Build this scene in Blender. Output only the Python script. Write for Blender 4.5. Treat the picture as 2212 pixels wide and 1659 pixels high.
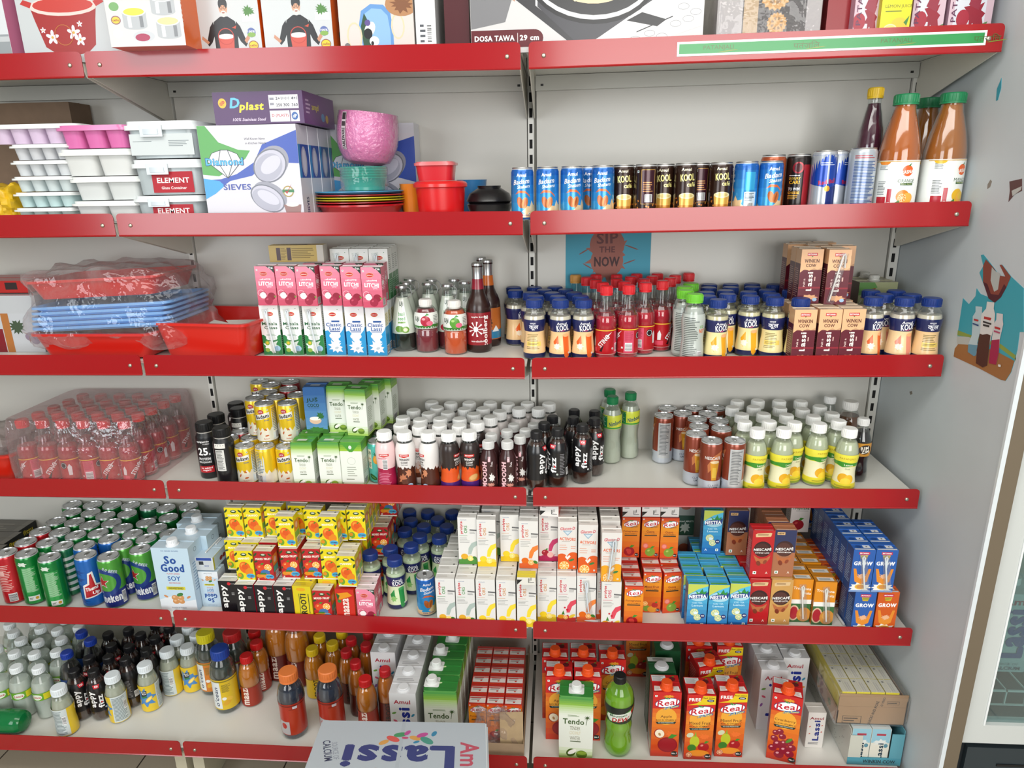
import bpy, math, random
from mathutils import Vector, Matrix, Euler
from mathutils.geometry import tessellate_polygon
random.seed(7)
scene = bpy.context.scene
for o in list(bpy.data.objects): bpy.data.objects.remove(o)
C = scene.collection

# ---------------------------------------------------------------- camera
ZO = -0.17                                   # floor of the shop is z = 0
CAM = Vector((0.97849, -1.82191, 1.75609 + ZO))
ROT = (math.radians(73.3087), math.radians(-1.00503), math.radians(3.9018))
FPX = 1480.995
def rmat(rx, ry, rz):
 return (Matrix.Rotation(rz, 3, 'Z') @ Matrix.Rotation(rx, 3, 'X') @ Matrix.Rotation(ry, 3, 'Z'))
RM = rmat(*ROT)
cam = bpy.data.cameras.new('camera')
camo = bpy.data.objects.new('camera', cam); C.objects.link(camo)
cam.sensor_fit = 'HORIZONTAL'; cam.sensor_width = 36.0; cam.lens = 36.0 * FPX / 2212.0
cam.clip_start = 0.02
camo.matrix_world = Matrix.Translation(CAM) @ RM.to_4x4()
scene.camera = camo

# ---------------------------------------------------------------- light
world = bpy.data.worlds.new('world'); scene.world = world; world.use_nodes = True
wn = world.node_tree; bg = wn.nodes['Background']
bg.inputs[0].default_value = (0.86, 0.93, 1.0, 1); bg.inputs[1].default_value = 0.31
def area(name, loc, target, sx, sy, power, col):
 l = bpy.data.lights.new(name, 'AREA'); l.shape = 'RECTANGLE'; l.size = sx; l.size_y = sy
 l.energy = power; l.color = col
 o = bpy.data.objects.new(name, l); C.objects.link(o); o.location = loc
 o.rotation_euler = (Vector(target) - Vector(loc)).to_track_quat('-Z', 'Y').to_euler()
 return o
area('shop_window_daylight', (2.1, -4.4, 1.85), (1.1, 0, 1.05), 2.3, 1.9, 95, (1.0, 0.985, 0.95))
area('doorway_daylight', (-1.6, -4.2, 1.9), (1.2, 0, 1.0), 1.6, 2.0, 62, (0.90, 0.96, 1.0))
area('ceiling_tube_light', (0.9, -1.7, 2.85), (0.9, -0.5, 1.0), 2.8, 0.7, 38, (1.0, 0.985, 0.95))
scene.view_settings.view_transform = 'Standard'; scene.view_settings.look = 'None'
scene.view_settings.gamma = 1.0; scene.view_settings.use_curve_mapping = False
scene.view_settings.exposure = -0.02

# ---------------------------------------------------------------- pixel anchors -> points in the shop
SZ = [z + ZO - 0.02 for z in (2.01868, 1.69216, 1.36666, 1.04064, 0.71061, 0.35226)]     # shelf surfaces
SD = [0.32429, 0.31407, 0.30751, 0.30190, 0.36902, 0.42789]                              # shelf depths
FH = 0.0506
def tilt(x):                                  # the middle post has sunk a few millimetres
 return -0.0035 + 0.0075 * min(abs(x - 0.915) / 0.915, 1.05)
WN = {}
for k, x, y, s in (('A1',0,0,.25316),('A2',550,0,.25316),('A3',1100,0,.25316),('A4',1650,0,.25316),('A5',0,220,.25316),('A6',550,220,.25316),
 ('A7',1080,300,.25316),('A8',1640,180,.25316),('B1',0,500,.25316),('B2',530,490,.2622),('B3',1090,490,.25316),('B4',1640,490,.25316),
 ('B5',0,800,.25316),('B6',400,800,.20796),('B7',800,800,.25316),('B8',1360,800,.25316),('C1',0,1060,.217),('C2',440,1060,.217),
 ('C3',880,1060,.217),('C4',1280,1060,.18087),('C5',1580,1060,.217),('C6',0,1320,.20434),('C7',400,1320,.20434),('C8',660,1320,.22604),
 ('D1',1100,1320,.20434),('D2',1450,1320,.20434),('D3',1600,1320,.20434),('D4',1800,1220,.2646),('F',0,0,1.0)):
 WN[k] = (x, y, s)
def px(w, x, y):
 a = WN[w]; return a[0] + x * a[2], a[1] + y * a[2]
def rayd(X, Y):
 return RM @ Vector(((X - 1106) / FPX, -(Y - 829.5) / FPX, -1.0))
def at(w, x, y, z, tl=True):                  # point at height z (above the tilted shelf)
 d = rayd(*px(w, x, y)); zz = z; p = CAM
 for _ in range(4):
  t = (zz - CAM.z) / d.z; p = CAM + d * t; zz = z + (tilt(p.x) if tl else 0)
 return p
def atY(w, x, y, Y):
 d = rayd(*px(w, x, y)); return CAM + d * ((Y - CAM.y) / d.y)

# ---------------------------------------------------------------- colour, materials
def lin(c):
 if isinstance(c, str):
  c = tuple(int(c[i:i+2], 16) / 255 for i in (0, 2, 4))
 return tuple(x / 12.92 if x <= 0.04045 else ((x + 0.055) / 1.055) ** 2.4 for x in c)
MAT = {}
def mat(name, col=None, rough=0.4, metal=0.0, spec=0.5, clear=0.0, tint='ffffff', bump=0.0, bscale=60, coat=0.0, var=0.0, trl=0.0, haze=0.25):
 if name in MAT: return MAT[name]
 m = bpy.data.materials.new(name); m.use_nodes = True; nt = m.node_tree; N = nt.nodes; L = nt.links
 b = N['Principled BSDF']; out = N['Material Output']
 b.inputs['Roughness'].default_value = rough; b.inputs['Metallic'].default_value = metal
 b.inputs['Specular IOR Level'].default_value = spec; b.inputs['Coat Weight'].default_value = coat
 b.inputs['Coat Roughness'].default_value = 0.12
 src = None
 if col is None:
  a = N.new('ShaderNodeAttribute'); a.attribute_name = 'col'; src = a.outputs['Color']
 else:
  r = N.new('ShaderNodeRGB'); r.outputs[0].default_value = (*lin(col), 1); src = r.outputs[0]
 if var:
  tc = N.new('ShaderNodeTexCoord'); nz = N.new('ShaderNodeTexNoise'); nz.inputs['Scale'].default_value = bscale
  nz.inputs['Detail'].default_value = 4; L.new(tc.outputs['Object'], nz.inputs['Vector'])
  mr = N.new('ShaderNodeMapRange'); mr.inputs['From Min'].default_value = 0.3; mr.inputs['From Max'].default_value = 0.7
  mr.inputs['To Min'].default_value = 1 - var; mr.inputs['To Max'].default_value = 1.0
  L.new(nz.outputs['Fac'], mr.inputs['Value'])
  mx = N.new('ShaderNodeVectorMath'); mx.operation = 'SCALE'
  L.new(src, mx.inputs[0]); L.new(mr.outputs[0], mx.inputs['Scale']); src = mx.outputs[0]
 L.new(src, b.inputs['Base Color'])
 if bump:
  tc = N.new('ShaderNodeTexCoord'); nz = N.new('ShaderNodeTexNoise'); nz.inputs['Scale'].default_value = bscale
  nz.inputs['Detail'].default_value = 3; L.new(tc.outputs['Object'], nz.inputs['Vector'])
  bp = N.new('ShaderNodeBump'); bp.inputs['Strength'].default_value = bump; bp.inputs['Distance'].default_value = 0.01
  L.new(nz.outputs['Fac'], bp.inputs['Height']); L.new(bp.outputs[0], b.inputs['Normal'])
 last = b.outputs[0]
 if trl:
  t = N.new('ShaderNodeBsdfTranslucent'); L.new(src, t.inputs[0]); ms = N.new('ShaderNodeMixShader'); ms.inputs[0].default_value = trl
  L.new(last, ms.inputs[1]); L.new(t.outputs[0], ms.inputs[2]); last = ms.outputs[0]
 if clear:
  if clear > .6:                       # thin clear plastic or glass: reflection plus what lies behind, hardly any body colour
   gl = N.new('ShaderNodeBsdfGlossy'); gl.inputs['Roughness'].default_value = rough; gl.inputs[0].default_value = (.9, .9, .9, 1)
   if bump: L.new(bp.outputs[0], gl.inputs['Normal'])
   m2 = N.new('ShaderNodeMixShader'); m2.inputs[0].default_value = haze; L.new(gl.outputs[0], m2.inputs[1]); L.new(last, m2.inputs[2]); last = m2.outputs[0]
  t = N.new('ShaderNodeBsdfTransparent'); t.inputs[0].default_value = (*lin(tint), 1)
  lw = N.new('ShaderNodeLayerWeight'); lw.inputs['Blend'].default_value = 0.35
  if bump: L.new(bp.outputs[0], lw.inputs['Normal'])
  mr = N.new('ShaderNodeMapRange'); mr.inputs['To Min'].default_value = min(clear + .08, .97); mr.inputs['To Max'].default_value = clear * 0.5
  L.new(lw.outputs['Facing'], mr.inputs['Value'])
  ms = N.new('ShaderNodeMixShader'); L.new(mr.outputs[0], ms.inputs[0]); L.new(last, ms.inputs[1]); L.new(t.outputs[0], ms.inputs[2]); last = ms.outputs[0]
 L.new(last, out.inputs[0])
 MAT[name] = m; return m
M_CARTON = mat('printed_carton', None, 0.32, spec=0.4, coat=0.15)
M_CAN = mat('printed_can_metal', None, 0.26, metal=0.35, coat=0.3)
M_FILM = mat('printed_label_film', None, 0.28, coat=0.25)
M_ALU = mat('brushed_aluminium', 'c9cacb', 0.28, metal=0.95)
M_CAP = mat('moulded_cap_plastic', None, 0.38)
M_CLEAR = mat('clear_bottle_plastic', 'dfe6e6', 0.07, clear=0.88, tint='f7faf9', haze=0.06)
M_LIQ = mat('bottled_drink', None, 0.12, coat=0.4, trl=0.15)
M_CLOUDY = mat('cloudy_drink', None, 0.12, clear=0.06, tint='e9efe6', coat=0.3, trl=0.25)
M_BAG = mat('crumpled_clear_film', 'e8e2e2', 0.10, clear=0.87, tint='faf7f8', bump=0.8, bscale=24, haze=0.5)
M_SLEEVE = mat('straw_sleeve_film', 'e8ecee', 0.1, clear=0.90, tint='fbfcfc', haze=.3)
M_WRAP = mat('shrink_wrap_film', 'e8d6d8', 0.14, clear=0.82, tint='f6eaec', bump=0.6, bscale=40, haze=.35)
M_PLAST = mat('coloured_plastic', None, 0.3, coat=0.2)
M_CARD = mat('brown_cardboard', None, 0.75, var=0.12, bscale=40)
M_PAPER = mat('matt_print', None, 0.6)

# ---------------------------------------------------------------- mesh builder
class MB:
 def __init__(s): s.v = []; s.f = []; s.c = []; s.sm = []
 def face(s, pts, c, smooth=False):
  n = len(s.v); s.v.extend(pts); s.f.append(tuple(range(n, n + len(pts)))); s.c.append(lin(c) if isinstance(c, str) else c); s.sm.append(smooth)
 def box(s, x0, x1, y0, y1, z0, z1, c, cols=None, top=None):
  # cols: dict of face colours; top: (front z, back z) for a slanted top
  cols = cols or {}; zf, zb = top if top else (z1, z1)
  P = {k: Vector(p) for k, p in dict(a=(x0,y0,z0), b=(x1,y0,z0), c=(x1,y1,z0), d=(x0,y1,z0), e=(x0,y0,zf), f=(x1,y0,zf), g=(x1,y1,zb), h=(x0,y1,zb)).items()}
  for nm, q in (('front','abfe'), ('right','bcgf'), ('back','cdhg'), ('left','daeh'), ('top','efgh'), ('bottom','dcba')):
   s.face([P[k] for k in q], cols.get(nm, c))
 def rbox(s, x0, x1, y0, y1, z0, z1, c, r=0.004, taper=0.0, n=3, cb=None, open_top=False, twist=0):
  # box with rounded upright edges; taper shrinks the foot
  def ring(z, k):
   out = []
   xs, ys = (x0 + x1) / 2, (y0 + y1) / 2; hx, hy = (x1 - x0) / 2 * k, (y1 - y0) / 2 * k; rr = min(r, hx * .95, hy * .95)
   for cx, cy, a0 in ((hx-rr, hy-rr, 0), (-hx+rr, hy-rr, 90), (-hx+rr, -hy+rr, 180), (hx-rr, -hy+rr, 270)):
    for i in range(n + 1):
     a = math.radians(a0 + 90 * i / n); out.append(Vector((xs + cx + rr * math.cos(a), ys + cy + rr * math.sin(a), z)))
   return out
  lo, hi = ring(z0, 1 - taper), ring(z1, 1)
  m = len(lo)
  for i in range(m):
   j = (i + 1) % m; s.face([lo[i], lo[j], hi[j], hi[i]], c, True)
  s.face(list(reversed(lo)), cb or c)
  if not open_top: s.face(hi, c)
  return hi
 def tray(s, x0, x1, y0, y1, z0, z1, c, r, taper, t=0.003, lip=0.006):
  # open tub: outside wall, inside wall, rim lip
  def ring(z, k, g):
   out = []; xs, ys = (x0 + x1) / 2, (y0 + y1) / 2; hx, hy = (x1 - x0) / 2 * k + g, (y1 - y0) / 2 * k + g
   for cx, cy, a0 in ((hx-r, hy-r, 0), (-hx+r, hy-r, 90), (-hx+r, -hy+r, 180), (hx-r, -hy+r, 270)):
    for i in range(6):
     a = math.radians(a0 + 90 * i / 5); out.append(Vector((xs + cx + r * math.cos(a), ys + cy + r * math.sin(a), z)))
   return out
  R = [ring(z0, 1 - taper, 0), ring(z1 - .006, 1, 0), ring(z1 - .006, 1, lip), ring(z1, 1, lip), ring(z1, 1, -t), ring(z0 + t, 1 - taper, -t)]
  for A, B in zip(R, R[1:]):
   for i in range(len(A)):
    j = (i + 1) % len(A); s.face([A[i], A[j], B[j], B[i]], c, True)
  s.face(list(reversed(R[0])), c); s.face(R[-1], c)
 def lathe(s, prof, cols, n=24, cx=0, cy=0, caps=True, smooth=True):
  # prof: [(r, z)...] bottom to top; cols: colour or list per segment
  rings = [[Vector((cx + r * math.cos(2*math.pi*i/n), cy + r * math.sin(2*math.pi*i/n), z)) for i in range(n)] for r, z in prof]
  for k in range(len(prof) - 1):
   c = cols if not isinstance(cols, list) else cols[min(k, len(cols) - 1)]
   for i in range(n):
    j = (i + 1) % n; s.face([rings[k][i], rings[k][j], rings[k+1][j], rings[k+1][i]], c, smooth)
  if caps:
   c0 = cols if not isinstance(cols, list) else cols[0]; c1 = cols if not isinstance(cols, list) else cols[-1]
   if prof[0][0] > 1e-5: s.face(list(reversed(rings[0])), c0)
   if prof[-1][0] > 1e-5: s.face(rings[-1], c1)
 def tube(s, pts, r, c, n=8):
  pts = [Vector(p) for p in pts]; rings = []
  for i, p in enumerate(pts):
   d = (pts[min(i+1, len(pts)-1)] - pts[max(i-1, 0)]).normalized()
   u = d.orthogonal().normalized(); w = d.cross(u)
   if rings:                                      # keep the frame from spinning
    u0 = (rings[-1][0] - pts[i-1]).normalized(); u = (u0 - d * u0.dot(d)).normalized(); w = d.cross(u)
   rings.append([p + (u * math.cos(2*math.pi*k/n) + w * math.sin(2*math.pi*k/n)) * r for k in range(n)])
  for A, B in zip(rings, rings[1:]):
   for k in range(n):
    j = (k + 1) % n; s.face([A[k], A[j], B[j], B[k]], c, True)
  s.face(list(reversed(rings[0])), c); s.face(rings[-1], c)
 def xf(s, M, i0=0):
  for i in range(i0, len(s.v)): s.v[i] = M @ Vector(s.v[i])
 def mesh(s, name, m):
  me = bpy.data.meshes.new(name)
  me.from_pydata([tuple(v) for v in s.v], [], s.f); me.materials.append(m)
  at_ = me.attributes.new('col', 'FLOAT_COLOR', 'FACE')
  at_.data.foreach_set('color', [x for c in s.c for x in (*c, 1.0)])
  me.polygons.foreach_set('use_smooth', s.sm)
  if any(s.sm):
   import bmesh
   b = bmesh.new(); b.from_mesh(me); bmesh.ops.remove_doubles(b, verts=b.verts, dist=2e-6); b.to_mesh(me); b.free()
   try: me.set_sharp_from_angle(angle=math.radians(38))
   except Exception: pass
  return me
 def obj(s, name, m, parent=None):
  o = bpy.data.objects.new(name, s.mesh(name, m)); C.objects.link(o)
  if parent: o.parent = parent
  return o

# ---------------------------------------------------------------- printed artwork laid on faces and round bodies
_tx = {}
def glyphs(t, bold, res=2):
 k = (t, bold, res)
 if k not in _tx:
  cu = bpy.data.curves.new('t', 'FONT'); cu.body = t; cu.resolution_u = res; cu.offset = min(bold, .016); cu.space_character = 1 + bold * 1.8
  o = bpy.data.objects.new('t', cu); me = o.to_mesh()
  vs = [(v.co.x, v.co.y) for v in me.vertices]; fs = [tuple(p.vertices) for p in me.polygons]
  o.to_mesh_clear(); bpy.data.objects.remove(o); bpy.data.curves.remove(cu)
  if vs:
   x0 = min(v[0] for v in vs); x1 = max(v[0] for v in vs); y0 = min(v[1] for v in vs); y1 = max(v[1] for v in vs)
   vs = [((x - x0) / max(x1 - x0, 1e-6), (y - y0) / max(y1 - y0, 1e-6)) for x, y in vs]; asp = (x1 - x0) / max(y1 - y0, 1e-6)
  else: asp = 1
  _tx[k] = (vs, fs, asp)
 return _tx[k]
class Art:
 """flat printing in millimetres: u across (0 = middle), v up (0 = foot)"""
 def __init__(s): s.p = []; s.boxes = []
 def _add(s, polys, c):
  c = lin(c) if isinstance(c, str) else c
  xs = [p[0] for q in polys for p in q]; ys = [p[1] for q in polys for p in q]
  if not xs: return
  b = (min(xs), min(ys), max(xs), max(ys)); ly = 1
  for bb, l in s.boxes:
   if l >= ly and bb[0] < b[2] and bb[2] > b[0] and bb[1] < b[3] and bb[3] > b[1]: ly = l + 1
  s.boxes.append((b, ly)); s.p.append((polys, c, ly))
 def rect(s, u0, v0, u1, v1, c, rot=0):
  q = [(u0, v0), (u1, v0), (u1, v1), (u0, v1)]
  if rot:
   cx, cy, a = (u0+u1)/2, (v0+v1)/2, math.radians(rot)
   q = [(cx+(x-cx)*math.cos(a)-(y-cy)*math.sin(a), cy+(x-cx)*math.sin(a)+(y-cy)*math.cos(a)) for x, y in q]
  s._add([q], c); return s
 def poly(s, pts, c):
  tr = tessellate_polygon([[Vector((x, y, 0)) for x, y in pts]])
  s._add([[pts[i] for i in t] for t in tr], c); return s
 def ell(s, cx, cy, rx, ry, c, rot=0, n=18, a0=0, a1=360):
  a = math.radians(rot); q = []
  full = a1 - a0 >= 360; m = n if full else max(4, n // 2)
  for i in range(m if full else m + 1):
   t = math.radians(a0 + (a1 - a0) * i / m); x, y = rx * math.cos(t), ry * math.sin(t)
   q.append((cx + x*math.cos(a) - y*math.sin(a), cy + x*math.sin(a) + y*math.cos(a)))
  s._add([q], c); return s
 def ring(s, cx, cy, r, w, c, n=20, ry=None):
  ry = ry or r; qs = []
  for i in range(n):
   t0, t1 = 2*math.pi*i/n, 2*math.pi*(i+1)/n
   qs.append([(cx+r*math.cos(t0), cy+ry*math.sin(t0)), (cx+r*math.cos(t1), cy+ry*math.sin(t1)), (cx+(r-w)*math.cos(t1), cy+(ry-w)*math.sin(t1)), (cx+(r-w)*math.cos(t0), cy+(ry-w)*math.sin(t0))])
  s._add(qs, c); return s
 def text(s, t, cx, cy, w=None, h=None, c='000000', rot=0, bold=0.02, sh=0.0, res=2):
  vs, fs, asp = glyphs(t, bold, res)
  if not vs: return s
  if h is None: h = w / asp
  if w is None: w = h * asp
  a = math.radians(rot); V = []
  for x, y in vs:
   x = (x - .5) * w; y = (y - .5) * h; x += y * sh
   V.append((cx + x*math.cos(a) - y*math.sin(a), cy + x*math.sin(a) + y*math.cos(a)))
  Q = [[V[i] for i in f] for f in fs]
  if bold > .028:                                   # heavy lettering: the same outline set again a hair aside
   e = (bold - .012) * .62; ex, ey = e * h * 1.0, e * h * .7; R_ = []
   for dx, dy in ((ex, 0), (-ex, 0), (0, ey), (0, -ey)):
    mx, my = dx*math.cos(a) - dy*math.sin(a), dx*math.sin(a) + dy*math.cos(a); R_ += [[(x + mx, y + my) for x, y in q] for q in Q]
   s._add(Q + R_, c); n_ = len(Q); qs, cc, ly = s.p.pop()
   for k in range(5): s.p.append((qs[k*n_:(k+1)*n_], cc, ly + .17*k))
   return s
  s._add(Q, c); return s
 def fine(s, u0, v0, u1, v1, c, n=4, gap=0.55, rag=True, rot=0):          # lines of print too small to read
  st = (v1 - v0) / n; qs = []
  for i in range(n):
   e = u1 - (u1 - u0) * (random.random() * .35 if rag else 0); y = v1 - st * (i + 1) + st * gap * .5
   qs.append([(u0, y), (e, y), (e, y + st * (1 - gap)), (u0, y + st * (1 - gap))])
  s._add(qs, c); return s
 def barcode(s, u0, v0, u1, v1, vert=False):
  s.rect(u0, v0, u1, v1, 'f4f4f4'); qs = []; a, b = (v0, v1) if vert else (u0, u1); x = a + (b-a) * .08
  while x < b - (b-a) * .1:
   w = (b - a) * random.choice((.02, .035, .05))
   qs.append([(u0+.6, x), (u1-.6, x), (u1-.6, x+w), (u0+.6, x+w)] if vert else [(x, v0+.6), (x+w, v0+.6), (x+w, v1-.6), (x, v1-.6)]); x += w + (b-a) * .035
  s._add(qs, '1a1a1a'); return s
 def grad(s, u0, v0, u1, v1, c0, c1, n=6):                                # printed colour blend, c0 at the foot
  a, b = lin(c0), lin(c1)
  for i in range(n):
   t = (i + .5) / n; y0, y1 = v0 + (v1-v0)*i/n, v0 + (v1-v0)*(i+1)/n
   s.p.append(([[(u0, y0), (u1, y0), (u1, y1), (u0, y1)]], tuple(a[k]*(1-t)+b[k]*t for k in range(3)), 1))
  s.boxes.append(((u0, v0, u1, v1), 1)); return s
 def blob(s, pts, c): return s.poly(pts, c)
 def splash(s, cx, cy, r, c, n=9, seed=1, ry=None):
  rnd = random.Random(seed); q = []; ry = ry or r
  for i in range(n * 2):
   k = (1.0 if i % 2 == 0 else .62) * (0.8 + .4 * rnd.random()); a = math.pi * i / n
   q.append((cx + r * k * math.cos(a), cy + ry * k * math.sin(a)))
  return s.poly(q, c)
 # ---- output
 def put(s, mb, fn, step=None, off=0.00007, clip=None):
  """fn(u, v, d) -> 3-D point, d = lift off the surface in metres"""
  for polys, c, ly in s.p:
   for q in polys:
    if clip:
     for ax, lim, less in ((0, clip[0], False), (1, clip[1], False), (0, clip[2], True), (1, clip[3], True)):
      if q: q = _clip(q, ax, lim, less)
     if len(q) < 3: continue
    for piece in (cut(q, step) if step else [q]):
     mb.face([fn(u, v, ly * off) for u, v in piece], c)
def _clip(q, ax, lim, keep_less):
 out = []
 for i in range(len(q)):
  a, b = q[i], q[(i + 1) % len(q)]; da, db = a[ax] - lim, b[ax] - lim
  if not keep_less: da, db = -da, -db
  if da <= 0: out.append(a)
  if (da < 0 < db) or (db < 0 < da):
   t = da / (da - db); out.append((a[0] + (b[0]-a[0])*t, a[1] + (b[1]-a[1])*t))
 return out
def cut(q, step):
 su, sv = step; res = [q]
 for ax, st in ((0, su), (1, sv)):
  nxt = []
  for p in res:
   lo, hi = min(v[ax] for v in p), max(v[ax] for v in p)
   if hi - lo <= st * .9: nxt.append(p); continue
   k = math.floor(lo / st)
   while k * st < hi - 1e-6:
    r = _clip(_clip(p, ax, (k+1)*st, True), ax, k*st, False)
    if len(r) >= 3 and max(v[ax] for v in r) - min(v[ax] for v in r) > 1e-5: nxt.append(r)
    k += 1
  res = nxt
 return res
def f_front(y, x=0): return lambda u, v, d: Vector((x + u/1000, y - d, v/1000))
def f_back(y, x=0): return lambda u, v, d: Vector((x - u/1000, y + d, v/1000))
def f_left(x, y=0): return lambda u, v, d: Vector((x - d, y - u/1000, v/1000))
def f_right(x, y=0): return lambda u, v, d: Vector((x + d, y + u/1000, v/1000))
def f_top(z, y=0, x=0): return lambda u, v, d: Vector((x + u/1000, y + v/1000, z + d))     # v runs back
def f_slope(y0, z0, y1, z1):
 a = Vector((0, y1-y0, z1-z0)); ln = a.length; a /= ln; n = Vector((0, -a.z, a.y)); n = n if n.z > 0 else -n
 return lambda u, v, d: Vector((u/1000, y0, z0)) + a * (v/1000) + n * d
def prof_r(prof):
 def r(z):
  for (r0, z0), (r1, z1) in zip(prof, prof[1:]):
   if z0 <= z <= z1: return r0 + (r1 - r0) * ((z - z0) / (z1 - z0) if z1 > z0 else 0)
  return prof[-1][0] if z > prof[-1][1] else prof[0][0]
 return r
def f_round(R, rad, turn=0.0):
 t0 = math.radians(turn)
 def fn(u, v, d):
  a = u / 1000 / R - math.pi / 2 + t0; r = rad(v / 1000) + d
  return Vector((r * math.cos(a), r * math.sin(a), v / 1000))
 return fn

# ---------------------------------------------------------------- things
def empty(name, loc=(0,0,0), rz=0):
 o = bpy.data.objects.new(name, None); C.objects.link(o); o.location = loc; o.rotation_euler = (0, 0, rz); o.empty_display_size = .02; return o
def tag(o, label, cat, group=None, kind=None):
 if label: o['label'] = label
 if cat: o['category'] = cat
 if group: o['group'] = group
 if kind: o['kind'] = kind
 return o
def kids(o): return [c for c in bpy.data.objects if c.parent == o]
def copy_tree(tree, parent=None):
 o, ch = tree; c = o.copy(); C.objects.link(c)
 if parent: c.parent = parent
 for t in ch: copy_tree(t, c)
 return c
def tree_of(o): return (o, [tree_of(c) for c in kids(o)])
KIND = {}      # name -> (builder, object name, category, height, half width, half depth, round?)
def kind(name, oname, cat, H, hw, hd, rnd, fn): KIND[name] = dict(fn=fn, oname=oname, cat=cat, H=H, hw=hw, hd=hd, rnd=rnd, tree=None)
ITEMS = []
ORD = ['first','second','third','fourth','fifth','sixth','seventh','eighth','ninth','tenth','eleventh','twelfth','thirteenth']
def put(kd, sh, w, pts, desc, grp=None, z0=0.0, yaw=0, Y=None, row='', dy=0.0, H=None, jit=3):
 """pts: pixel anchors of the top centre (round things) or the top front edge centre (boxes); row: words naming this row"""
 k = KIND[kd]; h = H or k['H']; n = len(pts); order = sorted(range(n), key=lambda i: pts[i][0])
 rank = {i: r for r, i in enumerate(order)}
 for i, p in enumerate(pts):
  if Y is None: q = at(w, p[0], p[1], SZ[sh] + z0 + h)
  else:
   q = atY(w, p[0], p[1], Y)
  x, y = q.x, q.y
  if not k['rnd']: y += k['hd']
  elif Y is None: pass
  ya = (yaw[i] if isinstance(yaw, (list, tuple)) else yaw)
  x += dy * 0; y += dy
  if n == 1: lb = desc + (', ' + row if row else '')
  else: lb = f"{desc}, {ORD[rank[i]]} from left{' ' + row if row else ''}"
  ITEMS.append(dict(k=kd, sh=sh, x=x, y=y, z0=z0, yaw=math.radians(ya + random.uniform(-jit, jit) * (1 if k['rnd'] else .3)), label=lb, grp=grp, x0=x, y0=y))
def block(kd, sh, cols, rows, desc, grp, z0=0.0, gap=0.0015, yaw=0, back=None, jit=1.2):
 """cols: world x of each column with front-face y; rows: how many deep"""
 k = KIND[kd]
 for ci, (x, yf) in enumerate(cols):
  n = rows[ci] if isinstance(rows, (list, tuple)) else rows
  for r in range(n):
   lb = f"{desc}, {ORD[ci]} column from left, {ORD[r]} row back" if len(cols) > 1 else f"{desc}, {ORD[r]} row back"
   ITEMS.append(dict(k=kd, sh=sh, x=x, y=yf + k['hd'] + r * (2*k['hd'] + gap), z0=z0, yaw=math.radians(yaw + random.uniform(-jit, jit) * (1 if k['rnd'] else .3)), label=lb, grp=grp, x0=x, y0=0))
def relax():
 for it in range(160):
  mv = 0
  for a in range(len(ITEMS)):
   A = ITEMS[a]; ka = KIND[A['k']]
   for b in range(a + 1, len(ITEMS)):
    B = ITEMS[b]
    if B['sh'] != A['sh']: continue
    dx = B['x'] - A['x']
    if abs(dx) > .12: continue
    kb = KIND[B['k']]
    if A['z0'] + ka['H'] <= B['z0'] + .004 or B['z0'] + kb['H'] <= A['z0'] + .004: continue
    dy_ = B['y'] - A['y']
    if ka['rnd'] and kb['rnd']:
     d = math.hypot(dx, dy_); m = ka['hw'] + kb['hw'] + .0016
     if d < m:
      if d < 1e-6: dx, d = 1e-4, 1e-4
      p = (m - d) / 2 / d; A['x'] -= dx*p; A['y'] -= dy_*p; B['x'] += dx*p; B['y'] += dy_*p; mv += m - d
    else:
     ox = ka['hw'] + kb['hw'] + .0015 - abs(dx); oy = ka['hd'] + kb['hd'] + .0012 - abs(dy_)
     if ox > 0 and oy > 0:
      if ox < oy: s = ox / 2 * (1 if dx >= 0 else -1); A['x'] -= s; B['x'] += s
      else: s = oy / 2 * (1 if dy_ >= 0 else -1); A['y'] -= s; B['y'] += s
      mv += min(ox, oy)
  for A in ITEMS:
   k = KIND[A['k']]
   if A['k'] == 'limca': A['y'] = max(A['y'], -.328)
   A['y'] = min(A['y'], -0.006 - k['hd'])
   A['y'] = max(A['y'], -SD[A['sh']] + 0.0045 + k['hd'])
   A['x'] = min(A['x'], 1.834 - k['hw'])
  if mv < 1e-4: break
def report():
 for a in range(len(ITEMS)):
  for b in range(a+1, len(ITEMS)):
   A, B = ITEMS[a], ITEMS[b]; ka, kb = KIND[A['k']], KIND[B['k']]
   if A['sh'] != B['sh'] or A['z0'] + ka['H'] <= B['z0'] + .004 or B['z0'] + kb['H'] <= A['z0'] + .004: continue
   dx, dy = abs(A['x']-B['x']), abs(A['y']-B['y'])
   o = ka['hw']+kb['hw']-math.hypot(dx, dy) if ka['rnd'] and kb['rnd'] else min(ka['hw']+kb['hw']-dx, ka['hd']+kb['hd']-dy)
   if o > .004: print('OVL %.4f' % o, A['label'], '|', B['label'])
def build_items():
 relax(); report()
 for A in ITEMS:
  k = KIND[A['k']]
  if k['tree'] is None:
   o = k['fn'](); o.name = k['oname']; k['tree'] = tree_of(o)
  else: o = copy_tree(k['tree'])
  o.location = (A['x'], A['y'], SZ[A['sh']] + tilt(A['x']) + A['z0'] + 0.0004)
  o.rotation_euler = (0, 0, A['yaw'])
  tag(o, A['label'], k['cat'], A['grp'])
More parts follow.
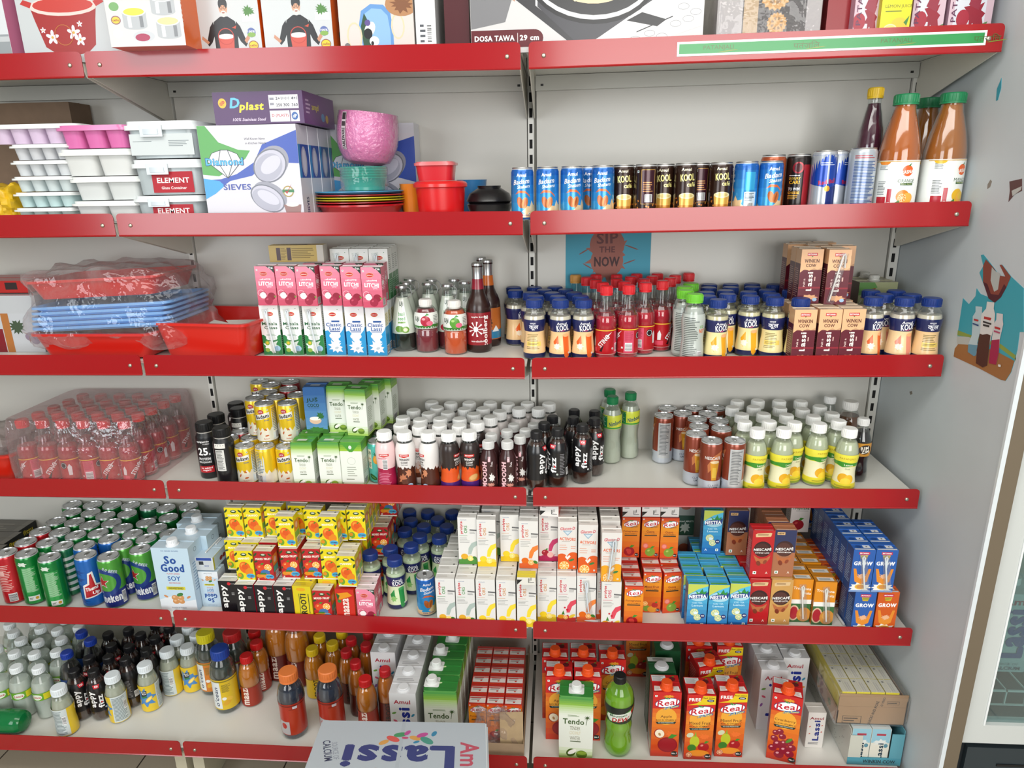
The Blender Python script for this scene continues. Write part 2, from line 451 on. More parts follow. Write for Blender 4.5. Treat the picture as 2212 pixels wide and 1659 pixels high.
# ================================================================= kinds of goods
# ---- builders
def can_shape(R, H):
 p = [(R*.74, 0), (R*.80, .0015), (R*.84, .0015), (R, .006), (R, H-.010), (R*.93, H-.0045), (R*.885, H-.0022)]
 return p
def make_can(name, H, R, base, art, turn=0, lidc='c4c6c8', metal=True, bands=None):
 t = empty(name); p = can_shape(R, H); mb = MB()
 if bands:                                         # bands: [(z, colour)...] printed rings round the body, foot first
  q = [p[0], p[1], p[2], p[3]] + [(R, z) for z, c in bands[1:]] + p[4:]
  cs = ['b8babd', 'b8babd', bands[0][1]] + [c for z, c in bands] + [bands[-1][1], 'c0c2c4']
  mb.lathe(q, cs, 28)
 else: mb.lathe(p, ['b8babd', 'b8babd', base, base, base, 'c0c2c4'], 28)
 if art: art.put(mb, f_round(R, prof_r(p), turn), (3.2, 400), clip=(-R*3140, 6, R*3140, H*1000-9))
 mb.obj('can_body', M_CAN, t)
 lb = MB(); a = R * .885
 lb.lathe([(a, H-.0030), (a+.0009, H-.0010), (a+.0004, H), (a-.0014, H-.0003), (a-.0026, H-.0042), (a-.0046, H-.0042), (a-.0052, H-.0030), (0, H-.0030)], lidc, 28, caps=False)
 l = lb.obj('lid', M_ALU, t)
 tb = MB(); zz = H - .0026
 tb.lathe([(.0032, zz), (.0036, zz+.0006), (.0032, zz+.0011), (0, zz+.0011)], 'd2d4d6', 12)
 tb.rbox(-.0045, .0045, -.002, .0125, zz+.0004, zz+.0013, 'd0d2d4', r=.0038)
 tb.obj('pull_tab', M_ALU, l)
 ob = MB(); ob.rbox(-.006, .006, -.0145, -.0035, zz-.0003, zz, 'a9abad', r=.0045); ob.obj('mouth_panel', M_ALU, l)
 return t
def ring_pack(o): return o
def make_carton(name, w, d, H, body, front=None, side=None, top=None, back=None, cols=None, seam=True, slope=None, bulge=0.0, cap=None, straw=None, matn=None, thing=None):
 """w,d,H in metres; drawings in mm. slope: height of the front top edge when the top slants back up"""
 m = matn or M_CARTON; t = empty(name); mb = MB(); hw, hd = w/2, d/2; zf = slope if slope else H
 cl = dict(cols or {})
 if bulge:
  # foil-soft sides: stack of rounded rings slightly fuller in the middle
  n = 7; i0 = len(mb.v)
  prev = None
  for i in range(n + 1):
   z = H * i / n; k = 1 + bulge * math.sin(math.pi * i / n); hi = []
   r = .006
   for cx, cy, a0 in ((1,1,0), (-1,1,90), (-1,-1,180), (1,-1,270)):
    for j in range(4):
     a = math.radians(a0 + 90*j/3); hi.append(Vector((cx*(hw*k-r) + r*math.cos(a), cy*(hd*k-r) + r*math.sin(a), z)))
   if prev:
    cc = cl.get('rings', [body]*n)[i-1]
    for j in range(len(hi)): mb.face([prev[j], prev[(j+1) % len(hi)], hi[(j+1) % len(hi)], hi[j]], cc, True)
   else: mb.face(list(reversed(hi)), body)
   prev = hi
  mb.face(prev, cl.get('top', body))
  kb = lambda z: 1 + bulge * math.sin(math.pi * min(max(z/H, 0), 1))
  ff = lambda u, v, dd: Vector((u/1000*kb(v/1000), -hd*kb(v/1000) - dd, v/1000))
  fr = lambda u, v, dd: Vector((hw*kb(v/1000) + dd, u/1000, v/1000)); fl = lambda u, v, dd: Vector((-hw*kb(v/1000) - dd, -u/1000, v/1000))
  st = (100, 6)
 else:
  mb.box(-hw, hw, -hd, hd, 0, H, body, cl, top=(zf, H)); ff, fr, fl = f_front(-hd), f_right(hw), f_left(-hw); st = None
 kw, kd, kh = hw*998, hd*998, zf*999
 if front: front.put(mb, ff, st, clip=(-kw, 0, kw, kh))
 if side: side.put(mb, fr, st, clip=(-kd, 0, kd, kh)); side.put(mb, fl, st, clip=(-kd, 0, kd, kh))
 if back: back.put(mb, f_back(hd), None, clip=(-kw, 0, kw, H*999))
 if slope: ft = f_slope(-hd, zf, hd, H)
 else: ft = f_top(H, -hd)
 if top: top.put(mb, ft, clip=(-kw, 0, kw, hd*1996))
 if seam:                                          # folded fin across the top and ear creases at the sides
  c = cl.get('top', body)
  if not slope:
   mb.box(-hw*.98, hw*.98, hd*.15, hd*.15+.0012, H, H+.0016, c)
  else:
   yy = hd*.25; zz = zf + (H-zf)*(.62)
   mb.box(-hw*.98, hw*.98, yy, yy+.0015, zz, zz+.0035, c)
 mb.obj(thing or 'carton_body', m, t)
 if cap:                                           # (x, v along the top, radius, height, colour, flat flange?)
  cx, v, r, h, cc, fl_ = cap; cb = MB()
  cb.lathe([(r*1.28, 0), (r*1.28, .0016), (r*1.06, .003), (r*1.05, h*.45), (r, h*.5), (r, h-.0012), (r-.0012, h), (0, h)], cc, 22)
  for k in range(22):                           # grip ribs
   a = 2*math.pi*k/22; x, y = r*math.cos(a), r*math.sin(a)
   cb.box(x-.0005, x+.0005, y-.0005, y+.0005, h*.5, h-.002, cc)
  if fl_: cb.rbox(-r*1.6, r*1.6, -r*1.45, r*1.45, 0, .0014, cc, r=.004)
  q = ft(cx, v, 0); nrm = (ft(0, 1, 0) - ft(0, 0, 0)).normalized(); ang = math.atan2(nrm.z, nrm.y)
  cb.xf(Matrix.Translation(q) @ Matrix.Rotation(ang, 4, 'X')); cb.obj('screw_cap', M_CAP, t)
 if straw:
  u0, v0, u1, v1, cc = straw; sb = MB(); y = -hd*(1.0+bulge) - .0032
  sb.tube([(u0/1000+.0052, y, v0/1000-.030), (u0/1000+.0052, y, v0/1000-.004), (u0/1000+.0030, y, v0/1000), (u0/1000, y, v0/1000-.0035), (u1/1000, y, v1/1000)], .0019, cc, 7)
  s_ = sb.obj('straw', M_CAP, t)
  fb = MB(); fb.rbox(-.008, .008, -.0022, .0022, 0, abs(v0-v1)/1000+.008, 'ffffff', r=.002)
  fb.xf(Matrix.Translation((u1/1000+.002, y, v1/1000-.004)) @ Matrix.Rotation(math.atan2(u0-u1, v0-v1), 4, 'Y'))
  fb.obj('straw_wrapper', M_SLEEVE, s_)
 return t
def make_bottle(name, prof, body, cap, liquid=None, label=None, neck=None, bmat=None, n=26, lmat=None, sleeve=None):
 """prof [(r,z)] to the mouth; body colour or list; cap (r, z0, h, colour); liquid (colour, level);
 label (z0, z1, ground colours[(z,c)], art, turn, R)"""
 t = empty(name); mb = MB(); mb.lathe(prof, body, n)
 mb.obj('bottle_body', bmat or M_CLEAR, t)
 rad = prof_r(prof)
 if liquid:
  lc, lv = liquid; q = [(max(r-.0016, .001), z + (.0012 if i == 0 else 0)) for i, (r, z) in enumerate(prof) if z < lv] + [(max(rad(lv)-.0016, .001), lv), (0, lv)]
  lb = MB(); lb.lathe(q, lc, n, caps=False); lb.face([Vector(((q[0][0])*math.cos(2*math.pi*i/n), (q[0][0])*math.sin(2*math.pi*i/n), q[0][1])) for i in reversed(range(n))], lc)
  lb.obj('drink', lmat or M_LIQ, t)
 if label:
  z0, z1, gr, art, turn, R = label; lb = MB(); zs = sorted(set([z0, z1] + [z for r, z in prof if z0 < z < z1] + [g[0] for g in gr if z0 < g[0] < z1] ))
  q = [(rad(z)+.0004, z) for z in zs]; cs = []
  for a, b in zip(zs, zs[1:]):
   c = gr[0][1]
   for g in gr:
    if g[0] <= a + 1e-6: c = g[1]
   cs.append(c)
  lb.lathe(q, cs, n, caps=False)
  if art: art.put(lb, f_round(R, lambda z: rad(z)+.0004, turn), (3.2, 5), clip=(-R*3140, z0*1000, R*3140, z1*1000))
  lb.obj('label', M_FILM, t)
 if cap:
  r, z0, h, c = cap; cb = MB()
  cb.lathe([(r*1.03, z0), (r*1.03, z0+h*.14), (r*.99, z0+h*.16), (r, z0+h*.2), (r, z0+h-.0022), (r-.0018, z0+h), (0, z0+h)], c, 24)
  for k in range(24):
   a = 2*math.pi*k/24; x, y = (r+.0001)*math.cos(a), (r+.0001)*math.sin(a)
   cb.box(x-.00045, x+.00045, y-.00045, y+.00045, z0+h*.22, z0+h-.0025, c)
  cb.obj('cap', M_CAP, t)
 if neck:
  r, z0, z1, c = neck; nb = MB(); nb.lathe([(r, z0), (r, z1)], c, n, caps=False); nb.obj('neck_ring', M_CAP, t)
 return t
def smooth_prof(pts, n=4):
 """Catmull-Rom through (r, z) control points"""
 out = []
 for i in range(len(pts) - 1):
  p0 = pts[max(i-1, 0)]; p1 = pts[i]; p2 = pts[i+1]; p3 = pts[min(i+2, len(pts)-1)]
  for k in range(n):
   t = k / n
   f = lambda a, b, c, d: .5*((2*b) + (-a+c)*t + (2*a-5*b+4*c-d)*t*t + (-a+3*b-3*c+d)*t*t*t)
   out.append((f(p0[0], p1[0], p2[0], p3[0]), p1[1] + (p2[1]-p1[1])*t))
 out.append(pts[-1]); return out
def veg(a, u, v, s=5): a.rect(u-s/2, v-s/2, u+s/2, v+s/2, 'f6f6f6'); a.ell(u, v, s*.26, s*.26, '167a35', n=10); return a
def fruit(a, cx, cy, r, c, leaf='3c8a2a', hi=None):
 a.ell(cx, cy, r, r*.95, c);
 if hi: a.ell(cx - r*.3, cy + r*.32, r*.28, r*.2, hi, 30, 10)
 a.poly([(cx, cy+r*.8), (cx+r*.35, cy+r*1.35), (cx+r*.95, cy+r*1.25), (cx+r*.5, cy+r*.85)], leaf); return a
def citrus(a, cx, cy, r, c='f7a11c', rim='e87b10', n=8):
 a.ell(cx, cy, r, r, rim); a.ell(cx, cy, r*.9, r*.9, 'fde9b5')
 for i in range(n):
  t = 2*math.pi*(i+.5)/n; h = math.pi/n*.78
  a.poly([(cx+r*.12*math.cos(t), cy+r*.12*math.sin(t)), (cx+r*.78*math.cos(t-h), cy+r*.78*math.sin(t-h)), (cx+r*.84*math.cos(t), cy+r*.84*math.sin(t)), (cx+r*.78*math.cos(t+h), cy+r*.78*math.sin(t+h))], c)
 return a
def real_logo(a, cx, cy, w, sub=True):
 h = w*.44; a.ell(cx, cy, w*.5, h*.52, '1d2a6b', 12, 26); a.ell(cx, cy, w*.475, h*.46, 'ffffff', 12, 26)
 a.text('Real', cx, cy, w*.80, h*.62, 'c41430', 10, .025, .25)
 a.poly([(cx-w*.02, cy+h*.36), (cx-w*.16, cy+h*.66), (cx+w*.02, cy+h*.55)], '2f8c3a'); a.poly([(cx-w*.02, cy+h*.36), (cx+w*.16, cy+h*.68), (cx+w*.08, cy+h*.42)], '2f8c3a')
 if sub:
  a.poly([(cx-w*.14, cy-h*.80), (cx+w*.46, cy-h*.40), (cx+w*.48, cy-h*.18), (cx-w*.08, cy-h*.5)], '1f63ad')
  a.text('Fruit Power', cx+w*.17, cy-h*.47, w*.58, h*.24, 'f7e24a', 17, .02, .2)
 return a

# ---- slim cans, second shelf
def art_badam(turn=0):
 a = Art(); a.grad(-80, 0, 80, 110, '3aa5dd', '1656ae', 6)
 a.splash(24, 18, 26, 'f0cf9f', 8, 3, 22); a.splash(-34, 8, 24, 'eccb9c', 8, 5, 14); a.rect(-80, 4, 80, 14, 'e9c496')
 a.text('Amul', 0, 93, 21, 7, 'ffffff', 0, .03); a.text('Badam', 0, 80, 36, 10, 'ffffff', 6, .02, .3); a.text('Shakers', 5, 70, 28, 7, 'ffffff', 6, .015, .3)
 a.poly([(-14, 54), (-6, 62), (8, 61), (18, 52), (20, 47), (10, 56), (-4, 57)], 'dd6a35')
 a.ell(-3, 37, 6.5, 12, 'b4612e', 18); a.ell(7, 36, 6.5, 12, 'c8743c', -14); a.ell(7, 36, 2, 10, 'a55528', -14, 8)
 a.text('Kesar Badam', 2, 11, 30, 4, '2a3f8f', 0, .01); veg(a, 17, 14, 4)
 a.rect(44, 52, 66, 88, '38a9de'); a.rect(44, 10, 70, 48, 'dce9f2'); a.fine(46, 30, 68, 46, '4a5a6a', 6); a.barcode(48, 12, 66, 26)
 return a
kind('badam_can', 'drink_can', 'drink can', .109, .0245, .0245, True, lambda: make_can('can', .109, .0245, '1d62b5', art_badam()))
kind('badam_can_back', 'drink_can', 'drink can', .109, .0245, .0245, True, lambda: make_can('can', .109, .0245, '1d62b5', art_badam(), turn=-118))
def art_cafe():
 a = Art()
 rnd = random.Random(4)
 for i in range(60):
  u = rnd.uniform(-76, 76); v = rnd.uniform(5, 38); a.ell(u, v, 2.6, 1.8, rnd.choice(('a85a22', 'c77a34', '8a4518')), rnd.uniform(0, 180), 7)
 a.text('Amul', -3, 96, 21, 6, 'efe7c9', 0, .03); a.text('KOOL', 0, 80, 30, 14, 'ece28f', 4, .045); a.text('café', 8, 66, 18, 9, 'ece28f', 0, .03)
 a.poly([(-17, 42), (17, 42), (14, 12), (8, 4), (-8, 4), (-14, 12)], 'd9a84c'); a.ell(0, 43, 17, 6, 'f0e3ac'); a.ell(0, 43, 13, 4, 'ddc67e'); a.rect(-14, 14, 14, 24, 'bf7d2c')
 a.rect(36, 28, 66, 98, 'c79a4c'); a.rect(37, 29, 65, 97, '3a1622'); a.fine(40, 52, 62, 74, 'c08a5a', 5); veg(a, 28, 94, 5); a.barcode(44, 32, 60, 48)
 return a
kind('cafe_can', 'drink_can', 'drink can', .109, .0245, .0245, True, lambda: make_can('can', .109, .0245, '2e1a12', art_cafe()))
kind('cafe_can_side', 'drink_can', 'drink can', .109, .0245, .0245, True, lambda: make_can('can', .109, .0245, '2e1a12', art_cafe(), turn=-112))
def mk_tea_can():
 a = Art(); a.text('BEST', -8, 86, 34, 14, 'f1e7e2', 0, .05); a.text('peach', -4, 68, 26, 9, 'c81e1a', 0, .03); a.text('ICED', -6, 54, 28, 11, 'f1e7e2', 0, .05); a.text('TEA', -6, 40, 24, 11, 'f1e7e2', 0, .05); a.fine(-20, 20, 14, 27, 'e9c7b6', 2); a.fine(-22, 104, 14, 107, 'e9c7b6', 1)
 return make_can('can', .122, .0262, 'a9512e', a)
kind('tea_can', 'drink_can', 'drink can', .122, .0262, .0262, True, mk_tea_can)
def mk_prize_can():
 a = Art(); a.rect(4, 8, 80, 100, 'a3202a'); a.ell(-8, 94, 12, 12, '8f1f2a'); a.ell(-8, 94, 8, 9, '43151a'); a.text('LUXURY', -14, 72, 24, 5, 'e5c24a', 0, .03); a.text('CAR!', -14, 64, 22, 7, 'f0b92e', 0, .04)
 a.text('TO WIN', -14, 50, 24, 6, 'ececec', 0, .03); a.text('CHEESE', -14, 42, 24, 5, 'e5a82a', 0, .03); a.fine(-26, 28, -2, 38, 'd8a23a', 3); a.fine(-26, 8, -2, 14, 'dddddd', 2); a.fine(-26, 76, -2, 80, 'cccccc', 1)
 return make_can('can', .122, .0262, '1c1413', a)
kind('prize_can', 'drink_can', 'drink can', .122, .0262, .0262, True, mk_prize_can)
def mk_energy(turn=0):
 a = Art()
 for k in (-1, 1):
  a.poly([(k*2, 52), (k*40, 60), (k*40, 118), (k*2, 118)], '1843a6'); a.poly([(k*2+39, 4), (k*40+39, 4), (k*40+39, 60), (k*2+39, 52)], '21357f')
 a.text('Red Bull', 0, 64, 36, 9, 'c3202f', 8, .03); a.ell(0, 50, 6, 6, 'e0a33a'); a.fine(-16, 96, 14, 104, 'c9d3ec', 2)
 return make_can('can', .127, .0255, 'a9afb8', a, turn)
kind('energy_can', 'drink_can', 'drink can', .127, .0255, .0255, True, lambda: mk_energy(0))
kind('energy_can_side', 'drink_can', 'drink can', .127, .0255, .0255, True, lambda: mk_energy(55))
def mk_energy_back():
 a = Art(); a.fine(-26, 14, 26, 104, '3e5c94', 30, .45); a.fine(-26, 108, 26, 116, 'b04a55', 2); a.fine(-24, 5, 20, 11, '2f3d66', 3)
 return make_can('can', .130, .0275, 'b2bac2', a)
kind('energy_can_back', 'drink_can', 'drink can', .130, .0275, .0275, True, mk_energy_back)
# ---- tall syrup bottles
def mk_syrup():
 pr = smooth_prof([(.024, 0), (.029, .006), (.029, .09), (.0285, .13), (.024, .168), (.017, .205), (.0135, .224), (.0135, .238)], 3)
 pr = [(r + (.0007 if (i % 3 == 0 and .12 < z < .2) else 0), z) for i, (r, z) in enumerate(pr)]
 a = Art(); a.rect(-20, 68, 22, 90, '7b3038'); a.text('SHARBAT', 4, 60, 34, 7, 'e7dfe0', 0, .02); a.rect(-30, 50, 30, 54, '8d3442'); a.splash(0, 34, 16, '8a1e36', 8, 2, 9); a.rect(-30, 18, 30, 26, '7d1a30')
 return make_bottle('bottle', pr, 'dfe6e6', (.0155, .232, .022, 'e3bd1f'), ('4a1230', .222), (.012, .108, [(0, 'a7c3c9')], a, 20, .029))
kind('syrup_bottle', 'syrup_bottle', 'bottle', .254, .029, .029, True, mk_syrup)
def mk_rasna(name, liq, fc, turn):
 pr = smooth_prof([(.036, 0), (.041, .006), (.041, .095), (.0405, .118), (.034, .155), (.026, .186), (.021, .206), (.0205, .222)], 3)
 a = Art(); ins = 'ffffff'
 a.ell(0, 82, 11, 11, 'de5f22'); a.text('RASNA', 0, 80, 24, 7, 'f6f2ea', 6, .04); a.text('RASNA', 0, 80, 24, 7, 'f6f2ea', 6, .03); a.poly([(0, 92), (7, 98), (4, 91)], '3a7f31')
 a.text(name, 0, 62, 34, 7, '2f5a33', 0, .0); a.rect(-12, 53, 14, 58, '2f5a33'); a.text('Power Squash', 1, 55.5, 22, 2.6, 'e8e3a5', 0, .01)
 a.ell(-4, 31, 13, 13, fc); a.ell(6, 27, 12, 11, 'f2b04a'); citrus(a, -5, 28, 9, fc, 'e8941c') if name == 'ORANGE' else a.ell(6, 30, 9, 8, 'efc52a', 20)
 a.poly([(-18, 18), (-10, 24), (-8, 16)], '3a7f31')
 a.rect(-34, 12, -26, 46, 'b62335'); a.text('21', -30, 17, 5, 5, 'ffffff', 90, .03); a.rect(-56, 14, -36, 30, 'b3202f'); a.fine(-56, 34, -38, 62, '555c60', 9, .6); a.fine(-56, 84, -38, 96, '6b7276', 5); a.ell(-46, 100, 12, 6, fc, 0, 14, 180, 360)
 a.rect(-70, 100, 70, 101.5, 'c59b3e'); a.rect(-70, 10, 70, 11.5, 'c59b3e')
 return make_bottle('bottle', pr, 'dfe6e6', (.0235, .212, .021, '1c7c4d'), (liq, .212), (.009, .103, [(0, 'ecefec')], a, turn, .041))
kind('orange_squash', 'squash_bottle', 'bottle', .233, .041, .041, True, lambda: mk_rasna('ORANGE', 'c2641a', 'e2872a', 8))
kind('mango_squash', 'squash_bottle', 'bottle', .233, .041, .041, True, lambda: mk_rasna('MANGO', 'b36a28', 'e9b71f', 32))
# ---- flavoured milk bottles with blue caps
def mk_kool(flav, hindi=False, turn=0):
 pr = smooth_prof([(.0195, 0), (.0255, .004), (.0262, .018), (.0235, .045), (.0225, .062), (.0250, .082), (.0262, .094), (.0235, .108), (.0172, .119), (.0165, .128)], 3)
 fc, gc, lq = dict(saffron=('e2621f', 'eec893', 'f1e4cf'), mango=('efa820', 'efdfa2', 'efe3b8'), rose=('e58f78', 'eccf9f', 'efe0cf'), green=('2c8f46', 'd9e6bb', 'd4e3c0'))[flav]
 a = Art()
 if hindi: a.text('अमूल', -2, 87, 13, 5, 'e8e8ef', 0, .02); a.text('कूल', 0, 77, 22, 12, 'e8e8ef', 0, .03)
 else: a.text('Amul', -1, 88, 22, 6, 'f3f3f6', 0, .03); a.text('KOOL', 2, 78, 30, 14, 'f3f3f6', 6, .04); a.poly([(-6, 70), (8, 73), (5, 70)], 'c8507a')
 if hindi or flav == 'saffron' and turn > 30:
  a.fine(-18, 26, 14, 62, '8a7a4a', 10, .6); a.rect(-18, 34, 18, 44, 'efd06a'); a.fine(-16, 36, 14, 42, '8a7a4a', 2)
 else:
  a.poly([(2, 60), (20, 60), (17, 12), (13, 6), (8, 6), (5, 12)], fc); a.ell(11, 60, 9.5, 4, 'f4b27c' if flav != 'green' else '4aa65e')
  a.poly([(-22, 44), (-10, 60), (-8, 40), (-14, 24)], fc); a.splash(-12, 34, 9, 'f6ead2' if flav != 'green' else '8cc06e', 7, 6); veg(a, 17, 18, 4)
 return make_bottle('bottle', pr, 'dfe6e6', (.0192, .122, .018, '16337a'), (lq, .104), (.004, .096, [(0, '1c2350'), (.016, gc), (.068, '1f2556')], a, turn, .025))
for nm, ar in (('kool_saffron', ('saffron', False, 20)), ('kool_saffron_back', ('saffron', True, 0)), ('kool_mango', ('mango', False, 0)), ('kool_mango_back', ('mango', True, 0)),
    ('kool_rose', ('rose', False, 5)), ('kool_green', ('green', False, 10))):
 kind(nm, 'milk_bottle', 'milk bottle', .140, .0262, .0262, True, (lambda ar=ar: mk_kool(*ar)))
# ---- red energy drink bottles
def sting_prof(): return smooth_prof([(.019, 0), (.0245, .004), (.0250, .02), (.0245, .07), (.0255, .082), (.0240, .098), (.0175, .112), (.0138, .128), (.0125, .148), (.0125, .158)], 3)
def mk_sting(turn):
 a = Art(); R = .025
 a.rect(-80, 68, 80, 70, 'e9cb3c'); a.rect(-80, 12, 80, 13, 'e7b7b4');
 a.text('STING', -6, 44, 34, 12, '15090b', 50, .06); a.text('STING', -6, 44, 33, 11, 'f3eeee', 50, .03); a.poly([(-16, 20), (-4, 38), (-10, 18)], '17090b'); a.poly([(-2, 48), (14, 66), (2, 58)], 'e9e4e4')
 a.rect(20, 14, 44, 66, 'd4506a'); a.fine(22, 42, 42, 64, 'a92b45', 10); a.barcode(23, 18, 40, 38, True); veg(a, 16, 26, 4)
 a.ell(58, 54, 8, 9, '1c1414'); a.ring(58, 54, 7, 1, 'dddddd'); a.poly([(68, 28), (76, 28), (77, 50), (72, 58), (67, 50)], 'e3e3e3'); a.rect(-44, 18, -24, 28, 'd4455c'); a.poly([(-38, 30), (-30, 30), (-29, 44), (-33, 54), (-38, 46)], 'e3e0e0')
 return make_bottle('bottle', sting_prof(), 'dfe6e6', (.0142, .149, .021, 'cf1c26'), ('c0142e', .102), (.012, .072, [(0, 'b0151f')], a, turn, R))
for i, tn in enumerate((0, -70, -110, 60)): kind('sting%d' % i, 'energy_drink_bottle', 'bottle', .170, .0255, .0255, True, (lambda tn=tn: mk_sting(tn)))
def mk_gold():
 return make_bottle('bottle', sting_prof(), 'dfe6e6', (.0142, .149, .021, 'c08a3e'), ('b9b4a4', .118), None, lmat=M_CLOUDY)
kind('gold_cap', 'drink_bottle', 'bottle', .170, .0255, .0255, True, mk_gold)
def mk_nut():
 pr = smooth_prof([(.022, 0), (.0258, .004), (.0255, .03), (.0235, .055), (.0255, .08), (.0260, .1), (.0215, .122), (.0165, .133), (.0160, .14)], 3)
 a = Art(); a.fine(-26, 14, 10, 106, '4b5250', 22, .62); a.text('NUT', 18, 74, 14, 9, 'de6a2a', 0, .04); a.barcode(8, 14, 20, 28, True); a.text('CO', 16, 84, 9, 6, '6aa83a', 0, .03)
 return make_bottle('bottle', pr, 'dfe6e6', (.0185, .136, .019, '6ec233'), ('dde1da', .126), (.008, .112, [(0, 'b9c0ba')], a, 0, .025), lmat=M_CLOUDY)
kind('coconut_bottle', 'drink_bottle', 'bottle', .155, .026, .026, True, mk_nut)
# ---- chocolate and strawberry shake bottles (white caps)
def mk_winkin(v, turn=0):
 pr = smooth_prof([(.0195, 0), (.0235, .004), (.0240, .02), (.0215, .045), (.0220, .062), (.0240, .084), (.0242, .104), (.0215, .118), (.0165, .127), (.0160, .134)], 3)
 top, bot, sp = dict(choco=('e6e2df', '4b2418', '8a4e34'), bourbon=('2f2422', '4a1f6e', 'e0571c'), pink=('ecc9c9', 'a51b45', 'c8426c'), plain=('e9e2df', 'd9c3bb', 'e6c8b0'))[v]
 a = Art(); tc = '2a2220' if v != 'bourbon' else 'f0ece8'
 a.poly([(-12, 98), (12, 98), (12, 92), (0, 89.5), (-12, 92)], 'cc2a24'); a.text('BRITANNIA', 0, 94.8, 19, 3.4, 'ffffff', 0, .02)
 if v == 'pink': a.fine(-16, 84, 14, 88, 'c64a6c', 2); a.barcode(-4, 56, 8, 84, True); a.fine(-18, 12, 18, 48, 'dd8aa4', 9, .7)
 else:
  a.text('WINKIN', 0, 84, 24, 6, tc, 0, .045); a.text('COW', 0, 76, 17, 6, tc, 0, .045); a.text('BOURBON' if v == 'bourbon' else 'THICK SHAKE', 0, 69.5, 17, 2.8, tc, 0, .02)
  q = [(-75 + i*5, 58 + (6 if i % 2 else 0) + 3*math.sin(i*1.7)) for i in range(31)]
  a.poly([(-75, 50)] + q + [(75, 50)], bot if v != 'bourbon' else 'e0571c')
  if v == 'bourbon': a.rect(-75, 26, 75, 51, 'd9541e'); a.ell(10, 36, 14, 8, 'c08a4a', 20); a.ell(10, 37, 11, 6, 'd9a868', 20)
  else: a.splash(-6, 34, 13, 'b87250', 8, 3); a.splash(10, 48, 9, 'c98460', 7, 8, 12); a.rect(-8, 20, 6, 32, '5a2c1c', 10); a.ell(12, 16, 7, 5, 'aac6e0')
 return make_bottle('bottle', pr, 'dfe6e6', (.0178, .1295, .0205, 'f4f4f2'), None, (.001, .124, [(0, bot), (.052, bot), (.058, top)], a, turn, .0235))
for nm, ar in (('shake_choco', ('choco', 0)), ('shake_choco_side', ('choco', -48)), ('shake_bourbon', ('bourbon', 0)), ('shake_bourbon_side', ('bourbon', 62)), ('shake_pink', ('pink', 0)), ('shake_plain', ('plain', 0))):
 kind(nm, 'milkshake_bottle', 'bottle', .150, .0242, .0242, True, (lambda ar=ar: mk_winkin(*ar)))
def mk_moodh():
 pr = smooth_prof([(.018, 0), (.0222, .004), (.0225, .02), (.0205, .05), (.0215, .072), (.0190, .092), (.0135, .106), (.0125, .116)], 3)
 a = Art(); a.text('MOODH', -6, 48, 66, 12, 'f0b9c0', 90, .07); a.text('MOODH', -6, 48, 64, 11, 'f3c4cb', 90, .03); a.rect(3, 82, 9, 94, 'f0b9c0'); a.text('Dude', 12, 76, 12, 5, 'e9dede', 80, .02); a.splash(12, 40, 8, 'e8e4e0', 8, 2, 12); a.splash(10, 22, 10, 'c78a7a', 8, 4, 6); a.rect(26, 20, 32, 70, '6a3c3c')
 return make_bottle('bottle', pr, 'dfe6e6', (.0142, .111, .019, 'd4d4d2'), None, (.001, .110, [(0, '3c2020')], a, -8, .0215))
kind('moodh_bottle', 'milkshake_bottle', 'bottle', .130, .0225, .0225, True, mk_moodh)
# ---- dark fizzy drinks
def petal(pr, k=.0012): return pr
def mk_fizz(turn):
 pr = smooth_prof([(.014, 0), (.0240, .005), (.0262, .018), (.0262, .036), (.0245, .060), (.0262, .088), (.0255, .104), (.0200, .122), (.0140, .136), (.0132, .142)], 3)
 a = Art(); a.text('appy', -12, 76, 52, 14, 'f2f2f2', 90, .06); a.text('fizz', 4, 66, 40, 14, 'f2f2f2', 90, .06); a.ell(7, 62, 2.4, 2.4, 'd81e2c', 0, 10); a.fine(20, 40, 34, 96, '8c8c90', 14, .6); a.barcode(38, 38, 50, 56, True); veg(a, 14, 42, 4)
 a.poly([(-10, 118), (10, 118), (6, 108), (-6, 108)], 'c4202c'); a.text('₹20', 0, 113.5, 9, 5, 'ffffff', 0, .03)
 return make_bottle('bottle', pr, 'dfe6e6', (.0140, .134, .019, '17171a'), ('3d1d10', .128), (.034, .120, [(0, '151416')], a, turn, .0255), bmat=M_CLEAR)
for i, tn in enumerate((0, 32, -34, 62)): kind('fizz%d' % i, 'fizzy_drink_bottle', 'bottle', .153, .0262, .0262, True, (lambda tn=tn: mk_fizz(tn)))
def mk_nimbooz():
 pr = smooth_prof([(.018, 0), (.0250, .006), (.0250, .04), (.0225, .07), (.0250, .1), (.0252, .134), (.0190, .154), (.0138, .166), (.0132, .174)], 3)
 a = Art(); a.text('Nimbooz', 4, 118, 36, 12, '14506a', 14, .03, .2); a.ell(16, 108, 9, 8, 'e7e04a'); a.rect(-60, 104, -18, 136, '1f7a4c'); a.fine(-40, 108, -22, 132, 'a8cdb0', 7); a.rect(-60, 102, 60, 106, '3f9f4a')
 return make_bottle('bottle', pr, 'dfe6e6', (.0148, .165, .020, '0c7a46'), ('dfe4d2', .150), (.101, .138, [(0, 'd3dd45')], a, 10, .025), lmat=M_CLOUDY)
kind('nimbooz', 'lemonade_bottle', 'bottle', .185, .0252, .0252, True, mk_nimbooz)
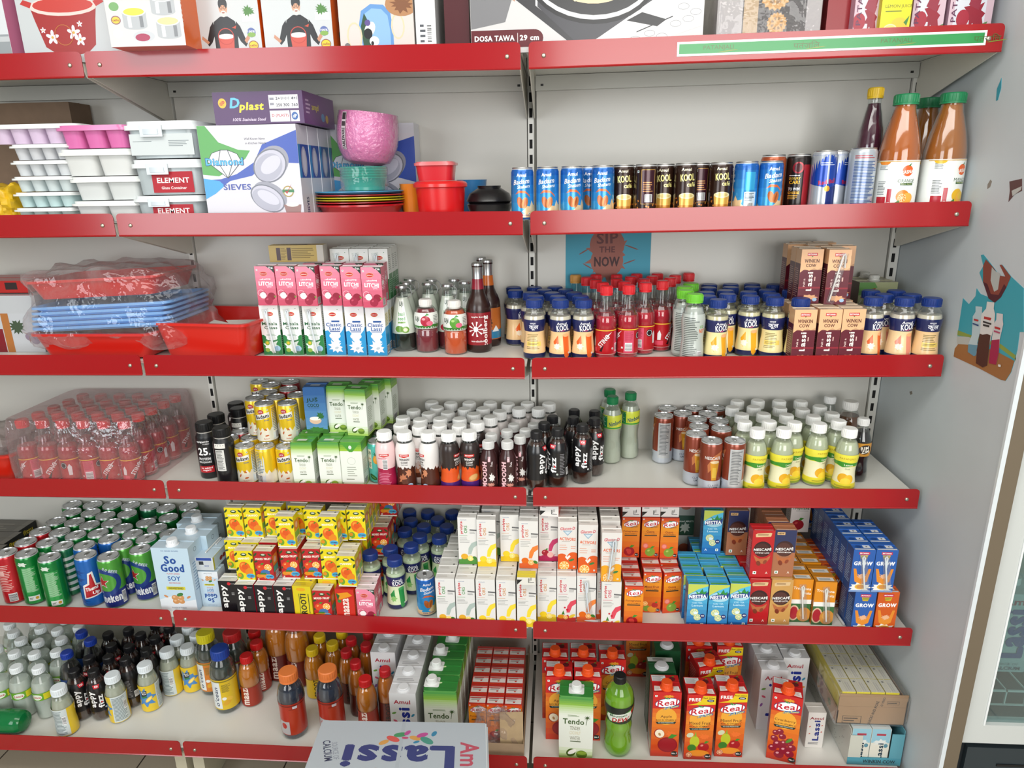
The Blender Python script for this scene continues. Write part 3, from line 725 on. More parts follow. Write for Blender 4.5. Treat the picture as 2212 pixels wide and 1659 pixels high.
def mk_lemon(turn):
 pr = smooth_prof([(.022, 0), (.0252, .004), (.0258, .016), (.0225, .05), (.0262, .084), (.0265, .096), (.0225, .118), (.0155, .131), (.0148, .138)], 3)
 a = Art(); a.text('PATANJALI', 0, 86, 34, 6, 'b58a1c', 0, .0); a.poly([(-80, 66), (-24, 68), (-10, 64), (14, 68), (40, 66), (80, 70), (80, 76), (10, 76), (-14, 78), (-80, 74)], '3c8e2c'); a.text('Lemon', 4, 70.5, 20, 5.5, 'eef2e2', 0, .02); a.text('Drink', 3, 60, 12, 4, '7a7a3a', 0, .0, .2)
 a.ell(-6, 36, 13, 12, 'dfa61c'); a.ell(8, 34, 12, 11, 'e8b828', 20); a.ell(1, 28, 12, 9, 'f0cd3c'); a.rect(-80, 12, 80, 22, 'd8cc34'); a.fine(-24, 14, 20, 18, '7a7a30', 2)
 a.rect(34, 24, 62, 64, 'd9dcc8'); a.fine(36, 26, 60, 62, '7d8274', 12)
 return make_bottle('bottle', pr, 'dfe6e6', (.0168, .135, .021, 'f4f4f1'), ('e2e7c6', .124), (.006, .096, [(0, '8fa52c'), (.012, 'e4d83c'), (.024, 'e6e3bd'), (.066, 'e6dc45')], a, turn, .0255), lmat=M_CLOUDY)
kind('lemon_bottle', 'lemonade_bottle', 'bottle', .156, .0265, .0265, True, lambda: mk_lemon(0))
kind('lemon_bottle_back', 'lemonade_bottle', 'bottle', .156, .0265, .0265, True, lambda: mk_lemon(-100))
def mk_tea():
 pr = smooth_prof([(.022, 0), (.0290, .004), (.0290, .1), (.0275, .126), (.0190, .146), (.0165, .154)], 3)
 return make_bottle('bottle', pr, 'dfe6e6', (.018, .150, .021, 'e6e4e0'), ('76482c', .134), (.03, .108, [(0, 'c9b79a')], Art().fine(-20, 40, 20, 90, '7a5a3a', 6), 0, .029))
kind('tea_bottle', 'iced_tea_bottle', 'bottle', .171, .029, .029, True, mk_tea)
def mk_rim():
 pr = smooth_prof([(.013, 0), (.0220, .005), (.0235, .02), (.0205, .05), (.0235, .08), (.0235, .108), (.0170, .128), (.0122, .142), (.0118, .15)], 3)
 a = Art(); a.ell(0, 88, 15, 12, '23160f', 10); a.text('RIM', -1, 92, 18, 8, 'efe9dc', 8, .05); a.text('ZIM', 1, 83, 18, 8, 'efe9dc', 8, .05)
 return make_bottle('bottle', pr, 'dfe6e6', (.0132, .145, .017, 'dcdcda'), ('150b10', .130), (.070, .104, [(0, 'c48a2c')], a, 6, .0235))
kind('rimzim', 'fizzy_drink_bottle', 'bottle', .162, .0235, .0235, True, mk_rim)
def mk_small_clear():
 return make_bottle('bottle', smooth_prof([(.02, 0), (.0235, .01), (.0235, .11), (.014, .145), (.0125, .156)], 4), 'dfe6e6', (.014, .153, .018, 'e4e4e2'), ('c2c8c0', .12), None, lmat=M_CLOUDY)
kind('clear_bottle', 'water_bottle', 'bottle', .171, .0235, .0235, True, mk_small_clear)
# ---- coffee cans
def mk_nesc(turn=0, ):
 a = Art(); a.poly([(-10, 56), (18, 92), (24, 112), (2, 100), (-12, 76)], 'c87a4a'); a.poly([(-6, 84), (16, 84), (10, 38), (-1, 38)], 'd99a2c'); a.rect(0, 44, 9, 70, 'e8c04a'); a.ell(5, 84, 11, 3.5, 'efd9b0')
 a.text('NESCAFE', 0, 94, 38, 7.5, 'f4f0ea', 0, .035); a.text('CLASSIC', 6, 24, 28, 5, '5b6270', 0, .0); a.text('LATTE', 6, 17, 20, 5, '20242c', 0, .03)
 q = [(-82, 30)] + [(-82 + i*8, 34 + 5*math.sin(i*.9)) for i in range(21)] + [(82, 30)]
 a.rect(36, 18, 70, 116, 'c8cacb'); a.fine(40, 26, 66, 112, '6d7074', 22);
 return make_can('can', .132, .0262, '8c3f2a', a, turn, bands=[(0, 'c3c9d2'), (.036, '8c3f2a')])
kind('coffee_can', 'coffee_can', 'drink can', .132, .0262, .0262, True, lambda: mk_nesc(0))
kind('coffee_can_back', 'coffee_can', 'drink can', .132, .0262, .0262, True, lambda: mk_nesc(-115))
def mk_badam_drink(turn=0):
 a = Art(); R = .0255
 a.ell(-2, 83, 7.5, 6, 'c23a48'); a.text('MTR', -2, 83, 9, 4, 'f0e0e0', 0, .03); a.poly([(-19, 60), (19, 68), (19, 82), (-19, 74)], 'f4f4ee'); a.text('Badam', 0, 71, 34, 10, '26222a', 9, .04); a.text('Drink', 11, 61, 12, 4, '3a6f9c', 5, .02)
 q = [(-80, 0), (-80, 32)] + [(-80 + i*6, 34 + (8 if i % 2 else -2)) for i in range(28)] + [(82, 0)]
 a.poly(q, 'f1ecd9'); a.ell(6, 36, 4, 2, 'c2622e', -40); a.ell(8, 20, 5, 2, 'c2622e', 10); a.ell(-8, 26, 5, 2, 'cf6e3a', 60); a.text('Badam', 6, 12, 14, 3.4, 'c25a3a', 0, .01); veg(a, 15, 88, 4)
 a.rect(24, 8, 60, 94, 'dbe4e6'); a.fine(26, 30, 58, 90, '7c8a8e', 14); a.barcode(30, 10, 52, 28)
 return make_can('can', .101, R, 'e4c01e', a, turn)
kind('yellow_can', 'drink_can', 'drink can', .101, .0255, .0255, True, lambda: mk_badam_drink(0))
kind('yellow_can_back', 'drink_can', 'drink can', .101, .0255, .0255, True, lambda: mk_badam_drink(-125))
def mk_redcan(): return make_can('can', .101, .0255, 'a11c26', Art().fine(-20, 30, 20, 80, 'd8b0a8', 6))
kind('red_can', 'drink_can', 'drink can', .101, .0255, .0255, True, mk_redcan)
def mk_plaincan(): return make_can('can', .101, .0255, '7c2c1c', Art().fine(-20, 30, 20, 80, 'c8a890', 6))
kind('dark_can', 'drink_can', 'drink can', .108, .0265, .0265, True, lambda: make_can('can', .108, .0265, '3b4a3c', Art().fine(-20, 30, 20, 80, '8ea090', 6)))
def mk_pine():
 a = Art(); R = .0252
 for u, v in ((2, 66), (16, 22), (-40, 60), (50, 60), (-60, 20)):
  a.ell(u, v, 9, 12, 'e0932a'); a.ell(u, v, 6, 9, 'eeb040')
  for k in (-60, -30, 0, 30, 60):
   s, c = math.sin(math.radians(k)), math.cos(math.radians(k)); a.poly([(u-2, v+10), (u+s*13, v+11+c*13), (u+2, v+10)], '2c5a2c')
 for u, v, r in ((18, 50, 60), (-10, 18, -30), (20, 88, 20)): a.ell(u, v, 12, 6, '2f6a34', r); a.ell(u, v, 10, 1, '6aa65a', r, 8)
 a.rect(-26, 40, -11, 92, 'ece9d2'); a.text('Uji', -18, 82, 11, 10, '1f5a34', 0, .03); a.text('soda', -18, 68, 10, 5, 'd97a3a', 0, .01); a.fine(-25, 44, -12, 58, '444a44', 4)
 return make_can('can', .110, R, '57bdae', a)
kind('pineapple_can', 'drink_can', 'drink can', .110, .0252, .0252, True, mk_pine)
# ---- fifth-shelf beer and soda cans
def tallcan(base, art, turn=0, bands=None): return make_can('can', .143, .0280, base, art, turn, bands=bands)
def a_sprite():
 a = Art(); a.splash(2, 122, 14, 'e4f0e6', 6, 3, 7); a.rect(-2, 6, 30, 112, '2f9c4c'); a.fine(0, 40, 28, 110, 'b6dcbc', 26, .5); a.rect(0, 14, 26, 28, 'eef3ee'); a.ell(20, 21, 4, 4, 'd6a63a'); a.fine(3, 18, 12, 24, '1a3a20', 2); a.fine(-30, 60, -18, 100, '6abf7c', 8); return a
kind('green_can', 'soda_can', 'drink can', .143, .0280, .0280, True, lambda: tallcan('0f7a34', a_sprite()))
def a_coke():
 a = Art(); a.fine(-20, 40, 24, 118, 'e9b8b4', 16, .6); a.barcode(4, 10, 24, 34, True); a.text('Coke', -18, 126, 26, 9, 'f3e8e6', 0, .03, .2); a.rect(-16, 88, 6, 100, 'e9b8b4'); return a
kind('red_soda_can', 'soda_can', 'drink can', .143, .0280, .0280, True, lambda: tallcan('b81a24', a_coke()))
def a_thums():
 a = Art()
 for v in (20, 60, 84, 104): a.splash(-20, v, 30, '1a4590', 8, int(v), 9)
 a.poly([(0, 26), (46, 34), (46, 64), (34, 66), (30, 104), (18, 100), (14, 72), (2, 66)], 'f2f2f2'); a.poly([(4, 30), (42, 37), (42, 60), (31, 62), (26, 98), (21, 95), (18, 68), (6, 62)], 'b8202a')
 a.text('Thums', 22, 56, 30, 10, 'ffffff', 8, .05, .2); a.text('Up', 30, 42, 16, 11, 'ffffff', 8, .05, .2); return a
kind('blue_can', 'soda_can', 'drink can', .143, .0280, .0280, True, lambda: tallcan('1f63b4', a_thums(), -8))
def a_hein():
 a = Art(); a.rect(-102, 6, 102, 54, '1e2f7a'); a.text('Heineken', -12, 32, 74, 24, 'eef2f6', 4, .045)
 pts = []
 for i in range(10):
  r = 17 if i % 2 == 0 else 7; t = math.pi/2 + math.pi*i/5; pts.append((-16 + r*math.cos(t), 80 + r*math.sin(t)))
 a.ring(-16, 78, 46, 12, '1f3f86', 30, 40); a.poly([(x*1.12+2, y*1.12-10) for x, y in pts], 'eef2f6'); a.poly(pts, 'b3202a'); a.text('0.0 BEER', 8, 112, 38, 8, 'c9d6e4', -28, .03); a.barcode(26, 12, 38, 46, True); return a
kind('beer_can', 'beer_can', 'drink can', .143, .0280, .0280, True, lambda: tallcan('4f9c3a', a_hein(), 14))
kind('beer_can_turned', 'beer_can', 'drink can', .143, .0280, .0280, True, lambda: tallcan('4f9c3a', a_hein(), 6))
def a_stripe():
 a = Art()
 for i in range(6): a.rect(-102, 18+i*18, 102, 27+i*18, 'd4dcd8')
 a.splash(4, 122, 15, '17824a', 6, 4, 8); return a
kind('striped_can', 'soda_can', 'drink can', .143, .0280, .0280, True, lambda: tallcan('1c6a44', a_stripe()))
# ---- protein shake
def mk_protein(turn=0):
 pr = smooth_prof([(.022, 0), (.0252, .004), (.0252, .10), (.0245, .112), (.0200, .122), (.0185, .130)], 3)
 a = Art(); a.text('epigamia', -2, 102, 32, 6, 'eeeeee', 0, .03); a.text('TURBO', 6, 96, 16, 3.4, 'dddddd', 0, .02); a.text('25', -4, 76, 24, 20, 'f2f2f2', 0, .05); a.text('g', 12, 68, 4, 5, 'eeeeee'); a.text('PROTEIN', -2, 56, 30, 7, 'eeeeee', 0, .03); a.text('MILKSHAKE', -2, 47, 32, 5, 'eeeeee', 0, .02)
 a.rect(-20, 18, 18, 36, 'b3252c'); a.text('no added', 0, 31, 28, 4.5, 'ffffff', 0, .02); a.text('sugars', 0, 24, 20, 4.5, 'ffffff', 0, .02); a.rect(30, 40, 52, 96, 'd8d8d4'); a.fine(32, 42, 50, 94, '50504e', 16); a.rect(28, 100, 56, 116, 'e2e0da')
 return make_bottle('bottle', pr, '18191b', (.0208, .126, .0225, '111214'), None, (.002, .112, [(0, '17181b')], a, turn, .0252), neck=(.0196, .120, .128, 'cfcac2'), bmat=M_CAP)
kind('protein_bottle', 'protein_shake_bottle', 'bottle', .149, .0252, .0252, True, lambda: mk_protein(6))
kind('protein_bottle_back', 'protein_shake_bottle', 'bottle', .149, .0252, .0252, True, lambda: mk_protein(-96))
# ---- glass and beer bottles, third shelf
def crown(t, r, z, c):
 cb = MB(); cb.lathe([(r*1.14, z), (r*1.16, z+.002), (r*1.05, z+.006), (r*.8, z+.0075), (0, z+.0078)], c, 21); cb.obj('crown_cap', M_ALU, t)
def mk_basil(liq, acc):
 pr = smooth_prof([(.0235, 0), (.0290, .006), (.0290, .05), (.0255, .08), (.0190, .115), (.0140, .138), (.0128, .150), (.0142, .158)], 3)
 a = Art(); a.poly([(-18, 52), (18, 52), (8, 130), (-8, 130)], 'e6ebe4'); a.text('Uji', 0, 118, 13, 14, '1d3a2a', 0, .035, .1); a.text('basil', 0, 95, 17, 9, '5ba05c', 0, .03); a.text('seed', 0, 84, 18, 9, '5ba05c', 0, .03); a.rect(-9, 72, 9, 76, acc)
 a.ell(-6, 58, 10, 8, acc); a.ell(8, 56, 9, 8, acc); a.ell(8, 56, 5, 4.5, 'dfe3b8')
 t = make_bottle('bottle', pr, 'dfe6e6', None, (liq, .118), (.046, .134, [(0, 'c6cfc2')], a, 0, .026))
 crown(t, .0135, .156, 'b9b4a8')
 cl = MB(); cl.tube([(.013 + .012*math.cos(x), -.006, .145 + .014*math.sin(x)) for x in [i*.5 for i in range(-4, 5)]], .0012, '3a3a3a', 6); cl.obj('pull_ring', M_ALU, t)
 return t
kind('basil_kiwi', 'glass_drink_bottle', 'bottle', .164, .029, .029, True, lambda: mk_basil('1d2b22', '6f9a3a'))
kind('basil_berry', 'glass_drink_bottle', 'bottle', .164, .029, .029, True, lambda: mk_basil('7a2730', 'b3263a'))
def mk_ujipet(liq, fc):
 pr = smooth_prof([(.024, 0), (.0285, .004), (.0285, .055), (.0270, .058), (.0290, .064), (.0290, .092), (.0230, .108), (.0150, .116), (.0145, .120)], 3)
 a = Art(); a.poly([(-90, 62), (90, 62), (90, 70), (14, 72), (-10, 68), (-90, 70)], '3c7a34'); a.text('Uji', -18, 84, 13, 14, '1c3a28', 0, .035, .1); a.ell(4, 80, 12, 13, fc); a.ell(0, 85, 4, 3, 'f0a0a8' if fc != '5a9a34' else 'a8cf7a'); a.ell(14, 74, 8, 6, 'e06a86'); a.poly([(2, 92), (8, 99), (14, 95)], '2f8a2c'); a.fine(24, 72, 40, 94, '7a807a', 6)
 return make_bottle('bottle', pr, 'dfe6e6', (.0155, .112, .0185, 'e9e6e2'), (liq, .108), (.060, .100, [(0, 'e3e6df')], a, 0, .0285), n=26)
kind('uji_raspberry', 'drink_bottle', 'bottle', .1305, .029, .029, True, lambda: mk_ujipet('8a3a42', 'b3263f'))
kind('uji_guava', 'drink_bottle', 'bottle', .1305, .029, .029, True, lambda: mk_ujipet('dc6238', '5a9a34'))
def mk_beer(neckc, lab, band, nm):
 pr = smooth_prof([(.026, 0), (.0305, .006), (.0305, .098), (.0285, .118), (.0175, .145), (.0138, .168), (.0125, .198), (.0135, .205), (.0135, .212)], 3)
 a = Art()
 if nm:
  a.text('coolberg', 17, 54, 78, 15, 'f2ecea', 90, .05); a.text('apple beer', -2, 90, 34, 5, 'f2ecea', 0, .03); a.text('non-alcoholic', -2, 30, 36, 5, 'f2ecea', 0, .03)
  for k in range(9):
   t = math.radians(k*40); a.poly([(-8+4*math.cos(t), 60+4*math.sin(t)), (-8+19*math.cos(t-.12), 60+19*math.sin(t-.12)), (-8+19*math.cos(t+.12), 60+19*math.sin(t+.12))], 'f2ecea')
  a.ell(-8, 60, 6, 7, 'f2ecea')
 else:
  a.rect(-96, 22, 96, 44, '2c7ba6'); a.splash(0, 62, 14, '2a1c14', 8, 3); a.poly([(10, 40), (20, 56), (30, 40)], 'dfe6ea')
 t = make_bottle('bottle', pr, '2e1712', None, ('2a130d', .165), (.020, .100, [(0, lab)], a, 6, .0305), bmat=M_PLAST)
 nb = MB(); nb.lathe([(prof_r(pr)(z)+.0005, z) for z in (.155, .162, .17, .18)], neckc, 24, caps=False); nb.obj('neck_label', M_FILM, t)
 nb = MB(); nb.lathe([(prof_r(pr)(z)+.0004, z) for z in (.18, .19, .2, .208)], 'b9b2a8', 24, caps=False); nb.obj('bottle_neck', M_ALU, t)
 crown(t, .0128, .2115, 'a98a54'); return t
kind('beer_red', 'beer_bottle', 'bottle', .219, .0305, .0305, True, lambda: mk_beer('8e1c2e', '8e1f27', None, True))
kind('beer_orange', 'beer_bottle', 'bottle', .219, .0305, .0305, True, lambda: mk_beer('cf6a22', 'b5642a', None, False))
# ---- sixth shelf bottles
def mk_limca():
 pr = smooth_prof([(.014, 0), (.0260, .006), (.0272, .02), (.0272, .076), (.0278, .09), (.0250, .110), (.0180, .128), (.0138, .141), (.0132, .147)], 3)
 a = Art(); a.ell(0, 77, 14, 9, 'e9efe0'); a.text('Limca', 0, 77, 22, 7, 'c43a44', 0, .04, .2); a.rect(18, 68, 60, 87, 'd9cf2c'); a.barcode(-32, 69, -22, 85, True)
 return make_bottle('bottle', pr, 'dfe6e6', (.0150, .1405, .0165, 'e6ecee'), ('e0e6dd', .116), (.066, .089, [(0, '6aa52e')], a, 10, .0285), lmat=M_CLOUDY)
kind('limca', 'lemonade_bottle', 'bottle', .157, .028, .028, True, mk_limca)
def mk_bluecap():
 pr = smooth_prof([(.014, 0), (.0270, .006), (.0280, .02), (.0280, .1), (.0250, .122), (.0180, .142), (.0138, .156), (.0132, .163)], 3)
 return make_bottle('bottle', pr, 'dfe6e6', (.0150, .156, .017, '1c3a9a'), ('0d0a0c', .128), (.06, .1, [(0, '20407e')], None, 0, .028))
kind('bluecap', 'fizzy_drink_bottle', 'bottle', .173, .0285, .0285, True, mk_bluecap)
def mk_minute(turn):
 pr = smooth_prof([(.022, 0), (.0262, .004), (.0262, .03), (.0245, .05), (.0262, .075), (.0262, .092), (.0215, .112), (.0165, .122), (.0160, .128)], 3)
 a = Art(); a.splash(0, 50, 30, '4a86c2', 9, 2, 30); a.ell(4, 12, 20, 8, 'e2c02c'); a.poly([(-9, 52), (8, 56), (10, 74), (-7, 70)], '1c2320'); a.text('Minute', 0, 68, 14, 4.5, 'f0f0f0', 10, .03); a.text('Maid', 1, 62, 11, 4.5, 'f0f0f0', 10, .03); a.rect(-8, 48, 8, 54, '2f7a4a', 10)
 a.ell(12, 44, 12, 5, 'edc34a', 40); a.ell(12, 44, 9, 3.4, 'f5dc7c', 40)
 a.rect(32, 6, 76, 88, 'ccd6d6'); a.fine(35, 10, 72, 84, '6a7a7c', 18); a.barcode(62, 40, 72, 66, True)
 return make_bottle('bottle', pr, 'dfe6e6', (.0185, .1235, .0205, 'e2eaee'), ('d0d3c0', .112), (.004, .088, [(0, 'e0c02e')], a, turn, .026), lmat=M_CLOUDY)
kind('minute', 'lemonade_bottle', 'bottle', .144, .0262, .0262, True, lambda: mk_minute(0))
kind('minute_back', 'lemonade_bottle', 'bottle', .144, .0262, .0262, True, lambda: mk_minute(-118))
kind('minute_side', 'lemonade_bottle', 'bottle', .144, .0262, .0262, True, lambda: mk_minute(-68))
def mk_ocean(capc, lab, mode, turn=0):
 pr = smooth_prof([(.026, 0), (.0330, .006), (.0335, .024), (.0330, .09), (.0345, .112), (.0350, .128), (.0300, .152), (.0220, .168), (.0200, .176)], 3)
 a = Art()
 if mode == 'white':
  a.rect(-34, 22, -2, 108, 'dfe3e2'); a.text("o'cean", -16, 60, 62, 14, '1f3358', 90, .02, .1); a.ell(12, 40, 12, 7, 'd9a31e', 30); a.ell(20, 52, 9, 6, 'e3b836', -20); a.ell(6, 54, 6, 5, 'e8e8e0'); a.fine(2, 74, 26, 100, '6f6a2a', 8)
 else:
  a.rect(-30, 20, 2, 60, 'b9b4b4'); a.ell(-14, 46, 8, 9, 'b8322a'); a.fine(4, 66, 28, 100, '6a1a12', 10); a.rect(4, 18, 32, 98, 'b53a20'); a.rect(14, 100, 26, 110, 'd6cfd6')
 a.rect(-108, 108, 108, 112, '7a2018' if mode != 'white' else '8a7a1a')
 return make_bottle('bottle', pr, 'dfe6e6', (.0235, .170, .0265, capc), ('39445a' if mode != 'white' else '4a544e', .150), (.018, .116, [(0, lab)], a, turn, .0335), lmat=M_CLOUDY)
kind('ocean_orange', 'water_drink_bottle', 'bottle', .197, .035, .035, True, lambda: mk_ocean('dd7a3c', 'b5301c', 'red', 0))
kind('ocean_blue', 'water_drink_bottle', 'bottle', .197, .035, .035, True, lambda: mk_ocean('1a3f96', 'd9b71c', 'white', 8))
kind('ocean_yellow', 'water_drink_bottle', 'bottle', .197, .035, .035, True, lambda: mk_ocean('cfc51c', 'cf7a1e', 'white', 0))
kind('ocean_red', 'water_drink_bottle', 'bottle', .197, .035, .035, True, lambda: mk_ocean('b01f22', '7a2038', 'white', 40))
def mk_maaza(capc='c21a1c', H=.1575, lab='9a2a14', txt=True, k=1.0, turn=0, liq='d07a18'):
 s = H / .1575
 pr = smooth_prof([(.022*k, 0), (.0275*k, .005*s), (.0280*k, .02*s), (.0265*k, .05*s), (.0280*k, .085*s), (.0275*k, .105*s), (.0225*k, .126*s), (.0150*k, .138*s), (.0145*k, .144*s)], 3)
 a = Art()
 if txt: a.text('maaza', -2, 44*s, 62*s, 15, 'ecdcd0', 90, .05)
 else: a.text('FROOTI', 6, 44*s, 60*s, 13, '1c1a14', 90, .03);
 a.poly([(-84, 66*s), (84, 66*s), (84, 74*s), (12, 72*s), (0, 66*s), (-12, 72*s), (-84, 74*s)], lab)
 return make_bottle('bottle', pr, 'dfe6e6', (.0165*k, .1375*s, .020, capc), (liq, .132*s), (.006*s, .068*s, [(0, lab)], a, turn, .0275*k))
kind('maaza', 'mango_drink_bottle', 'bottle', .1575, .028, .028, True, lambda: mk_maaza())
kind('maaza_turned', 'mango_drink_bottle', 'bottle', .1575, .028, .028, True, lambda: mk_maaza(turn=35))
kind('maaza_big', 'mango_drink_bottle', 'bottle', .215, .035, .035, True, lambda: mk_maaza('8f1518', .215, '6a1c12', True, 1.25))
kind('frooti', 'mango_drink_bottle', 'bottle', .1575, .0275, .0275, True, lambda: mk_maaza('d8b81a', .1575, 'd8b01c', False, .98, 10, 'd8861a'))
def mk_swirl():
 t = mk_maaza('b81a22', .172, '5a2014', False, .88, 0, 'c86f18')
 a = Art(); a.ring(0, 0, 8.5, 1.2, 'e8c8c8', 16, 6.5); a.text('dailycious', 0, 1.5, 13, 3, 'e8c8c8', 0, .03); a.ring(0, 0, 5, .8, 'e8c8c8', 12, 3); mb = MB(); a.put(mb, lambda u, v, d: Vector((u/1000, v/1000, .172*.9*.8+.0373+.0009+d)))
 return t
kind('swirl', 'mango_drink_bottle', 'bottle', .170, .025, .025, True, lambda: mk_maaza('b81a22', .170, '5a2014', False, .88, 0, 'c86f18'))
def mk_dew():
 pr = smooth_prof([(.024, 0), (.0340, .008), (.0360, .03), (.0325, .062), (.0345, .085), (.0322, .102), (.0360, .130), (.0380, .150), (.0350, .180), (.0240, .203), (.0142, .214), (.0136, .221)], 3)
 a = Art(); a.poly([(-110, 112), (110, 112), (110, 116), (40, 120), (0, 108), (-40, 116), (-110, 122)], '1d3a24')
 a.poly([(-28, 108), (34, 120), (46, 156), (8, 140), (-32, 136), (-38, 122)], '3a9c2e'); a.poly([(-26, 110), (32, 120), (40, 146), (12, 142), (-30, 134), (-35, 124)], 'e9efe6')
 a.text('Mountain', -2, 134, 44, 8, '1c5a2c', 8, .035, .3); a.text('DEW', 4, 120, 44, 14, 'b8242a', 6, .06, .3); a.poly([(30, 144), (44, 158), (36, 130)], 'b8242a')
 return make_bottle('bottle', pr, 'dfe6e6', (.0155, .2105, .0185, '121516'), ('b4f03a', .184), (.106, .158, [(0, '1a2420')], a, -4, .036), lmat=mat('green_soda', None, .1, clear=.22, tint='c8ff60', coat=.4, trl=.5))
kind('dew', 'fizzy_drink_bottle', 'bottle', .229, .038, .038, True, mk_dew)
# ---- cartons
def flap_print(w, d, c='b9b4ae'):
 a = Art(); a.fine(-w*.4, d*.2, w*.3, d*.5, c, 2, .6, rot=0); a.ell(w*.3, d*.78, w*.06, w*.06, '6a6a66'); return a
def haldi(a, x, y, w=17): a.ell(x, y, w*.52, w*.30, 'e9c25a'); a.ell(x, y, w*.49, w*.27, 'c01c28'); a.text("Haldiram's", x, y, w*.8, w*.16, 'f6e9d8', 0, .03); return a
def mk_litchi():
 W, D, H = 47, 36, 93.5; a = Art(); a.grad(-23.7, 0, 23.7, H, 'c2435f', 'e98ba3', 7)
 a.poly([(4, H), (W/2, H), (W/2, H-17), (16, H-8)], '1d3a2c'); a.text('₹10/-', 17, H-4.5, 11, 4.5, 'ffffff', -8, .03); veg(a, -18, H-9, 3.6); haldi(a, -3, H-18)
 a.text('refreshing', 0, H-31, 26, 4.6, 'ffffff', 3, .02); a.text('LITCHI', 0, H-41.5, 33, 9.5, 'ffffff', -3, .075)
 a.ring(-14, 30, 8, 1.2, 'f0b8c4', 14); a.splash(8, 46, 9, 'f0a3b5', 6, 5, 4)
 a.ell(-9, 25, 8, 8.5, 'f0e7e4'); a.ell(-9, 25, 8.8, 8.8, 'a32843', 0, 14, 0, 150); a.ell(-9, 25, 7, 7.4, 'f0e7e4'); a.ell(11, 22, 9.5, 9, '8e1b34'); a.ell(3, 12, 10, 10, '9c2340'); a.ell(0, 15, 3, 2, 'c24a62', 30); a.poly([(17, 24), (23, 22), (19, 18)], '6a9a3a')
 s = Art(); s.rect(-17, 0, 17, H, 'd4526f'); s.fine(-15, 40, 12, 74, 'f6d9e0', 9, .7); s.rect(-14, 52, 4, 62, 'f3e4e6'); s.barcode(-14, 4, 6, 20)
 return make_carton('carton', .047, .036, .0935, 'cf5570', a, s, flap_print(47, 36), cols=dict(top='ecd9dc', front='cf5570'))
kind('litchi', 'juice_carton', 'juice carton', .0935, .0235, .018, False, mk_litchi)
def mk_chaas(straw=True):
 W, H = 47, 124; a = Art(); a.rect(-23.5, 0, 23.5, 50, '2c7c42'); a.ell(0, 52, 19, 9, 'eceeea'); a.rect(-23.5, 50, 23.5, H, 'eceeea'); a.rect(-14, 40, 14, 54, 'eceeea'); a.ell(0, 41, 14, 5, 'eceeea')
 haldi(a, 2, H-22); veg(a, 14, H-9, 4); a.text('Masala', -1, 78, 38, 8, '24603a', 0, .03); a.text('Chaas', 1, 68, 32, 8, '24603a', 0, .03); a.fine(-12, 48, 12, 52, '7aa484', 2)
 a.splash(-3, 22, 20, 'e8ece4', 9, 11, 18); a.ell(-12, 30, 6, 6, '79a83e'); a.ell(-12, 30, 3.4, 3.4, 'd9b638'); a.ell(-13, 12, 6, 5, '8fb34c'); a.ell(12, 16, 8, 7, '9ec0d8')
 s = Art(); s.rect(-17, 0, 17, 62, '2c7c42'); s.fine(-14, 70, 12, 108, '9aa09a', 8, .6); s.fine(-14, 14, 10, 50, '9cc4a6', 7, .6)
 return make_carton('carton', .047, .036, .124, 'e6e8e4', a, s, flap_print(47, 36), straw=(-9, 112, 6, 6, 'e8eef2') if straw else None)
kind('chaas', 'buttermilk_carton', 'drink carton', .124, .0235, .018, False, mk_chaas)
def mk_lassi_c():
 W, H = 47, 124; a = Art(); a.rect(-23.5, 0, 23.5, 52, '2f95cc'); a.rect(-23.5, 52, 23.5, H, 'eceef0'); a.poly([(-23.5, 60), (-23.5, 50), (-14, 46), (-8, 52), (-16, 62)], '2f95cc'); a.poly([(23.5, 72), (23.5, 50), (10, 44), (13, 54), (20, 62)], '2f95cc'); a.ell(0, 48, 14, 8, 'eceef0')
 haldi(a, -2, H-23); veg(a, 11, H-11, 4.4); a.text('Classic', -1, 76, 37, 9, '1e4f96', 0, .045); a.text('Lassi', 1, 66, 26, 9, '1e4f96', 0, .045); a.rect(-6, 82, 14, 86, '1e4f96'); a.rect(-12, 58, 14, 60, '1e4f96')
 a.splash(0, 20, 19, 'e9edf0', 9, 4, 17); a.splash(2, 34, 12, 'dfe7ee', 7, 9, 14); a.ell(2, 18, 5, 3, 'b9c6d0', 20)
 s = Art(); s.rect(-17, 0, 17, 70, '2f95cc'); s.rect(-15, 72, 13, 104, 'e9e3bf'); s.fine(-13, 74, 10, 102, 'a39a6a', 8); s.barcode(-12, 4, 10, 24, True)
 return make_carton('carton', .047, .036, .124, 'e6eaec', a, s, flap_print(47, 36))
kind('lassi', 'lassi_carton', 'drink carton', .124, .0235, .018, False, mk_lassi_c)
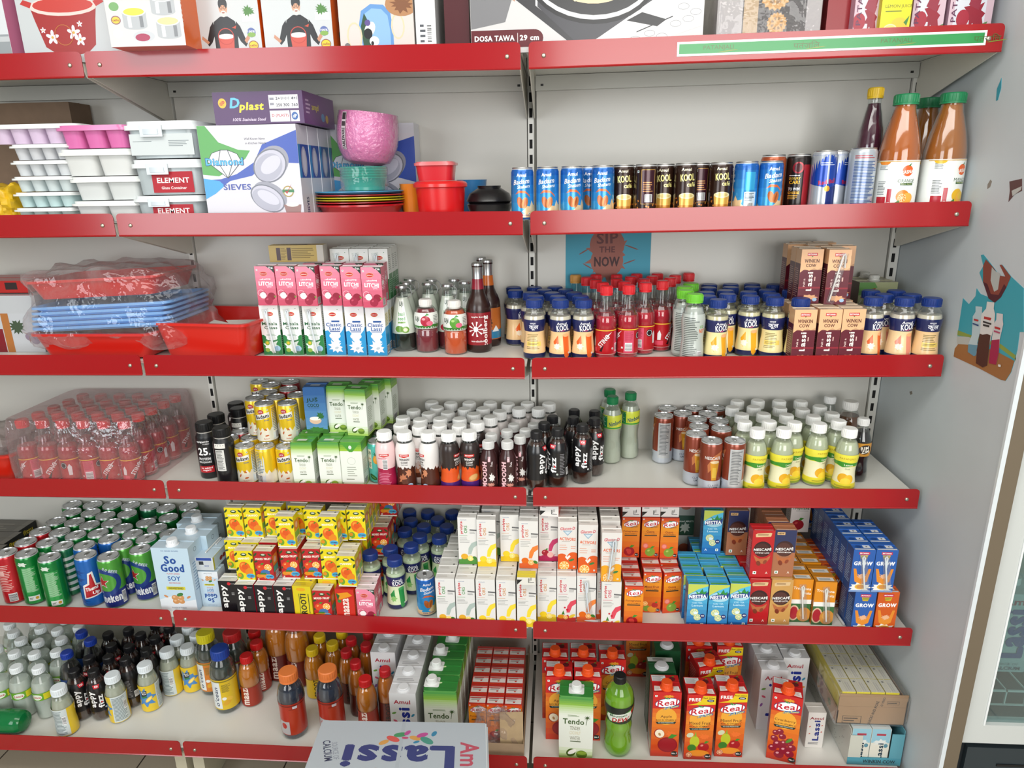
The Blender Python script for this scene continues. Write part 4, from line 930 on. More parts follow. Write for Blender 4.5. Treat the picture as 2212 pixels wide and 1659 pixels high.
def mk_winklassi(straw=False):
 W, H = 48, 122; a = Art(); a.rect(-24, 0, 24, 76, '5f1526'); a.poly([(-24, 70), (-24, H), (24, H), (24, 82), (14, 76), (6, 80), (-4, 74), (-14, 78)], 'e6b487')
 a.rect(-11, H-15, 11, H-8, 'c42a2c'); a.text('BRITANNIA', 0, H-11.5, 19, 3.6, 'ffffff', 0, .02); a.poly([(-2, H-15), (2, H-15), (0, H-18)], '4a7a3a'); a.text('WINKIN', 0, H-26, 32, 8, '5a2a1c', 0, .04); a.text('COW', -1, H-36, 22, 7.5, '5a2a1c', 0, .04)
 a.text('Lassi', -1, 50, 42, 12, 'f0e4de', 90, .05); a.text('fruit n', -13, 46, 20, 5, 'e8cfc8', 90, .02); a.fine(9, 46, 12, 66, 'd8b0a8', 1)
 a.rect(-24, 34, 24, 38, '8a1f2e'); a.splash(2, 14, 18, 'dba377', 8, 6, 8); a.ell(14, 9, 5, 4, '9cbcd8')
 s = Art(); s.rect(-17, 0, 17, 90, '54202a'); s.rect(-17, 90, 17, H, 'd9a87c'); s.fine(-14, 14, 12, 80, 'a07a70', 14, .6)
 return make_carton('carton', .048, .035, .122, 'c99a72', a, s, flap_print(48, 35, '9a8570'), cols=dict(top='c9b49c'), straw=(6, 112, -14, 8, 'd8d4d0') if straw else None)
kind('winklassi', 'lassi_carton', 'drink carton', .122, .024, .0175, False, mk_winklassi)
kind('winklassi_straw', 'lassi_carton', 'drink carton', .122, .024, .0175, False, lambda: mk_winklassi(True))
def mk_mixedbox():
 a = Art(); a.rect(-45, 0, 45, 150, '9b9f78'); a.poly([(-45, 150), (-10, 150), (-2, 138), (-20, 122), (-45, 118)], '5c8a4a'); a.poly([(-40, 112), (-30, 130), (-6, 136), (-10, 120), (-24, 110)], '8e2a24'); a.text('New', -22, 121, 22, 9, 'e8c84c', 8, .03, .2)
 a.poly([(-30, 84), (26, 84), (26, 102), (12, 108), (-20, 108), (-30, 102)], '9c1f22'); a.text('Mixed Fruit', -2, 95, 48, 9, 'e0a24a', 2, .02, .2); a.poly([(-16, 108), (0, 115), (16, 110), (4, 107)], '3f7a3a'); a.ell(0, 60, 26, 20, 'c89a3a')
 t = make_carton('carton', .090, .050, .150, 'b3b291', a, None, flap_print(90, 50, '8a8874'), cols=dict(left='6a4e3c', top='a9a68c'), cap=(.024, 30, .0115, .014, 'cfcfc8', False)); return t
kind('mixedbox', 'juice_carton', 'juice carton', .150, .045, .025, False, mk_mixedbox)
def tendo_art(W, H):
 a = Art(); s = W / 85
 a.grad(-W/2, H*.88, W/2, H, '8fba48', '43904a', 4); a.grad(-W/2, H*.72, W/2, H*.88, 'e6ebdf', 'a4c86c', 5); a.rect(-W/2, H*.64, W/2, H*.72, 'e6ebdf'); a.rect(-W/2, H*.2, W/2, H*.66, 'e4e9df'); a.grad(-W/2, 0, W/2, H*.2, '9cc23e', 'dfe8d4', 4)
 a.text('Tendo', -6*s, H*.625, 52*s, H*.085, '3f5a2c', 0, .03); a.fine(-20*s, H*.70, 14*s, H*.73, '6f8a5a', 2)
 px_, py_ = 28*s, H*.70
 a.poly([(px_-4*s, H*.58), (px_-2.6*s, H*.58), (px_+.8*s, py_), (px_-.4*s, py_)], '3f5a2c')
 for k in (-70, -30, 10, 50, 90, 130, 170, 210, 250):
  c, n = math.cos(math.radians(k)), math.sin(math.radians(k)); a.poly([(px_ - n*1.2*s, py_ + c*1.2*s), (px_ + c*9*s, py_ + n*8*s - 1*s), (px_ + n*1.2*s, py_ - c*1.2*s)], '3f5a2c')
 a.text('TENDER', -2*s, H*.52, 25*s, H*.055, '7c7a62', 0, .0); a.text('COCONUT', -2*s, H*.445, 27*s, H*.05, 'd3c79a', 0, .0); a.text('WATER', -2*s, H*.36, 25*s, H*.06, '7c7a62', 0, .0); a.rect(-14*s, H*.30, 12*s, H*.315, '5c6a50')
 a.ell(-12*s, H*.12, 11*s, H*.07, '45611f', -35); a.ell(-9*s, H*.135, 6*s, H*.065, 'f0efe6', -55); a.ell(15*s, H*.10, 14*s, H*.065, '5a7a26'); a.ell(15*s, H*.125, 12*s, H*.03, '88a43c')
 return a
def tendo_side(D, H):
 a = Art(); a.grad(-D/2, H*.8, D/2, H, '8cba34', '3c8a34', 3); a.rect(-D/2, H*.15, D/2, H*.8, 'dfe6da'); a.grad(-D/2, 0, D/2, H*.15, 'a0c63a', 'd8e4c8', 3); a.fine(-D*.35, H*.3, D*.3, H*.62, '9aa58a', 9, .6); a.barcode(-D*.3, H*.05, D*.2, H*.2, True); return a
def mk_tendo_s():
 a = tendo_art(53, 120); t = Art(); t.rect(-14, 12, 10, 24, 'cfd6c8')
 return make_carton('carton', .054, .046, .122, 'dfe6da', a, tendo_side(46, 120), t, cols=dict(top='4c9636', rings=['bdd68a', 'e2e8dc', 'e2e8dc', 'e2e8dc', 'e2e8dc', 'a8ce5c', '5c9e38']), bulge=.035)
kind('tendo_small', 'coconut_water_carton', 'drink carton', .122, .027, .023, False, mk_tendo_s)
def mk_tendo_back():
 a = Art(); a.grad(-27, 98, 27, 120, '9ec43a', '3c8a34', 4); a.rect(-27, 14, 27, 98, 'e2e7dc'); a.poly([(-24, 120), (24, 120), (4, 96), (-4, 96)], '4c9636'); a.ell(-1, 108, 4, 5, 'd8e0d4'); a.ring(0, 72, 10, .8, 'b8bdb0', 14); a.fine(-12, 30, 12, 58, 'a8aea0', 5); a.fine(-16, 20, 14, 26, '8a9080', 1)
 return make_carton('carton', .054, .046, .122, 'dfe6da', a, tendo_side(46, 120), None, cols=dict(top='4c9636', rings=['d5e2c0', 'e2e8dc', 'e2e8dc', 'e2e8dc', 'e2e8dc', 'a8ce5c', '5c9e38']), bulge=.035)
kind('tendo_small_back', 'coconut_water_carton', 'drink carton', .122, .027, .023, False, mk_tendo_back)
def mk_jus():
 a = Art(); a.grad(-27, 0, 27, 120, '5e93bb', '2c62a4', 6); a.rect(-27, 0, 27, 10, '3a6a2c'); a.text('JUŠ', -6, 88, 28, 13, '12453a', 2, .06); a.text('COCO', -4, 74, 28, 9, '12453a', 0, .05); a.fine(-16, 66, 16, 68, '2a4a6a', 1)
 a.ell(-2, 34, 15, 10, 'd9b79c'); a.ell(-2, 39, 14, 5, 'f3ece4'); a.splash(12, 46, 10, '2c6a34', 8, 4, 12); a.splash(0, 10, 22, '3f7a34', 9, 6, 8)
 return make_carton('carton', .054, .046, .122, '3f76b0', a, None, Art().rect(-12, 12, 12, 24, 'c8d0d8'), cols=dict(top='2f62a0', rings=['3c6a3a', '5688ae', '5a8cba', '4f82b6', '457ab2', '3a70ac', '2f66a6']), bulge=.03)
kind('jus_coco', 'coconut_water_carton', 'drink carton', .122, .027, .023, False, mk_jus)
PRO = dict(lemon=('e2bf1c', 'f0d43a', 'c98a1c', 'c98a4a'), litchi=('4c8a3a', 'a9b8b0', 'e0a82a', '3a8a3c'), orange=('e0622a', 'e8823c', 'dd6a1c', 'c9784a'), apple=('b01f56', 'c23a6a', 'a51f34', 'b01f56'), mixed=('c9302c', 'd8485a', 'd8901c', 'c8305a'))
def mk_prolyte(fl, straw=False):
 base, str_, fr, tc = PRO[fl]; W, H = 47, 131; a = Art(); a.rect(-23.6, 0, 23.6, H, 'dfddd9')
 a.text('CiplaHealth', -9, H-7, 16, 2.6, '4a6a9a', 0, .01); a.text('prolyte', -14, 103, 34, 8, 'c8202c', 90, .055); a.text('ORS', -4, 98, 21, 8, tc, 90, .015); a.rect(6, 94, 23.6, 98, '6a6a6a', -4); a.fine(6, 86, 23, 92, '8a8a88', 2)
 a.fine(-20, 60, 6, 76, '9a9a96', 4, .7); a.fine(-20, 79, 8, 81, tc, 1)
 a.poly([(23.6, 66), (23.6, 54), (14, 46), (8, 28), (0, 28), (2, 46), (10, 60)], str_); a.rect(-23.6, 0, 23.6, 14, base); a.splash(0, 13, 24, base, 9, 7, 9)
 if fl == 'apple': fruit(a, -8, 24, 9, fr, hi='e08a8a'); a.ell(5, 18, 8, 8, 'e9b8b0')
 elif fl == 'mixed': a.ell(-13, 16, 9, 6, 'd8901c'); a.poly([(-12, 22), (-8, 34), (-4, 22)], '3a7a2c'); citrus(a, -2, 14, 6, 'e8a030'); a.ell(14, 18, 9, 4, 'e0c23a', 30); a.ell(2, 36, 3, 3, 'c21c34'); a.ell(-4, 42, 2.5, 2.5, 'c21c34')
 else: a.ell(-9, 22, 9, 8, fr if fl != 'lemon' else 'edcc2a'); citrus(a, 6, 17, 8, 'f2dc5a' if fl != 'orange' else 'f0a040', fr if fl != 'lemon' else 'dcb820'); a.ell(17, 18, 6, 4, 'e9cf4a' if fl == 'lemon' else '3f7a2c', -30)
 s = Art(); s.rect(-17.5, 0, 17.5, 44, base); s.fine(-14, 52, 12, 118, 'b0aeaa', 12, .6)
 return make_carton('carton', .047, .036, .131, 'dad8d4', a, s, flap_print(47, 36), straw=(-3, 116, 6, 30, 'dfe6ec') if straw else None)
for f_ in PRO: kind('prolyte_' + f_, 'ors_carton', 'drink carton', .131, .0235, .018, False, (lambda f_=f_: mk_prolyte(f_)))
kind('prolyte_straw', 'ors_carton', 'drink carton', .131, .0235, .018, False, lambda: mk_prolyte('orange', True))
def mk_glucon(straw=False, base='d85a1e'):
 H = 131; a = Art(); a.rect(-23.6, 0, 23.6, H, 'dcd8d3'); a.text('Glucon-D', 0, H-18, 36, 8, 'c8324a', 3, .03, .2); a.poly([(-12, H-24), (12, H-24), (0, H-38)], '8aa8bc'); a.poly([(-8, H-26), (8, H-26), (0, H-35)], 'c9d6de')
 a.text('ACTIVORS', 0, 84, 39, 8, 'd9602a', -3, .05); a.fine(-14, 76, 14, 78, '8a6a5a', 1); a.fine(-20, 52, 0, 70, 'd9a08a', 3, .7); a.fine(8, 56, 20, 66, 'd9a08a', 2)
 a.rect(-23.6, 0, 23.6, 32, base); a.ell(-14, 32, 13, 12, base); a.ell(14, 34, 15, 14, base); a.poly([(-6, 34), (0, 26), (8, 36), (4, 40), (0, 34), (-4, 38)], 'e9e4de'); citrus(a, -8, 10, 13, 'f0a040', 'e8842c'); a.ell(10, 26, 7, 3, '3a7a3c', 20); veg(a, 16, 7, 4)
 s = Art(); s.rect(-17.5, 0, 17.5, 40, base); s.fine(-14, 50, 12, 116, 'b8aca4', 10, .6)
 return make_carton('carton', .047, .036, .131, 'e6e1da', a, s, flap_print(47, 36), straw=(4, 112, -6, 8, 'dfe6ec') if straw else None)
kind('glucon', 'ors_carton', 'drink carton', .131, .0235, .018, False, mk_glucon)
kind('glucon_straw', 'ors_carton', 'drink carton', .131, .0235, .018, False, lambda: mk_glucon(True, 'e6a01c'))
def mk_real_s(fl):
 H = 115; a = Art(); a.grad(-22.7, 0, 22.7, H*.8, 'cf3c1c', 'e8961f', 6); a.grad(-22.7, H*.8, 22.7, H, 'eb8f1e', 'cf2a20', 3); real_logo(a, 1, H-18, 40, False); a.text('Fruit Power', 8, H-27, 18, 3.4, '4a4a4a', 8, .02); veg(a, -19, H-5, 3.4)
 a.text({'pom': 'Pomegranate', 'guava': 'Guava', 'mixed': 'Mixed Fruit'}[fl], -1, H-40, {'pom': 36, 'guava': 20, 'mixed': 36}[fl], 6.5, '7a2414', 0, .01); a.text('RICH IN VITAMIN C', 0, H-47, 30, 2.6, '4a1c14', 0, .01); a.rect(-16, H-53, 16, H-50, '1f2a26')
 if fl == 'pom': fruit(a, -3, 17, 14, '9c1420', hi='c94a44'); a.ell(-3, 17, 6, 8, 'c43a34')
 elif fl == 'guava': fruit(a, 0, 16, 13, '7a9a34', hi='a8c060'); a.ell(-12, 34, 7, 7, 'd86a60'); a.ell(-12, 34, 5, 5, 'e88a7c')
 else: a.ell(-12, 12, 9, 9, '7a9a30'); a.ell(2, 10, 12, 9, 'e0952a'); fruit(a, 8, 22, 8, 'b52a24'); citrus(a, -16, 26, 7)
 a.ell(16, 8, 5, 4.5, '1c211e'); a.text('No.1', 16, 8, 7, 3, 'ffffff', 0, .02)
 s = Art(); s.rect(-17.5, 0, 17.5, H, 'c42a1c'); s.rect(-12, 60, 12, 92, 'd86a2a'); s.fine(-12, 14, 10, 50, 'e8b8a0', 9, .6)
 t = Art().rect(-21, 4, 21, 26, 'dcd3cf').fine(-17, 12, 10, 22, '8a7a76', 2); t.ell(2, 10, 3, 2.4, 'c23a30');
 return make_carton('carton', .0455, .036, .115, 'd5301f', a, s, t, cols=dict(top='b82a24'))
for f_ in ('pom', 'guava', 'mixed'): kind('real_' + f_, 'juice_carton', 'juice carton', .115, .02275, .018, False, (lambda f_=f_: mk_real_s(f_)))
def mk_nestea():
 H = 124; a = Art(); a.grad(-23.7, 0, 23.7, H, '1d5ea8', '56bfe0', 7); a.poly([(-23.7, H), (23.7, H), (23.7, H-5), (0, H-14), (-23.7, H-30)], 'bfcb58'); a.ell(2, H-34, 22, 13, 'a8d4e2'); a.poly([(-23, 82), (22, 87), (23.5, 102), (8, 100), (-16, 95)], '1c3d86')
 a.text('NESTEA', 0, 90, 40, 9.5, 'ffffff', 3, .07); a.poly([(2, 98), (10, 112), (14, 100)], '2c8a3a'); a.poly([(4, 98), (-6, 106), (-2, 96)], '3f9a44'); a.poly([(8, 98), (20, 106), (18, 97)], '2c8a3a')
 a.text('ICED TEA', 0, 72, 24, 4.4, 'bfe4f2', 0, .02); a.text('Lemon', 0, 65, 26, 6, 'bfe4f2', 0, .03); citrus(a, -6, 46, 10, 'a9c99a', 'b9c06a'); citrus(a, 2, 32, 9, 'a9c99a', 'b9c06a'); a.ell(-3, 44, 5, 4, 'd9ecf4')
 a.ell(14, 36, 6, 6, '28346e'); a.text('40', 14, 36.5, 7, 4, 'f2f2f2', 0, .04); veg(a, 14, 12, 7); a.text('A', -14, 12, 7, 6, 'd9e4f0', 0, .02)
 s = Art(); s.rect(-17.5, 0, 17.5, H, '1f4f86'); s.fine(-14, 20, 12, 90, '88aac8', 14, .6)
 return make_carton('carton', .0475, .036, .124, '3fa6d0', a, s, Art().rect(-20, 3, 18, 9, '4f9a3c'), cols=dict(top='3f9cc6'))
kind('nestea', 'iced_tea_carton', 'drink carton', .124, .02375, .018, False, mk_nestea)
def mk_nescbox(v):
 H = 126; body, sub, disc = dict(red=('b71f24', 'INTENSE CAFÉ', '33181a'), mocha=('a56a4a', 'CHOCO MOCHA', '3a2020'), tan=('c99a56', 'CHILLED LATTE', '2f1a18'))[v]; a = Art(); a.rect(-25, 0, 25, H, body)
 if v == 'mocha': a.rect(-25, 66, 25, H, '2b3358'); a.rect(-20, H-13, -2, H-6, 'd8b07a'); a.text('NEW', -11, H-9.5, 14, 4, '3a2418', 0, .05, .2)
 else: a.poly([(-18, H-18), (17, H-16), (19, H-7), (15, H-6), (-15, H-8), (-19, H-11)], 'd9b98a'); a.fine(-14, H-15, 14, H-9, '8a6a4a', 2)
 a.ell(0, 76, 21, 21, disc); a.ell(-2, 74, 18, 18, '52302a' if v != 'red' else '47211f'); a.rect(-22, 70, 22, 78, disc); a.text('NESCAFÉ', 0, 76, 41, 8.5, 'f4f0ec', 2, .055); a.text(sub, 0, 66.5, 33, 3.8, 'f4f0ec', 0, .03)
 a.poly([(-20, 60), (-14, 44), (-4, 38), (8, 36), (18, 50), (20, 60), (10, 52), (-6, 50)], 'b5683c'); a.ell(-7, 38, 5, 7, '7a3420', 20); a.ell(8, 42, 4, 6, '8a4028', -30)
 veg(a, -14, 12, 8); a.text('A', 14, 12, 6, 6, 'e8d8c8', 0, .02)
 s = Art(); s.fine(-13, 20, 12, 96, 'd8a8a0' if v == 'red' else 'c8a078', 15, .65)
 return make_carton('carton', .051, .035, .126, body, a, s, Art().rect(-22, 2, 22, 4, 'e0d0c0'), cols=dict(top=body if v != 'tan' else 'c39552'))
for f_ in ('red', 'mocha', 'tan'): kind('nescbox_' + f_, 'coffee_carton', 'drink carton', .126, .0255, .0175, False, (lambda f_=f_: mk_nescbox(f_)))
def mk_trop(white=False):
 H = 120; a = Art()
 if white:
  a.rect(-25, 0, 25, H, 'e2dcd8'); a.poly([(-25, H), (25, H), (25, 84), (4, 92), (-12, 82), (-25, 88)], '8e1f2a'); a.ell(-8, 98, 9, 10, 'e9d8cc'); a.ell(-8, 98, 5, 6, 'b8584a'); a.text('Tropicana', 0, 70, 44, 9, '2c5a34', 0, .04); a.rect(-12, 63, 20, 64, '3a3a3a'); fruit(a, -4, 22, 16, '9c1a28', hi='c84a4a')
 else:
  a.rect(-25, 64, 25, H, 'd98a1c'); a.rect(-25, 52, 25, 64, 'ecebe6'); a.rect(-25, 0, 25, 52, '3a6a3c'); a.text('Tropicana', 0, 94, 42, 9, 'f2e9d8', -4, .03); a.text('Fruitz', 12, 82, 20, 7, 'f2e9d8', -4, .03)
  a.ell(-14, 26, 13, 22, 'd8b89a'); a.ell(-14, 26, 10, 18, 'a82a34'); a.ell(10, 22, 17, 20, 'c98a3c'); a.ell(6, 26, 8, 10, 'd9a04e')
 s = Art(); s.rect(-17.5, 0, 17.5, H, 'b06a1c' if not white else 'c8c0ba'); s.fine(-14, 20, 12, 90, 'e0c08a' if not white else '8a8480', 12, .6)
 return make_carton('carton', .050, .036, .120, 'cf861f' if not white else 'd8d2cc', a, s, Art().rect(-18, 5, 20, 20, 'd9d6ce').fine(-14, 8, 14, 17, '6a7a80', 3), cols=dict(top='b9781e' if not white else '8e1f2a'), straw=None if white else (-2, 104, 9, 12, 'eceae4'))
kind('tropicana', 'juice_carton', 'juice carton', .120, .025, .018, False, mk_trop)
kind('tropicana_white', 'juice_carton', 'juice carton', .120, .025, .018, False, lambda: mk_trop(True))
def mk_grow(body='2a5ba6', straw=False):
 H = 112; a = Art(); a.rect(-24.5, 0, 24.5, H, body); a.rect(-12, H-13, 12, H-6, 'c0304a'); a.text('BRITANNIA', 0, H-9.5, 20, 3.4, 'ffffff', 0, .02); a.poly([(-9, H-14), (9, H-14), (6, H-24), (-6, H-24)], 'c9a62c'); a.fine(-7, H-22, 8, H-15, '6a8a3a', 2)
 a.text('GROW', 0, 76, 41, 10, 'f2f2f2', 0, .09); a.poly([(-20, 62), (-14, 62), (-8, 40), (8, 40), (14, 62), (20, 62), (14, 28), (0, 20), (-14, 28)], 'dd8a2c'); a.splash(0, 42, 10, 'e3b089', 10, 5, 8)
 a.splash(0, 12, 27, 'e9e8e4', 10, 6, 14); a.ell(0, 14, 12, 7, 'e2b23c'); a.ell(0, 14, 8, 5, 'c98a4a'); a.rect(-24.5, 0, 24.5, 5, '7a98c8' if body[0] == '2' else 'd98a5a')
 s = Art(); s.rect(-17.5, 0, 17.5, H, '244c88' if body[0] == '2' else 'b0481a'); s.fine(-14, 20, 12, 90, '8aa8cc' if body[0] == '2' else 'e0a080', 12, .6)
 return make_carton('carton', .049, .036, .112, body, a, s, Art().rect(-22, 0, 22, 5, 'c9cfd4').rect(0, 8, 16, 20, 'd3d7da').ell(8, 14, 2, 2, '222222').ell(-10, 14, 7, 6, '1e4482' if body[0] == '2' else 'a03c14'), cols=dict(top=body), straw=(-4, 96, 10, 10, 'e4eaee') if straw else None)
kind('grow_blue', 'milk_carton', 'milk carton', .112, .0245, .018, False, mk_grow)
kind('grow_blue_straw', 'milk_carton', 'milk carton', .112, .0245, .018, False, lambda: mk_grow('2a5ba6', True))
kind('grow_orange', 'milk_carton', 'milk carton', .112, .0245, .018, False, lambda: mk_grow('c9581c'))
def mk_mango(red=False):
 H = 85; body = 'b51f24' if red else 'e0cf1c'; a = Art(); a.rect(-23, 0, 23, H, body); a.rect(-23, 0, 23, 3, 'e9e6df')
 for u, v, r in ((-19, 76, 50), (18, 76, -40), (-20, 56, 20), (20, 58, 70), (-19, 34, 60)): a.ell(u, v, 6, 2.6, '2c4a20', r)
 a.ell(1, 75, 8, 4.4, '28481f', 0); a.ell(1, 76, 5, 2.2, 'c9d0b8'); a.text('MIXED FRUIT' if red else 'MANGO', 0, 64, 40 if red else 29, 5.6, 'f6f2e2', 2, .06)
 # plain fruit drawing where the photograph has a cartoon figure
 if red: fruit(a, -9, 38, 11, 'd8481c', hi='f0a060'); citrus(a, 10, 40, 10); a.ell(2, 26, 12, 8, '3f6ea8'); a.splash(0, 16, 22, 'e08a2c', 8, 5, 8); a.rect(-12, 20, 4, 25, '3a7a34')
 else: a.ell(0, 38, 14, 17, 'e2661c', 20); a.ell(-4, 44, 6, 7, 'ee9a38', 20); a.ell(10, 26, 10, 12, 'e0851c', -20); fruit(a, 0, 40, 8, 'd9571a'); a.ell(-14, 14, 8, 9, '6a9a2c')
 a.ell(-16, 16, 5, 5, 'd98a1c'); a.ell(12, 14, 11, 7, '4aa6cc'); a.text('VITAMIN', 12, 14.5, 16, 3.6, '1c3a7a', 0, .05); a.ell(13, 8, 3, 2.4, 'c84a3a'); veg(a, -18, 6, 3.4)
 s = Art(); s.rect(-16, 3, 16, H, 'e0cf1c' if not red else 'c23a2a'); s.rect(-13, 42, 13, 70, 'df8a34'); s.rect(-13, 24, 13, 40, '7fae4c' if not red else '58a08a'); s.barcode(-4, 4, 12, 22, True); s.ell(0, 56, 7, 8, 'e8b8a0')
 return make_carton('carton', .046, .032, .0855, body, a, s, flap_print(46, 32), cols=dict(top='d6d1c2', back=body))
kind('mango', 'juice_carton', 'juice carton', .0855, .023, .016, False, mk_mango)
kind('mixed_red', 'juice_carton', 'juice carton', .0855, .023, .016, False, lambda: mk_mango(True))
def mk_appybox():
 H = 97; a = Art(); a.rect(-23.5, 0, 23.5, H, '141216'); a.text('appy', -9, 52, 66, 15, 'ecebe8', 90, .06); a.ell(4, H-8, 4.6, 4.6, 'c91f2c'); a.text('Parle Agro', 15, H-8, 12, 2.4, 'dddddd', 0, .01); a.fine(8, 56, 18, 64, 'a8a8a8', 3)
 s = Art(); s.rect(-17.5, 0, 17.5, H, 'b8203a'); return make_carton('carton', .0475, .036, .097, '141216', a, s, flap_print(47, 36, 'a8b0ac'), cols=dict(top='d8dad6', left='7a1c2a', right='b8203a'))
kind('appybox', 'juice_carton', 'juice carton', .097, .02375, .018, False, mk_appybox)
def mk_frootibox():
 H = 97; a = Art(); a.rect(-23.5, 0, 23.5, H, 'd8c41c'); a.text('FROOTI', 2, 42, 66, 15, '2a2a1c', 90, .06); a.rect(-9, 8, -7.5, 76, '2f5a34'); a.rect(15, 20, 17, 76, '1c3a24'); a.ell(-2, H-9, 12, 5, 'e2a41c')
 return make_carton('carton', .0475, .036, .097, 'd0bc1c', a, None, flap_print(47, 36, 'a89a2a'), cols=dict(top='d3c22c'))
kind('frootibox', 'juice_carton', 'juice carton', .097, .02375, .018, False, mk_frootibox)
def mk_maazabox():
 H = 92; a = Art(); a.rect(-23.5, 0, 23.5, H, 'c6281c'); a.text('maaza', 2, 38, 56, 15, 'ecdfd6', 90, .05); a.poly([(-20, 80), (8, 84), (20, 74), (4, 68), (-14, 62)], 'e0921c'); a.poly([(-22, 82), (-12, 74), (-18, 60)], '2c5a2c'); a.ell(-14, 58, 5, 4.4, '2f7a3c')
 return make_carton('carton', .0475, .036, .092, 'c2261c', a, Art().rect(-17.5, 0, 17.5, H, 'd85a1e').fine(-12, 14, 12, 74, 'e9b08a', 9), flap_print(47, 36, 'a04038'), cols=dict(top='b5241c'))
kind('maazabox', 'juice_carton', 'juice carton', .092, .02375, .018, False, mk_maazabox)
# ---- litre cartons
def mk_real1l(fl, free=False):
 W, H = 69.5, 198; a = Art(); a.grad(-W/2, 0, W/2, H*.55, 'c42c1c', 'e27a20', 6); a.grad(-W/2, H*.55, W/2, H*.75, 'e6882a', 'd95a24', 3); a.rect(-W/2, H*.75, W/2, H, 'c92522'); a.ell(0, H*.63, 26, 26, 'eda83a')
 if free:
  a.rect(-W/2, H*.9-4, W/2, H*.975, 'c92522'); a.poly([(-W/2, H*.84), (-12, H*.87), (0, H*.92), (4, H*.985), (W/2, H*.985), (W/2, H*.885), (W/2, H*.86), (4, H*.85)], 'e5c81f')
  a.text('FREE', -16, H*.925, 28, 9, 'f6f2ee', 2, .09); a.text('Real 250ml', 18, H*.955, 28, 4.4, '5a2a14', 0, .02); a.ell(22, H*.915, 9, 3.8, '1c2156'); a.text('₹30', 22, H*.915, 10, 3.6, 'ffffff', 0, .04)
  real_logo(a, 1, H*.755, 62); dy = -.035*H
 else: real_logo(a, 1, H*.84, 62); veg(a, -27, H*.94, 5.5); dy = .02*H; a.splash(4, H*.94, 15, 'e89a30', 9, 3, 5)
 nm = dict(apple='Apple', mixed='Mixed Fruit', orange='Orange', cran='Cranberry')[fl]
 a.text(nm, 0, H*.605+dy, dict(apple=28, mixed=52, orange=34, cran=48)[fl], 9.5, '4a1a14', 2, .0); a.text('RICH IN VITAMIN C', 0, H*.555+dy, 50, 4.4, '3a140c', 2, .02); a.poly([(-26, H*.525+dy), (26, H*.535+dy), (22, H*.50+dy), (-22, H*.49+dy)], '20332c'); a.text('NO ADDED PRESERVATIVES', 0, H*.514+dy, 38, 3, 'd8e0d4', 2, .01)
 a.splash(14, H*.36, 15, 'e8702a', 9, 8, 10)
 if fl == 'apple':
  a.ell(-15, H*.36, 13, 15, '9c2a24', 20); a.ell(-14, H*.36, 11.5, 13, 'f3e6cc', 20); a.ell(-14, H*.35, 3, 5, 'b58a5a', 20); fruit(a, 7, H*.19, 25, '8e1a24', hi='d8867c'); a.ell(7, H*.19, 22, 20, '9c1f28')
 elif fl == 'orange': citrus(a, 8, H*.22, 24, 'f0961c', 'e07a14'); fruit(a, -16, H*.17, 16, 'e8871c')
 elif fl == 'cran':
  for u, v, r in ((-18, .42, 8), (-8, .45, 8), (-2, .38, 9), (-20, .33, 9), (4, .28, 10), (-10, .25, 12), (16, .33, 9), (22, .24, 10), (6, .18, 12), (-22, .18, 10), (18, .14, 11), (-6, .10, 12)): a.ell(u, H*v, r, r, '8c1c30'); a.ell(u-r*.3, H*v+r*.3, r*.35, r*.25, 'dd9aa0', 30, 8)
  a.ell(14, H*.34, 11, 4, '4c8a2c', 50)
 else: a.ell(-22, H*.38, 9, 7, 'cfd4b0', 30); a.ell(-10, H*.28, 12, 18, 'b9c22c'); a.poly([(-12, H*.36), (-8, H*.44), (-6, H*.36)], '8aa82c'); a.ell(-16, H*.18, 11, 11, '3c7a2c'); fruit(a, 13, H*.2, 14, 'a81f24', hi='e08a80'); a.ell(2, H*.1, 26, 10, 'e8902a'); citrus(a, -22, H*.07, 8, 'c84a34', '7a2418'); a.ell(22, H*.05, 10, 6, 'd8604a')
 a.ell(25, H*.055, 8.5, 7.5, '1c241f'); a.text('No.1', 25, H*.057, 12, 5, 'ffffff', 6, .04)
 s = Art(); s.rect(-31, 0, 31, H, 'b31f20'); s.ell(0, H*.6, 12, 26, '5a5a2c', 10); s.fine(-24, H*.66, 22, H*.9, 'd88a80', 6, .7); s.rect(-22, H*.24, 22, H*.28, 'd89a2c', -8); s.rect(-20, H*.36, 20, H*.41, 'c84a4a', -8); s.barcode(-26, 6, -2, 40, True); s.rect(2, 6, 24, 40, 'd8c8b8')
 tp = Art(); tp.rect(-33, 38, 2, 60, 'd8d8d8'); tp.fine(-31, 40, 0, 58, '5a5a5a', 5, .7); fruit(tp, 18, 48, 8, '5a1a20'); tp.poly([(-32, 4), (-14, 6), (-12, 20), (-30, 22)], 'e3dcd6'); tp.poly([(32, 4), (14, 6), (12, 20), (30, 22)], 'e3dcd6'); tp.fine(-29, 8, -15, 19, 'b09a94', 4); tp.fine(15, 8, 29, 19, 'b09a94', 4)
 return make_carton('carton', .0695, .062, .198, 'b8201f', a, s, tp, cols=dict(top='b31c1e'), cap=(0, 17, .0130, .019, 'e2501a', False))
for f_, fr_ in (('apple', 0), ('mixed', 1), ('orange', 0), ('cran', 0)): kind('real1l_' + f_, 'litre_juice_carton', 'juice carton', .198, .03475, .031, False, (lambda f_=f_, fr_=fr_: mk_real1l(f_, bool(fr_))))
